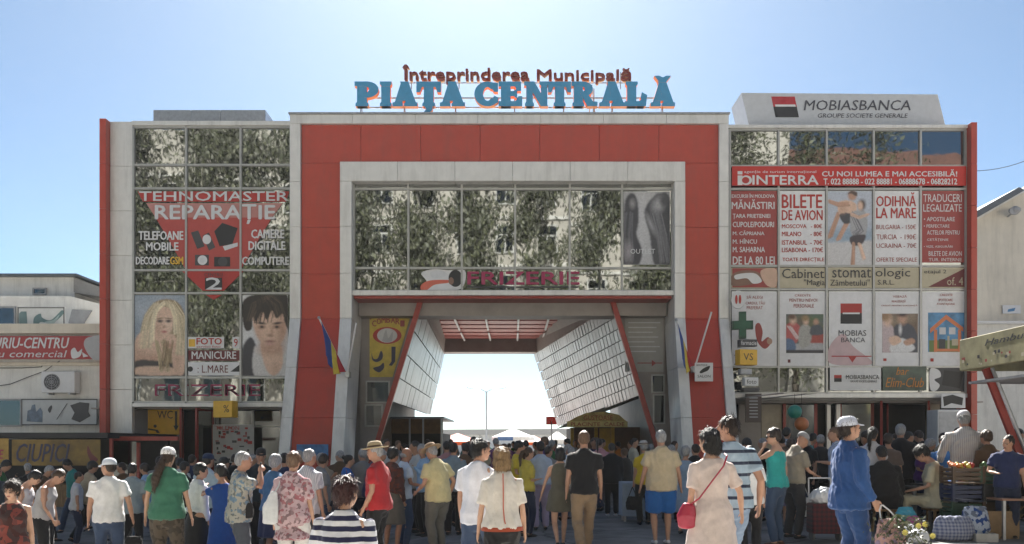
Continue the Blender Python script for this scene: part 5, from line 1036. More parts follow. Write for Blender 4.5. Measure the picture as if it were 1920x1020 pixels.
SHOEM = {c: mat('shoe_' + c, v, .6) for c, v in dict(black=(.02, .02, .022), white=(.62, .62, .64), brown=(.12, .06, .035), tan=(.3, .2, .12)).items()}

def ik(p, q, L1, L2, hint):
    p, q, h = np.array(p, float), np.array(q, float), np.array(hint, float); d = q - p; D = np.linalg.norm(d); mx = (L1 + L2) * .995
    if D > mx: d *= mx / D; q = p + d; D = mx
    t = d / D; x = (L1 ** 2 - L2 ** 2 + D * D) / (2 * D); r = math.sqrt(max(L1 ** 2 - x * x, 1e-6)); h = h - t * h.dot(t); h /= np.linalg.norm(h) + 1e-9
    return p + t * x + h * r, q

def person(label, px, top, Y, face=0, sex='m', wt=1.0, sk=0, hair=('short', BROWNH), shirt=None, legs=None, dress=None, shoes='black', hat=None, lean=4, head=(0, 0), la=None, ra=None, pose='stand', eyes=None, group='market crowd', gy=None, arm_gap=0.0, width=1.0, elbow=None):
    """one figure: px, top = the photo's head top; Y = metres from the camera; face 0 = seen from behind, 90 = facing left, -90 = right, 180 = to the camera"""
    X = PX(px, Y); gz = ground_z(X, Y); f = sex == 'f'; lean = R(lean) if abs(lean) > .1 else .002
    det = 0 if Y < 9.2 else 1 if Y < 14.2 else 2 if Y < 20 else 3
    vb, vc, vh = ((.0115, .0145, .011), (.0205, .0225, .015), (.030, .030, .022), (.038, .038, .03))[det]
    hipz = {'stand': .92, 'walk': .905, 'sit': .50, 'crouch': .62}[pose]; dz = hipz - .92
    def bend(P):
        P = np.array(P, float).reshape(-1, 3).copy(); z0 = .95; u = P[:, 2] - z0; k = u > 0; L = .5
        uc = np.minimum(u, L); an = lean * uc / L; cy = (L / lean) * (1 - np.cos(an)); cz = (L / lean) * np.sin(an); ex = np.maximum(u - L, 0); cy = cy + ex * np.sin(an); cz = cz + ex * np.cos(an)
        Q = P.copy(); Q[k, 1] = cy[k] + P[k, 1] * np.cos(an[k]); Q[k, 2] = z0 + cz[k] - P[k, 1] * np.sin(an[k]); Q[:, 2] += dz; return Q
    hy, hp = R(head[0]), R(head[1]) - lean * .8
    Mh = Matrix.Translation((0, .01, 1.53)) @ Matrix.Rotation(hy, 4, 'Z') @ Matrix.Rotation(-hp if False else hp, 4, 'X') @ Matrix.Translation((0, -.01, -1.53))
    def headT(P): return bend([tuple(Mh @ Vector(p)) for p in P])
    ref = headT([(0, .02, 1.76 + (.05 if hat == 'straw' else .03 if hat else .012))])[0]
    want = PZ(top, Y) - gz; k = want / ref[2]
    rot = R(face); hx = (ref[0] * math.cos(rot) - ref[1] * math.sin(rot)) * k
    root = thing('person', label, 'person', (X - hx, Y, gz), rot, group)
    def fin(mb, T=None):
        V = T(mb.V) if T else np.array(mb.V); mb.V = [tuple(v) for v in np.array(V) * k]; return mb
    sw = (.168 if f else .192) * width; s_ = .84 if f else 1.0; wa = 1 + (wt - 1) * .55
    rings = [(.82, .12, .09, -.005), (.87, .168 * wa, .118 * wt, -.008), (.94, (.185 if f else .172) * wa, .125 * wt, -.005), (1.08, (.14 if f else .152) * (wt * .6 + wa * .4), .102 * wt ** 1.25, .01 * wt), (1.20, (.148 if f else .165) * wa, .112 * wt, .01), (1.30, (.16 if f else .178) * wa, (.125 if f else .12) * wa, .012), (1.375, sw * .93, .105, .0), (1.425, sw * .74, .085, -.008), (1.468, .094, .068, -.008), (1.50, .060, .058, .0)]
    # body
    tor = MB(); tube(tor, [(0, r[3], r[0]) for r in rings], [(r[1], r[2]) for r in rings], 16); fin(tor, bend)
    hd = MB(); tube(hd, [(0, .0, 1.47), (0, .008, 1.53), (0, .02, 1.59)], [.056 * (.92 if f else 1.08), .053 * (.92 if f else 1.08), .06], 12)
    ball(hd, (0, .022, 1.652), (.074, .095, .105)); ball(hd, (0, .058, 1.598), (.057, .062, .072)); ball(hd, (0, .092, 1.556), (.03, .026, .022)); ball(hd, (0, .06, 1.565), (.048, .05, .03)); ball(hd, (0, .105, 1.66), (.052, .022, .022))
    if det < 3:
        tube(hd, [(0, .112, 1.652), (0, .132, 1.618), (0, .120, 1.606)], [.008, .014, .012], 8)
        for s in (-1, 1): ball(hd, (s * .077, .008, 1.628), (.010, .020, .031)); ball(hd, (s * .034, .098, 1.61), (.022, .02, .02))
    fin(hd, headT); body = MB(); body.add(tor.V, tor.F); body.add(hd.V, hd.F)
    SH, EL, WR, HA = {}, {}, {}, {}
    for s, tgt in ((-1, la), (1, ra)):
        sh = bend([(s * (sw - .004), -.005, 1.392)])[0]; SH[s] = sh
        t = tgt or (s * (.055 + arm_gap + .12 * (wt - 1)), .05, -.535); hint = (elbow or {}).get(s) or (s * .45, -1.0, -.15)
        if t[2] > -.1 and not (elbow or {}).get(s): hint = (s * .8, -.2, -1.0)
        EL[s], WR[s] = ik(sh, sh + np.array(t), .285, .255, hint)
        d = WR[s] - EL[s]; d /= np.linalg.norm(d); b_ = MB()
        tube(b_, [sh + np.array([-s * .06, 0, .018]), sh + np.array([s * .008, 0, 0]), sh * .55 + EL[s] * .45, EL[s], EL[s] * .65 + WR[s] * .35, WR[s]], [.05 * s_, .054 * s_ * wa, .045 * s_ * wa, .037 * s_, .038 * s_, (.026 * s_, .023 * s_)], 12)
        hs = .92 if f else 1.0; hint_h = (1, 0, 0) if abs(d[2]) > .5 else (0, 0, 1); a, bb = frame_of(d, hint_h); P0 = WR[s]
        if np.dot(a, (0, 1, 0)) < 0 and abs(a[1]) > .3: a = -a
        cu = -np.sign(np.dot(bb, (s, 0, 0)) or 1) * bb      # fingers curl towards the body
        tube(b_, [P0, P0 + d * .045 * hs, P0 + d * .09 * hs], [(.024, .018), (.039 * hs, .017), (.038 * hs, .013)], 10, hint_h); HA[s] = P0 + d * .09 * hs
        if det < 2:
            for q, (o, L) in enumerate(((.030, .070), (.010, .080), (-.011, .074), (-.031, .058))):
                b0 = P0 + d * .082 * hs + a * o * hs; b1 = b0 + d * L * .5 * hs + cu * .006; b2 = b0 + d * L * .82 * hs + cu * .026; tube(b_, [b0, b1, b2], [.0092, .0088, .0072], 7)
            th = P0 + d * .03 * hs + a * .03; tube(b_, [th, th + a * .026 + d * .03 + cu * .006, th + a * .03 + d * .062 + cu * .018], [.013, .011, .008], 7)
        else:
            tube(b_, [P0 + d * .085, P0 + d * .13, P0 + d * .16 + cu * .02], [(.036, .013), (.034, .012), (.026, .01)], 8, hint_h); th = P0 + d * .03 + a * .03; tube(b_, [th, th + a * .028 + d * .055], [.013, .009], 6)
        fin(b_); body.add(b_.V, b_.F)
    HIP, KN, AN = {}, {}, {}
    for s in (-1, 1):
        hip = np.array([s * .092 * wa, -.005, .90 + dz]); HIP[s] = hip; ph = 1 if s > 0 else -1
        if pose == 'stand': an = np.array([s * .10, .015 * s - .01, .085])
        elif pose == 'walk': an = np.array([s * .085, .27 if s > 0 else -.30, .09 if s > 0 else .16])
        elif pose == 'sit': an = np.array([s * .13, .40, .085])
        else: an = np.array([s * .12, .14, .085])
        KN[s], AN[s] = ik(hip, an, .425, .405, (s * .12, 1, 0)); b_ = MB(); q = .93 if f else 1.0
        tube(b_, [hip + np.array([0, 0, .03]), hip * .6 + KN[s] * .4, KN[s], KN[s] * .7 + AN[s] * .3 + np.array([0, -.012, 0]), KN[s] * .25 + AN[s] * .75, AN[s]], [.088 * wa, .075 * wa * q, .055 * q, .056 * q, .042 * q, .035 * q], 12)
        tube(b_, [AN[s] + np.array([0, -.03, -.03]), AN[s] + np.array([0, .05, -.045]), AN[s] + np.array([0, .13, -.06])], [(.03, .03), (.036, .03), (.038, .016)], 10, (0, 0, 1)); fin(b_); body.add(b_.V, b_.F)
    queue('body', body, skin(SK[sk]), root, vb, 0, 2 if det < 2 else 1)
    for s in (-1, 1):
        b_ = MB(); A_ = AN[s]; lift = pose == 'walk' and s < 0; dd = np.array([0, .9, -.35]) if lift else np.array([0, 1, 0]); dn = np.array([0, -.35, -.9]) if lift else np.array([0, 0, -1.0])
        P = [A_ - dd * .055 + dn * .05, A_ - dd * .03 + dn * .046, A_ + dd * .05 + dn * .05, A_ + dd * .13 + dn * .056, A_ + dd * .175 + dn * .06]
        tube(b_, P, [(.028, .03), (.036, .04), (.042, .036), (.046, .027), (.034, .02)], 12, (0, 0, 1)); fin(b_); queue('shoe', b_, SHOEM[shoes], root, vc, 0, 1)
    # clothes
    E = .014
    def sleeves(mb, frac, e):
        for s in (-1, 1):
            sh, el, wr = SH[s], EL[s], WR[s]; pts = [sh + np.array([-s * .075, 0, .022]), sh + np.array([s * .008, 0, .0])]; rd = [.050 * s_, (.054 * s_ * wa + e * .5)]
            if frac <= 1: pts += [sh * (1 - frac * .6) + el * frac * .6, sh * (1 - frac) + el * frac]; rd += [.058 * s_ * wa + e * .7, .056 * s_ * wa + e]
            else: g = frac - 1; pts += [sh * .45 + el * .55, el, el * (1 - g) + wr * g]; rd += [.053 * s_ * wa + e * .6, .046 * s_ + e * .7, (.043 - .010 * g) * s_ + e * .5]
            b_ = MB(); tube(b_, pts, rd, 12, cap=.15); fin(b_); mb.add(b_.V, b_.F)
    def torso_cloth(hem, e, neck=1.485, flare=0.0):
        rg = [r for r in rings if r[0] > hem + .02 and r[0] < neck + .02]; h0 = min(rings, key=lambda r: abs(r[0] - max(hem, .9))); pts = [(0, h0[3], hem)] + [(0, r[3], r[0]) for r in rg]; hx_ = lambda z_: .014 * max(0, min(1, (1.16 - z_) / .1)); rd = [(h0[1] + e * 1.4 + hx_(hem) + flare, h0[2] + e * 1.4 + hx_(hem) + flare)] + [(r[1] + e + hx_(r[0]), r[2] + e + hx_(r[0])) for r in rg]
        b_ = MB(); tube(b_, pts, rd, 18, cap=.1); return b_
    if shirt:
        kind, m = shirt[0], shirt[1]; hem, fr, e = {'tee': (.86, .62, .018), 'shirt': (.84, .68, .022), 'long': (.86, 1.93, .02), 'tank': (.88, 0, .010), 'blouse': (.90, .8, .022), 'tunic': (.66, .8, .026), 'tucked': (1.0, .66, .018), 'tuckedlong': (1.0, 1.95, .02), 'jacket': (.80, 1.97, .03)}[kind]
        b_ = fin(torso_cloth(hem, e, 1.44 if kind == 'tank' else 1.485), bend)
        if fr: sleeves(b_, fr, e)
        if kind in ('shirt', 'jacket', 'tucked'):
            c_ = MB(); tube(c_, [(0, -.006, 1.478), (0, -.004, 1.515)], [(.078, .072), (.066, .063)], 14, cap=.1); fin(c_, bend); b_.add(c_.V, c_.F)
        queue(kind if kind in ('shirt', 'jacket', 'blouse', 'tunic') else 'shirt', b_, m, root, vc, .015 if det < 2 else .008, 1, 22)
    if legs:
        kind, m = legs[0], legs[1]; b_ = MB()
        if kind in ('trousers', 'jeans', 'shorts', 'leggings'):
            zt = 1.0 if shirt and shirt[0] in ('tee', 'shirt', 'long', 'tank', 'blouse', 'tunic', 'jacket') else 1.1; pr = [(.765, .105, .085, -.005)] + [r for r in rings if r[0] < zt]; e = .006 if kind == 'leggings' else .012; t_ = MB(); tube(t_, [(0, r[3], r[0]) for r in pr], [(r[1] + e, r[2] + e) for r in pr], 16, cap=.2)
            fin(t_, bend); b_.add(t_.V, t_.F); x = {'trousers': .022, 'jeans': .014, 'shorts': .034, 'leggings': .007}[kind]
            for s in (-1, 1):
                t_ = MB(); h_, kn, an = HIP[s], KN[s], AN[s]; up = h_ + np.array([0, 0, .02])
                if kind == 'shorts': P = [up, h_ * .6 + kn * .4, h_ * .05 + kn * .95]; rd = [.09 * wa + .014, .080 * wa + x, .078 * wa + x]
                else: P = [up, h_ * .6 + kn * .4, kn, kn * .6 + an * .4, an * .97 + kn * .03 + np.array([0, 0, -.02])]; rd = [.09 * wa + .012, .077 * wa + x, .057 + x, .054 + x, .042 + x * 1.2]
                tube(t_, P, rd, 14, cap=.15); fin(t_); b_.add(t_.V, t_.F)
            queue('shorts' if kind == 'shorts' else 'trousers', b_, m, root, vc, .014 if det < 2 else .008, 1, 18)
        else:
            hem = {'skirt': .50, 'longskirt': .12, 'mini': .62}[kind]; n = 7; zs_ = np.linspace(hem, 1.07, n); t_ = MB(); fl = (1.07 - hem) * .10
            rd = []
            for z_ in zs_: g = 1 - (z_ - hem) / (1.07 - hem); rd.append((.145 * wa + .05 * min(1, g * 3) + fl * g, .11 * wt + .035 * min(1, g * 3) + fl * g))
            tube(t_, [(0, 0, z_) for z_ in zs_], rd, 36, cap=.05, f=lambda a, u: 1 + .05 * (1 - u) * math.sin(7 * a + 1) + .03 * (1 - u) * math.sin(11 * a)); fin(t_, bend); queue('skirt', t_, m, root, vc, .008, 1, 16, (1, 1, .1))
    if dress:
        m, hem, fr = dress[0], (.80 if pose == 'sit' else dress[1]), dress[2]; b_ = MB(); rg = [r for r in rings if r[0] > 1.0 and r[0] < 1.5]; n = 6; zs_ = np.linspace(hem, .99, n); fl = dress[3] if len(dress) > 3 else (.99 - hem) * .12
        pts = [(0, 0, z_) for z_ in zs_] + [(0, r[3], r[0]) for r in rg]; rd = []
        for z_ in zs_: g = 1 - (z_ - hem) / (.99 - hem); rd.append((.185 * wa + .012 + fl * g, .13 * wt + .012 + fl * g))
        rd += [(r[1] + .013, r[2] + .013) for r in rg]; tube(b_, pts, rd, 36, cap=.05, f=lambda a, u: 1 + max(0, .5 - u) * (.10 * math.sin(6 * a + 1) + .05 * math.sin(11 * a))); fin(b_, bend)
        if pose == 'sit':
            for s in (-1, 1): t_ = MB(); tube(t_, [HIP[s], KN[s], KN[s] * .45 + AN[s] * .55], [.115 * wa, .09, .085], 12); fin(t_); b_.add(t_.V, t_.F)
        if fr: sleeves(b_, fr, .018)
        queue('dress', b_, m, root, vc, .009 if det < 2 else .006, 1, 18, (1, 1, .25))
    # hair and hats
    hs_, hc = hair
    if hs_ != 'none':
        h = MB()
        if hs_ == 'bald': ball(h, (0, -.012, 1.618), (.081, .082, .042))
        else:
            big = {'perm': 1.12, 'bob': 1.05, 'long': 1.03, 'thick': 1.08}.get(hs_, 1.0); ball(h, (0, .002, 1.674), (.082 * big, .101 * big, .096 * big)); ball(h, (0, -.028, 1.632), (.078 * big, .066 * big, .072 * big))
            if hs_ == 'bob': ball(h, (0, -.022, 1.598), (.098, .080, .090)); ball(h, (0, -.035, 1.555), (.092, .062, .06))
            if hs_ == 'long': ball(h, (0, -.03, 1.59), (.095, .074, .10)); tube(h, [(0, -.06, 1.58), (0, -.095, 1.48), (0, -.135, 1.36), (0, -.15, 1.26)], [(.085, .04), (.095, .035), (.085, .03), (.05, .02)], 12)
            if hs_ == 'tail': tube(h, [(0, -.09, 1.68), (0, -.14, 1.66), (0, -.165, 1.56), (0, -.15, 1.42), (0, -.14, 1.34)], [.02, .03, .035, .028, .012], 10)
            if hs_ == 'hang': tube(h, [(-.02, -.085, 1.62), (-.05, -.13, 1.50), (-.085, -.16, 1.34), (-.10, -.165, 1.20)], [.04, (.055, .035), (.055, .03), (.02, .015)], 10)
            if hs_ == 'bun': ball(h, (0, -.10, 1.70), .045)
            if hs_ in ('perm', 'bob', 'thick'): ball(h, (0, .045, 1.715), (.062, .055, .045))
        fin(h, headT); queue('hair', h, hairm(hc), root, vh, .012 if det < 2 else .006, 1, 60, (1, 1, .25))
    if hat:
        h = MB(); ht, hm = hat if isinstance(hat, tuple) else (hat, None)
    if hat and ht == 'cap':
        def dome(mb):
            V = []; seg = 18
            for zz_, rr_ in ((0, 1.0), (.035, .99), (.065, .9), (.09, .68), (.102, .35)): V += [(.088 * rr_ * math.cos(2 * math.pi * i / seg), .002 + .108 * rr_ * math.sin(2 * math.pi * i / seg), 1.672 + zz_) for i in range(seg)]
            mb.add(V, [(j * seg + i, j * seg + (i + 1) % seg, (j + 1) * seg + (i + 1) % seg, (j + 1) * seg + i) for j in range(4) for i in range(seg)] + [tuple(range(seg))[::-1], tuple(range(4 * seg, 5 * seg))])
        dome(h); fin(h, headT); o = mesh_obj('cap', h.V, h.F, hm, root, True); b_ = MB(); V = []
        for i in range(13): a = math.pi * i / 12; V += [(.080 * math.cos(a), .075 + .105 * math.sin(a), 1.684 - .022 * math.sin(a)), (.078 * math.cos(a), .06 + .02 * math.sin(a), 1.690)]
        V += [(x_, y_, z_ - .006) for x_, y_, z_ in V]; b_.add(V, [(2 * i, 2 * i + 2, 2 * i + 3, 2 * i + 1) for i in range(12)] + [(26 + 2 * i, 27 + 2 * i, 29 + 2 * i, 28 + 2 * i) for i in range(12)] + [(2 * i, 26 + 2 * i, 28 + 2 * i, 2 * i + 2) for i in range(12)]); fin(b_, headT); mesh_obj('visor', b_.V, b_.F, hm, o, True)
    if hat and ht in ('straw', 'bucket'):
        br = .165 if ht == 'straw' else .12; h.lathe([(.084, .01), (br * .8, -.004), (br, .004), (br, .012), (br * .8, .006), (.092, .02), (.088, .055), (.075, .088), (.045, .10)], (0, .012, 1.69), 22, sy=1.12); fin(h, headT); o = mesh_obj('hat', h.V, h.F, hm, root, True)
        b_ = MB(); b_.lathe([(.0945, .018), (.0935, .04)], (0, .012, 1.69), 22, sy=1.12); fin(b_, headT); mesh_obj('hat_band', b_.V, b_.F, cloth((.10, .06, .04)), o, True)
    if eyes or (eyes is None and det < 2 and (abs(face) > 50)):
        for s in (-1, 1):
            e_ = MB(); ball(e_, (s * .032, .111, 1.633), (.014, .007, .007), 10, 6); fin(e_, headT); mesh_obj('eye', e_.V, e_.F, M_EYE, root, True); e_ = MB(); tube(e_, [(s * .014, .125, 1.655), (s * .034, .123, 1.661), (s * .054, .108, 1.655)], [.004, .0045, .003], 6); fin(e_, headT); mesh_obj('eyebrow', e_.V, e_.F, hairm(hc), root, True)
        e_ = MB(); ball(e_, (0, .116, 1.577), (.024, .008, .007), 10, 6); fin(e_, headT); mesh_obj('mouth', e_.V, e_.F, M_MOUTH, root, True)
    if eyes == 'shades':
        g = MB()
        for s in (-1, 1): ball(g, (s * .036, .118, 1.634), (.03, .012, .022), 12, 7); tube(g, [(s * .066, .105, 1.64), (s * .08, .03, 1.64)], [.004, .004], 6)
        fin(g, headT); mesh_obj('sunglasses', g.V, g.F, M_LENS, root, True)
    rm = Matrix.Translation(root.location) @ Matrix.Rotation(rot, 4, 'Z')
    W = lambda p: rm @ Vector(np.array(p) * k)
    return dict(root=root, k=k, hand={s: W(HA[s]) for s in HA}, sh={s: W(SH[s]) for s in SH}, hip={s: W(HIP[s]) for s in HIP}, W=W)

c = cloth
WHT, OFFW, NAVY, BLK, JEAN, LJEAN = (.72, .72, .73), (.60, .56, .50), (.02, .028, .06), (.018, .018, .02), (.045, .07, .13), (.22, .30, .42)
PEOPLE = {}
def P_(key, *a, **kw): PEOPLE[key] = person(*a, **kw)
# ---- near the camera
P_('stripe', 'dark red haired woman in navy and white striped top, nearest to the camera', 648, 893, 4.9, -12, 'f', 1.35, 0, ('thick', AUBURN), ('tee', c((.70, .70, .74), 'stripe', (.02, .022, .06), .062)), ('trousers', c(BLK)), head=(-10, 0), width=1.12)
P_('blouse', 'blond woman with bob in white blouse with red seam and black trousers', 940, 838, 7.5, 6, 'f', 1.0, 0, ('bob', BLOND), ('blouse', c((.62, .58, .53))), ('trousers', c(BLK)), pose='walk', arm_gap=.03)
P_('young', 'young man in white shirt and jeans walking beside the blond woman', 903, 822, 8.2, -28, 'm', .95, 1, ('short', BLACKH), ('shirt', c((.66, .67, .74))), ('jeans', c(JEAN)), head=(-38, 0), pose='walk', eyes=True)
P_('pink', 'black haired woman in long cream pink dress', 1331, 802, 7.7, 8, 'f', 1.05, 0, ('bob', BLACKH), dress=(c((.60, .50, .46)), .28, .75, .10), shoes='tan', pose='walk', ra=(.20, .12, -.47), la=(-.03, .10, -.50), head=(22, 0))
P_('polo', 'tall man in blue polo with dark thin stripes beside the cream dress', 1366, 779, 8.4, 4, 'm', 1.1, 1, ('short', DBROWN), ('tee', c((.32, .42, .52), 'thin', (.03, .04, .07), .12)), ('jeans', c(LJEAN)), head=(52, 0), pose='walk', ra=(.10, .0, -.5), eyes=True)
P_('jacket', 'heavy man in dark blue tracksuit and white topped cap facing right', 1590, 777, 8.9, -84, 'm', 1.25, 1, ('short', DBROWN), ('jacket', c((.022, .07, .21))), ('trousers', c((.022, .06, .17))), hat=('cap', c((.55, .58, .68))), lean=-3, la=(-.06, .14, -.50), ra=(.06, .13, -.49), eyes=True)
P_('black', 'man in black shirt and tan trousers walking into the passage', 1095, 807, 11.6, 3, 'm', 1.05, 1, ('short', LBROWN), ('tee', c((.012, .012, .014))), ('trousers', c((.27, .19, .12))), pose='walk', shoes='white')
P_('olive', 'black haired young woman in short olive dress and bare legs', 1050, 836, 12.0, 4, 'f', .98, 0, ('bob', BLACKH), dress=(c((.11, .105, .08)), .66, 0, .05), pose='walk', la=(-.16, .08, -.50))
P_('shorts', 'heavy grey haired man in beige shirt and bright blue shorts', 1240, 806, 12.6, 2, 'm', 1.4, 1, ('short', GREYH), ('shirt', c((.52, .43, .29))), ('shorts', c((.015, .11, .36))), shoes='white', arm_gap=.03)
P_('teal', 'woman in turquoise sleeveless top and jeans with hand at her mouth', 1450, 802, 12.1, 40, 'f', 1.0, 0, ('thick', DBROWN), ('tank', c((.03, .33, .32))), ('jeans', c((.05, .08, .14))), pose='stand', la=(.13, .20, .08), ra=(.07, .02, -.53), head=(35, 0), eyes='shades', shoes='brown')
# ---- left
P_('l1', 'dark haired woman in red and brown patterned dress at the left edge', 27, 900, 8.8, -150, 'f', 1.15, 0, ('perm', DBROWN), dress=(c((.20, .05, .04), 'floral', (.05, .03, .03), .05), .35, 0), head=(-20, 0))
P_('l2', 'person in dark clothes behind the patterned dress at the left edge', -4, 872, 13.5, -100, 'm', 1.1, 1, ('short', BLACKH), ('tee', c((.05, .06, .07))), ('trousers', c(BLK)))
P_('l3', 'woman in white sleeveless top and dark jeans bending right, left one of two', 74, 886, 12.0, -86, 'f', 1.1, 0, ('thick', BLACKH), ('tank', c((.50, .49, .52))), ('jeans', c(NAVY)), lean=24, ra=(.05, .12, -.51))
P_('l4', 'woman in pale grey sleeveless top and black trousers bending right, right one of two', 118, 884, 11.6, -80, 'f', 1.2, 1, ('short', BROWNH), ('tank', c((.42, .41, .42))), ('trousers', c(BLK)), lean=26, ra=(.05, .15, -.50))
P_('l5', 'person in white shirt deep in the shade of the awning stall', 148, 884, 14.6, -60, 'm', 1.0, 1, ('short', BLACKH), ('tee', c((.50, .51, .55))), ('jeans', c(NAVY)))
P_('l6', 'man in plain white shirt, jeans and pale cap seen from behind', 199, 857, 10.9, 14, 'm', 1.15, 1, ('short', DBROWN), ('tee', c(WHT)), ('jeans', c(JEAN)), hat=('cap', c((.62, .66, .74))), head=(58, 0), arm_gap=.02, ra=(.12, .03, -.5))
P_('l7', 'person in grey blue shirt between white shirt and green shirt', 246, 868, 13.2, 10, 'm', 1.0, 1, ('short', BLACKH), ('shirt', c((.24, .30, .33))), ('trousers', c(BLK)))
P_('l8', 'person in green shirt with white cap and long brown hair down the back', 312, 836, 10.6, 4, 'f', 1.2, 0, ('hang', BROWNH), ('tee', c((.05, .17, .11))), ('trousers', c((.055, .045, .035), 'floral', (.10, .08, .06), .05)), hat=('cap', c((.78, .78, .78))), arm_gap=.03, width=1.1)
P_('l9', 'person in black behind the green shirt', 346, 864, 14.2, -30, 'm', 1.0, 1, ('short', BLACKH), ('tee', c(BLK)), ('trousers', c(BLK)))
P_('l10', 'dark haired woman in long sleeved white blouse and black skirt', 377, 868, 11.4, -40, 'f', 1.1, 1, ('thick', BLACKH), ('tuckedlong', c((.62, .60, .62))), ('longskirt', c(BLK)), head=(-35, 0), la=(-.08, .12, -.50))
P_('l11', 'man in navy cap and light blue shirt behind the white blouse', 390, 848, 13.3, -20, 'm', 1.0, 1, ('short', BLACKH), ('shirt', c((.34, .44, .52))), ('trousers', c(NAVY)), hat=('cap', c((.015, .03, .08))))
P_('l12', 'dark haired woman in long royal blue dress with one arm raised', 410, 870, 11.2, 60, 'f', 1.05, 1, ('thick', BLACKH), dress=(c((.012, .06, .26)), .15, .5, .10), la=(.18, .40, .02), elbow={-1: (-.5, .2, -.6)})
P_('l13', 'man in blue flowered shirt holding a phone up to his face', 458, 846, 10.6, -68, 'm', 1.15, 1, ('short', GREYH), ('shirt', c((.14, .22, .30), 'floral', (.34, .34, .30), .035)), ('trousers', c((.07, .08, .10))), ra=(-.06, .26, .10), la=(.07, .26, .08), eyes=True)
P_('l14', 'person in black cap and dark shirt in front of the shop window', 492, 838, 14.0, -160, 'm', 1.0, 1, ('short', BLACKH), ('tee', c((.02, .03, .04))), ('trousers', c(BLK)), hat=('cap', c(BLK)))
P_('l15', 'grey haired woman in blue grey top between flowered shirt and pink tunic', 516, 852, 12.0, -20, 'f', 1.1, 1, ('perm', GREYH), ('blouse', c((.05, .13, .26))), ('skirt', c((.03, .04, .09))))
P_('l16', 'woman in pink flowered tunic and white trousers seen from behind', 549, 847, 10.1, -6, 'f', 1.3, 0, ('perm', LBROWN), ('tunic', c((.34, .13, .15), 'floral', (.50, .36, .38), .035)), ('trousers', c((.68, .66, .64))), width=1.05)
P_('l17', 'grey haired man in white striped shirt right of the pink tunic', 580, 841, 11.6, -30, 'm', 1.05, 1, ('short', GREYH), ('shirt', c((.44, .46, .52), 'vstripe', (.62, .63, .66), .03)), ('trousers', c((.05, .05, .06))))
P_('l18', 'dark haired woman in bright blue top under the left flag', 656, 852, 15.0, -70, 'f', 1.0, 0, ('bun', BLACKH), ('tee', c((.02, .12, .42))), ('jeans', c(NAVY)))
# ---- centre
P_('c2', 'man in red polo shirt and straw hat facing left', 700, 827, 10.6, 74, 'm', 1.15, 1, ('short', GREYH), ('tee', c((.38, .025, .03))), ('trousers', c(BLK)), hat=('straw', c((.42, .33, .20))), head=(20, 0), ra=(.03, .18, -.44), la=(-.04, .1, -.5), eyes=True)
P_('c3', 'woman in rust patterned blouse and grey skirt behind the red polo', 738, 838, 12.4, -30, 'f', 1.05, 2, ('thick', BLACKH), ('tuckedlong', c((.11, .035, .025), 'floral', (.06, .03, .03), .04)), ('skirt', c((.10, .095, .085))))
P_('c4', 'man in pale blue shirt and jeans right of the rust blouse', 763, 838, 12.9, -60, 'm', 1.0, 2, ('bald', GREYH), ('tee', c((.52, .60, .72))), ('jeans', c(JEAN)), ra=(.06, .24, -.30))
P_('c5', 'stooping man in yellow shirt, grey trousers and tan hat', 802, 832, 11.8, 50, 'm', 1.3, 1, ('short', GREYH), ('shirt', c((.56, .49, .27))), ('trousers', c((.12, .115, .10))), hat=('straw', c((.26, .17, .09))), lean=14, ra=(.10, -.02, -.47), la=(-.06, .18, -.40), eyes=True)
P_('c6', 'man in blue grey shirt and black trousers seen from behind', 851, 829, 14.0, -12, 'm', 1.05, 1, ('short', BLACKH), ('shirt', c((.17, .23, .29))), ('trousers', c(BLK)))
P_('c7', 'dark haired man in pink shirt behind the tan hat', 836, 826, 16.0, 20, 'm', 1.0, 1, ('short', BLACKH), ('tee', c((.42, .22, .24))), ('trousers', c(BLK)))
P_('c8', 'person in white shirt left of the yellow stooping man', 776, 826, 15.4, 120, 'm', 1.0, 1, ('short', BLACKH), ('tee', c((.50, .50, .50))), ('trousers', c(BLK)))
P_('c10', 'woman in yellow shirt and black trousers facing right, left of two in yellow', 976, 826, 14.4, -100, 'f', 1.05, 1, ('thick', BLACKH), ('tee', c((.55, .42, .04))), ('trousers', c(BLK)), ra=(.0, .26, -.28))
P_('c11', 'woman in yellow top with crossed arms beside the lilac trousers', 993, 838, 13.6, -60, 'f', 1.05, 0, ('tail', BROWNH), ('blouse', c((.52, .43, .08))), ('trousers', c(NAVY)), ra=(-.08, .24, -.26))
P_('c12', 'woman in pale blue top and lilac trousers seen from behind', 1013, 827, 14.6, 8, 'f', 1.1, 1, ('thick', BLACKH), ('blouse', c((.42, .50, .64))), ('trousers', c((.33, .29, .44))))
P_('c15', 'person in black with dark backpack facing the food kiosk', 1147, 830, 17.4, 4, 'm', 1.1, 1, ('short', BLACKH), ('jacket', c(BLK)), ('trousers', c(BLK)), shoes='white')
P_('c16', 'person in dark grey coat beside the one in black', 1170, 840, 17.6, 30, 'f', 1.1, 1, ('thick', LBROWN), ('jacket', c((.05, .045, .04))), ('trousers', c(BLK)), shoes='white')
P_('c17', 'woman in yellow shirt with pale hat near the food kiosk', 1207, 826, 15.6, 10, 'f', 1.1, 1, ('short', GREYH), ('tee', c((.55, .40, .03))), ('trousers', c(BLK)), hat=('bucket', c((.50, .48, .45))))
P_('c18', 'grey haired woman in pale blue overall behind the blue shorts', 1288, 836, 14.0, -30, 'f', 1.2, 1, ('perm', GREYH), dress=(c((.24, .33, .46)), .45, .8))
P_('c21', 'person in white shirt and black trousers behind the blue polo', 1408, 836, 11.0, -10, 'f', 1.0, 1, ('thick', BLACKH), ('tee', c(WHT)), ('trousers', c(BLK)))
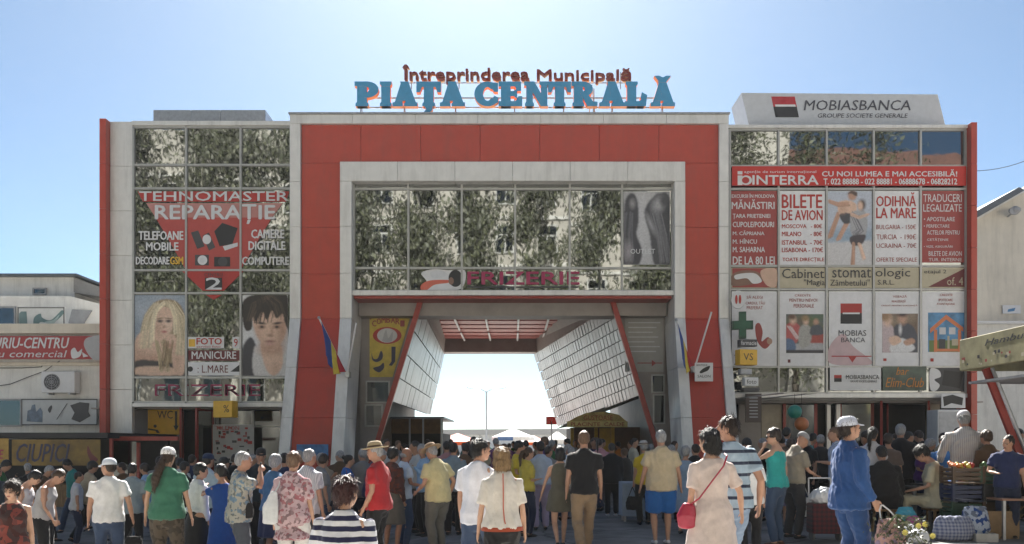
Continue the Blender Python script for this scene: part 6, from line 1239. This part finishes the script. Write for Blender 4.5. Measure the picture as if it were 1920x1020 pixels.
# ---- right
P_('r1', 'woman in lilac dress behind the turquoise top', 1486, 822, 14.0, -30, 'f', 1.2, 1, ('thick', DBROWN), dress=(c((.22, .18, .30)), .45, .7))
P_('r2', 'person in blue checked shirt at the first right entrance', 1478, 800, 16.5, -40, 'm', 1.0, 1, ('short', BLACKH), ('shirt', c((.08, .14, .30), 'check', (.45, .48, .55), .06)), ('trousers', c(BLK)))
P_('r3', 'woman in beige blouse and grey headscarf bending over a trolley', 1517, 812, 12.6, -70, 'f', 1.25, 1, ('none', GREYH), ('blouse', c((.27, .24, .19))), ('trousers', c((.04, .04, .045))), lean=20, ra=(.02, .26, -.36), hat=('cap', c((.28, .28, .29))))
P_('r4', 'older person in dark jacket behind the beige blouse', 1541, 814, 15.0, -20, 'm', 1.0, 1, ('short', GREYH), ('jacket', c((.03, .03, .035))), ('trousers', c(BLK)))
P_('r5', 'man in white and blue striped shirt facing left by the tracksuit', 1563, 800, 13.6, 70, 'm', 1.0, 1, ('short', LBROWN), ('shirt', c((.52, .55, .62), 'vstripe', (.18, .24, .40), .04)), ('trousers', c(NAVY)), la=(-.0, .26, -.24), ra=(.0, .26, -.24))
P_('r6', 'dark haired woman in white shirt right of the tracksuit man', 1640, 800, 13.4, -40, 'f', 1.05, 1, ('tail', BLACKH), ('tee', c((.60, .60, .64))), ('jeans', c(NAVY)))
P_('r7', 'dark haired woman in brown grey dress right of the white shirt', 1668, 812, 13.8, -20, 'f', 1.1, 1, ('thick', DBROWN), dress=(c((.13, .10, .09)), .4, .8))
P_('r8', 'grey haired person in black jacket before the ochre door', 1692, 795, 14.6, -30, 'm', 1.1, 1, ('perm', GREYH), ('jacket', c((.014, .014, .017))), ('trousers', c(BLK)))
P_('r9', 'seated person in black with short dark hair seen from behind', 1661, 836, 13.0, -10, 'f', 1.5, 1, ('short', BLACKH), ('jacket', c((.012, .011, .012))), ('trousers', c(BLK)), pose='sit', lean=12, width=1.1)
P_('r10', 'woman in cream dress sitting on a low stool facing left', 1726, 838, 12.9, 60, 'f', 1.35, 1, ('thick', BLACKH), dress=(c((.42, .38, .27)), .46, .8, .06), pose='sit', lean=22, la=(-.02, .28, -.34), ra=(.02, .28, -.34))
P_('r11', 'man in white striped shirt and white cap leaning over the stall table', 1818, 769, 13.1, -20, 'm', 1.1, 1, ('short', GREYH), ('long', c((.34, .33, .33), 'vstripe', (.44, .43, .43), .03)), ('trousers', c(BLK)), hat=('cap', c((.62, .60, .64))), lean=12, ra=(.08, .3, -.38), la=(-.08, .3, -.38))
P_('r12', 'person in brown coat at the foot of the leaning red post', 1852, 806, 12.9, 10, 'f', 1.2, 1, ('thick', BROWNH), ('jacket', c((.11, .065, .035))), ('trousers', c(BLK)))
P_('r13', 'person in bright blue shirt behind the stall table', 1768, 816, 13.6, 150, 'm', 1.0, 1, ('short', BLACKH), ('tee', c((.03, .12, .32))), ('trousers', c(BLK)))
# ---- people inside the passage and beyond, told apart by what they wear
NAMES = [('white', (.55, .55, .56)), ('crimson', (.30, .02, .05)), ('sky blue', (.25, .40, .60)), ('grey', (.22, .22, .23)), ('navy', (.02, .03, .09)), ('pink', (.50, .24, .28)), ('teal', (.03, .20, .20)), ('orange', (.55, .20, .04)), ('black', (.015, .015, .017)), ('cream', (.50, .45, .34)), ('purple', (.12, .05, .18)), ('green', (.05, .16, .06)), ('brown', (.12, .07, .04)), ('beige', (.38, .31, .22))]
rp = random.Random(21); ARMS = [dict(), dict(ra=(.02, .27, -.28)), dict(la=(-.02, .27, -.28), ra=(.0, .25, -.32)), dict(ra=(.16, -.02, -.42)), dict(la=(-.12, .05, -.5)), dict(la=(.05, .26, -.05))]; used = set(); spots = []
LONG = [726, 756, 804, 843, 878, 894, 916, 940, 950, 970, 1020, 1036, 1060, 1085, 1104, 1120, 715, 748, 792, 815, 868, 884, 905, 928, 955, 962, 985, 1002, 1030, 1042, 1068, 1078, 1112, 1126, 1132, 1158, 1182, 1192, 1222, 1265, 1310]
PLACE = {0: 'by the left strut', 1: 'left in the passage', 2: 'in the middle of the passage', 3: 'right in the passage', 4: 'before the food kiosk', 5: 'by the right leg'}
for i, px in enumerate(LONG):
    Y = [18.5, 22, 26.5, 31, 20, 24, 35, 28, 17.2, 29.5, 19.2][i % 11] + rp.uniform(-1, 1)
    if px > 1180 or px < 760: Y = min(Y, 21.5)
    top = HZ - rp.uniform(-.04, .18) * F / Y; zone = 0 if px < 770 else 1 if px < 880 else 2 if px < 1010 else 3 if px < 1090 else 4 if px < 1200 else 5
    f = rp.random() < .5; hc = rp.choice([BLACKH, BLACKH, DBROWN, BROWNH, GREYH, LBROWN])
    j = i
    while (NAMES[j % 14][0], zone, f) in used: j += 1
    cn, cc = NAMES[j % 14]; used.add((cn, zone, f))
    P_('p%d' % i, '%s in %s top among the crowd %s' % ('woman' if f else 'man', cn, PLACE[zone]), px, top, Y, rp.choice([0, 15, -20, 170, 45, -60, 90, -90, 140, -130]), 'f' if f else 'm', rp.uniform(.95, 1.25), rp.choice([0, 1, 1, 2]), (rp.choice(['thick', 'bob', 'tail']) if f else 'short', hc), (rp.choice(['tee', 'shirt', 'blouse']), c(cc)), (rp.choice(['trousers', 'jeans']), c(rp.choice([BLK, NAVY, JEAN, (.10, .09, .08)]))), pose=rp.choice(['stand', 'walk']), lean=rp.uniform(0, 14), head=(rp.uniform(-45, 45), rp.uniform(-8, 8)), **rp.choice(ARMS))
# ---- more heads in the shade before the wings
EX = [(268, 872, 15.2, 'f', 2, 'in the shade behind the grey blue shirt', 10), (425, 862, 14.6, 'f', 7, 'behind the royal blue dress', -30), (532, 850, 14.2, 'm', 4, 'behind the grey haired woman', 20), (608, 848, 13.8, 'm', 3, 'under the blue placard', -60), (1430, 822, 16.4, 'm', 8, 'by the menu panel', 30), (1505, 818, 16.0, 'f', 5, 'between the red framed doors', -120), (1528, 808, 17.0, 'm', 6, 'in the second doorway', 170), (1615, 806, 15.2, 'f', 1, 'behind the tracksuit man', 40), (1712, 812, 15.4, 'm', 12, 'before the ochre door', -30), (1742, 822, 14.4, 'f', 10, 'behind the cream dress', 160), (1790, 808, 15.0, 'm', 3, 'by the white counter', -150), (1880, 815, 12.2, 'm', 4, 'under the olive kiosk fascia', 120), (1905, 800, 14.8, 'f', 12, 'deep inside the olive kiosk', 170)]
EX += [(14, 862, 15.5, 'f', 11, 'under the left end of the slipper banner', -60), (50, 868, 15.8, 'm', 8, 'behind the bending women, left', 20), (96, 872, 15.2, 'm', 12, 'between the two bending women', -20), (128, 866, 16.4, 'f', 6, 'behind the pale grey sleeveless top', 40), (172, 868, 15.0, 'f', 13, 'left of the man in plain white shirt', -30), (226, 866, 15.6, 'm', 12, 'right of the man in plain white shirt', 10), (296, 858, 16.2, 'm', 3, 'behind the green shirt', 0), (330, 860, 15.4, 'f', 0, 'right of the green shirt', 60), (360, 852, 16.6, 'm', 4, 'behind the long sleeved white blouse', -20), (440, 846, 16.0, 'm', 8, 'behind the flowered blue shirt', 0), (475, 850, 15.6, 'f', 10, 'before the goods board', -140), (562, 846, 14.8, 'f', 8, 'behind the pink tunic', 20), (598, 850, 15.0, 'f', 13, 'right of the white striped shirt', 0), (632, 846, 16.4, 'm', 12, 'at the foot of the left red leg', -40), (676, 842, 15.2, 'm', 3, 'behind the straw hat, left', 10), (722, 838, 14.6, 'm', 4, 'behind the straw hat, right', -30), (790, 836, 14.4, 'f', 2, 'left of the tan hat', 30), (872, 832, 15.0, 'f', 12, 'left of the young man in white shirt', -20), (1030, 836, 15.4, 'm', 3, 'left of the olive dress', 0), (1072, 834, 16.0, 'f', 0, 'between olive dress and black shirt', 20), (1262, 832, 15.6, 'f', 12, 'right of the blue shorts', -20), (1305, 828, 15.0, 'm', 8, 'left of the cream pink dress', 30), (1400, 822, 15.2, 'f', 9, 'behind the blue polo', 40), (1462, 816, 15.0, 'm', 12, 'right of the turquoise top', -20), (1500, 812, 14.6, 'm', 8, 'left of the beige blouse', 20), (1578, 812, 15.6, 'f', 3, 'behind the tracksuit cap', 0), (1628, 812, 16.0, 'm', 4, 'left of the white shirt with dark hair', 10), (1680, 808, 16.4, 'm', 3, 'behind the brown grey dress', -10), (1728, 812, 16.0, 'm', 8, 'behind the cream dress in the doorway', 20), (1760, 808, 16.6, 'f', 13, 'left of the white cabinet', 160), (1836, 812, 15.0, 'm', 8, 'right of the white cap', 30)]
for i, (px, top, Y, sx, ci, where, fc) in enumerate(EX):
    P_('x%d' % i, '%s in %s top %s' % ('woman' if sx == 'f' else 'man', NAMES[ci][0], where), px, top + rp.uniform(-5, 6), Y, fc + rp.choice([0, 0, 40, -50, 90]), sx, rp.uniform(.95, 1.3), 1, ('thick' if sx == 'f' else 'short', rp.choice([BLACKH, DBROWN, GREYH])), (rp.choice(['tee', 'shirt', 'blouse', 'long']), c(NAMES[ci][1])), ('trousers', c(rp.choice([BLK, NAVY, JEAN]))), lean=rp.uniform(0, 18), head=(rp.uniform(-60, 60), rp.uniform(-8, 8)), pose=rp.choice(['stand', 'walk']), **rp.choice(ARMS))
# ------------------------------------------------------------------ carried things, goods and market clutter
M_CARD = mat('cardboard', (.27, .18, .10), .8, var=.15, scale=5); M_PLAS = mat('white_plastic_bag', (.60, .61, .64), .4, var=.08, bump=.6, bscale=30)
def bag_mesh(name, m, parent, w, d, h, seed=1, top=.8, wr=.012, vox=.018):
    mb = MB(); tube(mb, [(0, 0, .02), (0, 0, h * .35), (0, 0, h * .75), (0, 0, h)], [(w * .45, d * .45), (w * .52, d * .55), (w * .46, d * .42), (w * .5 * top, d * .12)], 14, cap=.2)
    return queue(name, mb, m, parent, vox, wr, 1, 30, (1, 1, 1))
def at_ground(p, Y, dz=0.0): X = PX(p, Y); return (X, Y, ground_z(X, Y) + dz)
# shoulder bag of the tunic woman
q = PEOPLE['l16']; t = thing('shoulder_bag', 'flat white shoulder bag on the pink tunic', 'bag'); s0 = q['sh'][-1]; b0 = q['W']((-.21, -.19, .92))
mb = MB(); tube(mb, [(b0.x + .0, b0.y, b0.z - .05), (b0.x, b0.y, b0.z + .14), (b0.x + .045, b0.y + .02, b0.z + .34)], [(.10, .05), (.105, .05), (.04, .025)], 12, cap=.3); queue('bag', mb, c((.66, .67, .68)), t, .014, .008, 1)
MB().path([(b0.x + .03, b0.y + .0, b0.z + .3), (s0.x + .02, s0.y - .10, s0.z - .06), (s0.x + .05, s0.y - .03, s0.z + .075), (s0.x + .04, s0.y + .10, s0.z - .02)], .012).build('strap', c((.66, .67, .68)), t)
# red cross body bag
q = PEOPLE['pink']; t = thing('cross_body_bag', 'small red bag with thin strap across the cream pink dress', 'bag'); b0 = q['W']((-.27, -.04, .90)); s1 = q['W']((.13, -.02, 1.485))
mb = MB(); tube(mb, [(b0.x, b0.y, b0.z - .10), (b0.x, b0.y, b0.z), (b0.x + .02, b0.y, b0.z + .11)], [(.085, .05), (.10, .055), (.06, .035)], 14, cap=.4); queue('bag', mb, mat('red_leather', (.36, .02, .05), .35), t, .012, .004, 1)
W = q['W']; MB().path([(b0.x + .02, b0.y, b0.z + .10)] + [tuple(W(p)) for p in ((-.19, -.165, 1.08), (-.06, -.155, 1.24), (.06, -.14, 1.38), (.12, -.085, 1.48), (.13, .0, 1.50))], .008).build('strap', mat('red_leather', (.36, .02, .05), .35), t)
# red seam on the white blouse is a strip of its own
q = PEOPLE['blouse']; W = q['W']; g = MB().path([tuple(q['root'].matrix_world.inverted() @ W(p)) if False else tuple(np.array(p) * q['k']) for p in ((0, -.102, 1.475), (0, -.128, 1.36), (0, -.138, 1.25), (.0, -.138, 1.12), (.01, -.150, 1.0), (.02, -.158, .95))], .0055); g.build('seam', c((.45, .10, .06)), q['root'])
MB().lathe([(.196, 0), (.199, .02), (.196, .04)], (0, 0, 0), 24, sy=.72).build('belt', c((.30, .06, .03)), q['root']).location = (0, -.005, .868 * q['k'])
# phone
q = PEOPLE['l13']; h = (q['hand'][-1] + q['hand'][1]) / 2; t = thing('phone', 'dark phone held up by the man in the blue flowered shirt', 'phone', tuple(h + Vector((0, 0, .03))), R(-68)); V, Fc = bev(boxv(-.075, .075, -.006, .006, -.038, .038), BOXF, .005); mesh_obj('case', V, Fc, M_BLACK, t); box('screen', -.068, .068, -.0075, -.0065, -.033, .033, M_LENS, t)
# flowers and flowered carrier bag of the tracksuit man
q = PEOPLE['jacket']; h = q['hand'][1]; t = thing('carrier_bag', 'lilac flowered carrier bag hanging from the hand of the tracksuit man', 'bag', (h.x + .10, h.y - .08, h.z - .62)); bag_mesh('bag', c((.26, .20, .30), 'floral', (.45, .28, .26), .05), t, .34, .16, .50, vox=.014); MB().path([(-.1, 0, .48), (-.1, .04, .60), (-.07, .06, .65)], .008).path([(.1, 0, .48), (0, .04, .60), (-.06, .06, .65)], .008).build('handle', M_PLAS, t)
t = thing('flower_bunch', 'bunch of green leaves with yellow flowers hanging beside the tracksuit man', 'flowers', (h.x + .14, h.y - .14, h.z - .12)); rf = np.random.default_rng(4); V = []; Fc = []; g = MB()
for k in range(14): e = Vector((rf.uniform(-.22, .30), rf.uniform(-.12, .12), rf.uniform(-.30, .02))); g.beam((0, 0, .06), e, .008, .008, 0, 4)
g.build('stem', mat('stem_green', (.06, .10, .03), .6), t); g = MB()
for k in range(420):
    p = np.array([rf.normal(.05, .13), rf.normal(0, .07), rf.normal(-.13, .085)]); u = rf.normal(0, 1, 3); u /= np.linalg.norm(u); v = np.cross(u, rf.normal(0, 1, 3)); v /= np.linalg.norm(v); s_ = rf.uniform(.012, .034); g.add([p - u * s_, p + v * s_ * .5, p + u * s_, p - v * s_ * .5], [(0, 1, 2, 3)])
g.build('leaves', LEAF[1], t)['kind'] = 'stuff'
for p in ((.33, -.08, -.16), (.02, -.12, -.12), (.16, -.12, -.05), (.26, -.06, -.04)):
    g = MB(); 
    for k in range(9): a = k * R(40); g.add([(p[0], p[1], p[2]), (p[0] + .026 * math.cos(a - .3), p[1] - .012, p[2] + .026 * math.sin(a - .3)), (p[0] + .036 * math.cos(a), p[1] - .02, p[2] + .036 * math.sin(a)), (p[0] + .026 * math.cos(a + .3), p[1] - .012, p[2] + .026 * math.sin(a + .3))], [(0, 1, 2, 3)])
    g.build('flower', mat('petal_yellow', (.66, .58, .14), .6), t)
# hand bags of the crowd
for key, s, lab, m, sz in (('l6', 1, 'black handbag beside the man in plain white shirt', c(BLK), (.26, .10, .26)), ('c17', -1, 'black handbag of the yellow shirted woman with pale hat', c(BLK), (.26, .12, .28)), ('l10', -1, 'dark shopping bag held by the woman in long sleeved white blouse', c((.03, .028, .03)), (.32, .14, .36)), ('c16', 1, 'white carrier bag held by the dark grey coat', M_PLAS, (.26, .12, .32)), ('r1', 1, 'pale carrier bag of the woman in lilac dress', M_PLAS, (.28, .12, .34)), ('l13', 1, 'black belt bag of the man in the blue flowered shirt', c(BLK), (.2, .08, .22))):
    h = PEOPLE[key]['hand'][s] if key != 'l13' else PEOPLE[key]['hip'][1] + Vector((.10, -.02, .10)); t = thing('handbag', lab, 'bag', (h.x, h.y, h.z - sz[2] - (.16 if key != 'l13' else -.1))); bag_mesh('bag', m, t, *sz)
    MB().path([(-sz[0] * .3, 0, sz[2] * .95), (0, 0, sz[2] + .18), (sz[0] * .3, 0, sz[2] * .95)], .008).build('handle', m, t)
# white phone / cup in the hand of the turquoise woman
h = PEOPLE['teal']['hand'][1]; t = thing('paper_cup', 'small white cup in the hand of the turquoise top woman', 'cup', (h.x - .03, h.y - .04, h.z - .05)); MB().lathe([(.028, 0), (.036, .09), (.034, .09), (.027, .004)], (0, 0, 0), 14).build('cup', M_WHITE, t, True)
# shopping trolley
Y = 12.2; t = thing('shopping_trolley', 'dark red checked shopping trolley with a plastic bag on top', 'trolley', at_ground(1547, Y)); V, Fc = bev(boxv(-.24, .24, -.15, .15, .12, .58), BOXF, .03); mesh_obj('bag', V, Fc, c((.10, .02, .025), 'check', (.03, .02, .025), .07), t)
for s in (-.2, .2):
    w_ = MB(); w_.add([(s - .015, .09 * math.cos(2 * math.pi * i / 16), .09 + .09 * math.sin(2 * math.pi * i / 16)) for i in range(16)] + [(s + .015, .09 * math.cos(2 * math.pi * i / 16), .09 + .09 * math.sin(2 * math.pi * i / 16)) for i in range(16)], [tuple(range(16)), tuple(range(16, 32))[::-1]] + [(i, (i + 1) % 16, (i + 1) % 16 + 16, i + 16) for i in range(16)]); w_.build('wheel', mat('grey_rubber', (.12, .12, .12), .7), t)
MB().path([(-.17, .18, .12), (-.17, .22, .95), (.17, .22, .95), (.17, .18, .12)], .012).build('handle', M_STEEL, t)
t = thing('plastic_bag', 'white plastic bag on top of the shopping trolley', 'bag', at_ground(1550, Y, .58)); bag_mesh('bag', M_PLAS, t, .5, .3, .22, top=.5, wr=.03)
# low stool, sacks and boxes around the sitting women
for key, lab in (('r10', 'low wooden stool under the woman in cream dress'), ('r9', 'low stool under the seated person in black')):
    p = PEOPLE[key]['root'].location; k = PEOPLE[key]['k']; hh_ = .40 * k - .02; t = thing('stool', lab, 'stool', tuple(p)); box('seat', -.19, .19, -.2, .16, hh_ - .05, hh_, M_WOOD, t, .01)
    for sx in (-.14, .14):
        for sy in (-.15, .11): MB().beam((sx, sy, 0), (sx * .8, sy * .8, hh_ - .05), .035).build('leg', M_WOOD, t)
def crate(label, p, Y, w_, d_, h_, m, dz=0, rz=0, name='cardboard_box', cat='box', flaps=True):
    t = thing(name, label, cat, at_ground(p, Y, dz), rz); th = .012
    MB().box(-w_ / 2, w_ / 2, -d_ / 2, d_ / 2, 0, th).box(-w_ / 2, w_ / 2, -d_ / 2, -d_ / 2 + th, th, h_).box(-w_ / 2, w_ / 2, d_ / 2 - th, d_ / 2, th, h_).box(-w_ / 2, -w_ / 2 + th, -d_ / 2 + th, d_ / 2 - th, th, h_).box(w_ / 2 - th, w_ / 2, -d_ / 2 + th, d_ / 2 - th, th, h_).build('shell', m, t)
    if flaps:
        for s in (-1, 1): V = [(s * w_ / 2, -d_ / 2, h_), (s * w_ / 2, d_ / 2, h_), (s * (w_ / 2 + .09), d_ / 2, h_ + .07), (s * (w_ / 2 + .09), -d_ / 2, h_ + .07)]; mesh_obj('flap', V + [(a, b, e + .006) for a, b, e in V], BOXF, m, t)
    return t
crate('open cardboard box on the ground beside the stall table', 1862, 12.3, .55, .4, .42, M_CARD); crate('small cardboard box with white print at the lower right', 1888, 12.6, .26, .22, .26, M_CARD, 0, R(15)); crate('pale carton beside the blue bag', 1846, 11.8, .30, .2, .12, mat('pale_carton', (.45, .44, .42), .8), 0, R(-10), flaps=False)
def soft(label, p, Y, w_, d_, h_, m, name='shopping_bag', top=.8): t = thing(name, label, 'bag', at_ground(p, Y)); bag_mesh('bag', m, t, w_, d_, h_, top=top); return t
soft('large grey checked bag on the ground right of the cream dress', 1788, 11.9, .62, .3, .36, c((.32, .34, .42), 'check', (.10, .12, .22), .05)); soft('blue bag with white pattern behind the checked bag', 1828, 12.0, .42, .3, .5, c((.02, .06, .22), 'floral', (.35, .40, .5), .05)); soft('white plastic bag at the feet of the seated person in black, left', 1706, 11.9, .28, .22, .24, M_PLAS, 'plastic_bag', .4); soft('white plastic bag between the two sitting women', 1722, 11.6, .30, .24, .2, M_PLAS, 'plastic_bag', .4); soft('dark bag on the ground left of the white plastic bags', 1686, 12.2, .26, .2, .22, c((.05, .06, .05)), 'shopping_bag', .5)
soft('turquoise bag beside the seated person in black', 1698, 12.4, .36, .24, .46, c((.06, .30, .42)), 'shopping_bag', .6); soft('magenta bag beside the cream dress', 1712, 12.2, .28, .2, .34, c((.30, .06, .20)), 'shopping_bag', .6)
def table(label, p, Y, w_, d_, h_, m, rz=0):
    t = thing('stall_table', label, 'table', at_ground(p, Y), rz); box('table_top', -w_ / 2, w_ / 2, -d_ / 2, d_ / 2, h_ - .03, h_, m, t, .006)
    for sx in (-1, 1):
        for sy in (-1, 1): MB().beam((sx * (w_ / 2 - .06), sy * (d_ / 2 - .06), 0), (sx * (w_ / 2 - .06), sy * (d_ / 2 - .06), h_ - .03), .04).build('leg', M_STEEL, t)
    return t
table('low brown table at the right edge below the leaning post', 1915, 12.2, .95, .6, .62, mat('brown_table', (.28, .15, .10), .5)); table('dark goods table right of the women on stools', 1808, 13.2, 1.5, .6, .78, mat('dark_table', (.05, .045, .04), .6)); table('goods table at the left part of the lower right stall', 1742, 13.3, .8, .5, .74, mat('dark_table', (.05, .045, .04), .6))
rt = random.Random(9); GC = [('orange', (.50, .14, .03)), ('white', (.60, .6, .6)), ('blue', (.04, .12, .34)), ('red', (.36, .03, .03)), ('yellow', (.55, .42, .06)), ('green', (.06, .2, .07)), ('black', (.02, .02, .02)), ('pale grey', (.4, .4, .42))]
ORD = ['leftmost', 'second from the left', 'third from the left', 'fourth from the left', 'fifth from the left', 'sixth from the left', 'seventh from the left', 'rightmost']
for i in range(8):
    cn, cc = GC[i]; w_, h_ = rt.uniform(.10, .2), rt.uniform(.05, .14); t = thing('goods_box', '%s goods box on the dark stall table, %s' % (cn, ORD[i]), 'box', at_ground(1752 + i * 14, 13.1, .78), rt.uniform(-.3, .3)); box('carton', -w_ / 2, w_ / 2, -.1, .1, 0, h_ - .012, mat('goods_' + cn, cc, .5), t, .006); box('lid', -w_ / 2 - .004, w_ / 2 + .004, -.104, .104, h_ - .011, h_, mat('goods_lid_' + cn, tuple(min(1, x * 1.25) for x in cc), .5), t)
t = thing('freezer_cabinet', 'white upright cabinet at the right end of the lower wing', 'cabinet', (PX(1786, 22.6), 22.6, 0)); V, Fc = bev(boxv(-.42, .42, 0, .6, 0.05, PZ(768, 22.6)), BOXF, .02); mesh_obj('casing', V, Fc, M_WHITE, t); box('door', -.38, .38, -.012, -.001, .3, PZ(772, 22.6), mat('cabinet_grey', (.40, .41, .44), .35), t, .004); MB().beam((.33, -.03, .9), (.33, -.03, 1.3), .025, .025, 0, 8).build('handle', M_STEEL, t)
A = poster('photo_board', 'white board with dark photo above the white cabinet', 1765, 738, 1810, 765, M_WHITE, Y=23.3, cat='sign'); A.poly([(1768, 744), (1786, 740), (1806, 746), (1804, 760), (1784, 756), (1770, 762)], M_BLACK); A.done()
# toys hung at the first right entrance
for p, py, lab, m in ((1490, 772, 'teal beach ball hung in the first right doorway', mat('ball_teal', (.02, .22, .17), .3)), (1503, 795, 'orange beach ball hung below the teal ball', mat('ball_orange', (.50, .16, .05), .3))):
    y = 19.5; t = thing('beach_ball', lab, 'ball', (PX(p, y), y, PZ(py, y))); g = MB(); ball(g, (0, 0, 0), .17, 18, 12); g.build('ball', m, t, True); MB().beam((0, 0, .17), (0, 0, PZ(738, y) - PZ(py, y)), .008).build('cord', M_CABLE, t)
t = thing('hanging_rack', 'thin steel rail under the right wing from which the balls hang', 'rail', (0, 19.5, 0)); MB().beam((PX(1470, 19.5), 0, PZ(737, 19.5)), (PX(1530, 19.5), 0, PZ(737, 19.5)), .03).beam((PX(1470, 19.5), 0, PZ(737, 19.5)), (PX(1470, 19.5), 4.1, PZ(737, 19.5) + .1), .03).beam((PX(1530, 19.5), 0, PZ(737, 19.5)), (PX(1530, 19.5), 4.1, PZ(737, 19.5) + .1), .03).build('rail', M_STEEL, t)
t = thing('wall_lamp', 'small white globe lamp on the post between the right entrances', 'lamp', (PX(1556, 24.4), 24.4, PZ(752, 24.4))); g = MB(); ball(g, (0, 0, 0), .12, 14, 9); g.build('globe', mat('lamp_globe', (.75, .73, .68), .3), t, True); MB().beam((0, 0, 0), (0, .2, .05), .03).build('arm', M_STEEL, t)
t = table('small table with pale blue cloth before the food kiosk', 1196, 16.4, .7, .5, .78, M_WOOD); V, Fc = bev(boxv(-.36, .36, -.26, .26, .12, .80), BOXF, .01); o = mesh_obj('table_cloth', V, Fc, c((.36, .44, .56)), t)

# stacked crates at the right hand stall
def plastic_crate(label, p, Y, lv, m):
    w_, d_, h_ = .5, .34, .27; t = thing('plastic_crate', label, 'crate', at_ground(p, Y, lv * (h_ + .004)), R((lv * 37 + p) % 9 - 4), 'stacked plastic crates')
    box('floor', -w_ / 2, w_ / 2, -d_ / 2, d_ / 2, 0, .02, m, t)
    for z in (.05, .12, .19): MB().box(-w_ / 2, w_ / 2, -d_ / 2, -d_ / 2 + .012, z, z + .05).box(-w_ / 2, w_ / 2, d_ / 2 - .012, d_ / 2, z, z + .05).box(-w_ / 2, -w_ / 2 + .012, -d_ / 2 + .012, d_ / 2 - .012, z, z + .05).box(w_ / 2 - .012, w_ / 2, -d_ / 2 + .012, d_ / 2 - .012, z, z + .05).build('slat_ring', m, t)
    for sx in (-1, 1):
        for sy in (-1, 1): box('corner_post', sx * (w_ / 2 - .012) - .022, sx * (w_ / 2 - .012) + .022, sy * (d_ / 2 - .012) - .022, sy * (d_ / 2 - .012) + .022, .02, h_, m, t)
CRC = [('black', (.02, .02, .022)), ('dark green', (.02, .06, .035)), ('navy', (.015, .025, .07)), ('brown', (.08, .05, .03))]
LV = ['bottom', 'second', 'third', 'topmost']
for st_, (p, n) in enumerate(((1804, 4), (1860, 4))):
    for lv in range(n):
        cn, cc = CRC[(lv + st_ * 2) % 4]; plastic_crate('%s plastic crate, %s of the %s crate stack by the striped shirt' % (cn, LV[lv], ('left', 'right')[st_]), p, 12.5, lv, mat('crate_' + cn.replace(' ', '_'), cc, .5))
for i, (p, cn, cc) in enumerate(((1790, 'orange', (.55, .16, .03)), (1804, 'yellow', (.55, .42, .06)), (1818, 'red', (.38, .04, .03)), (1852, 'green', (.10, .22, .06)), (1870, 'orange', (.55, .16, .03)))):
    z0 = at_ground(p, 12.5)[2] + 4 * .274; t = thing('produce_heap', '%s fruit heaped on the %s stack of plastic crates' % (cn, 'left' if p < 1830 else 'right'), 'fruit', (PX(p, 12.5), 12.5, z0 - .08)); g = MB(); r_ = random.Random(i)
    for k in range(9): ball(g, (r_.uniform(-.05, .05), r_.uniform(-.12, .12), .05 + r_.uniform(0, .07)), .036, 8, 6)
    o = g.build('fruit', mat('fruit_' + cn, cc, .45), t, True); o['kind'] = 'stuff'
# ------------------------------------------------------------------ thin volume added to imitate lens glare and lift the shadows
def glare_veil(density):
    o = mesh_obj('glare_veil', boxv(-75, 75, -45, 140, -1.6, 36), BOXF); o['kind'] = 'stuff'
    m = bpy.data.materials.new('glare_veil_volume'); m.use_nodes = True; n, l = m.node_tree.nodes, m.node_tree.links
    n.remove(n['Principled BSDF']); v = n.new('ShaderNodeVolumePrincipled'); v.inputs['Color'].default_value = (.93, .95, .97, 1); v.inputs['Density'].default_value = density; v.inputs['Anisotropy'].default_value = .35
    l.new(v.outputs[0], n['Material Output'].inputs['Volume']); o.data.materials.append(m); o.display_type = 'WIRE'
glare_veil(.00032)
finish_remesh()
finish_texts()
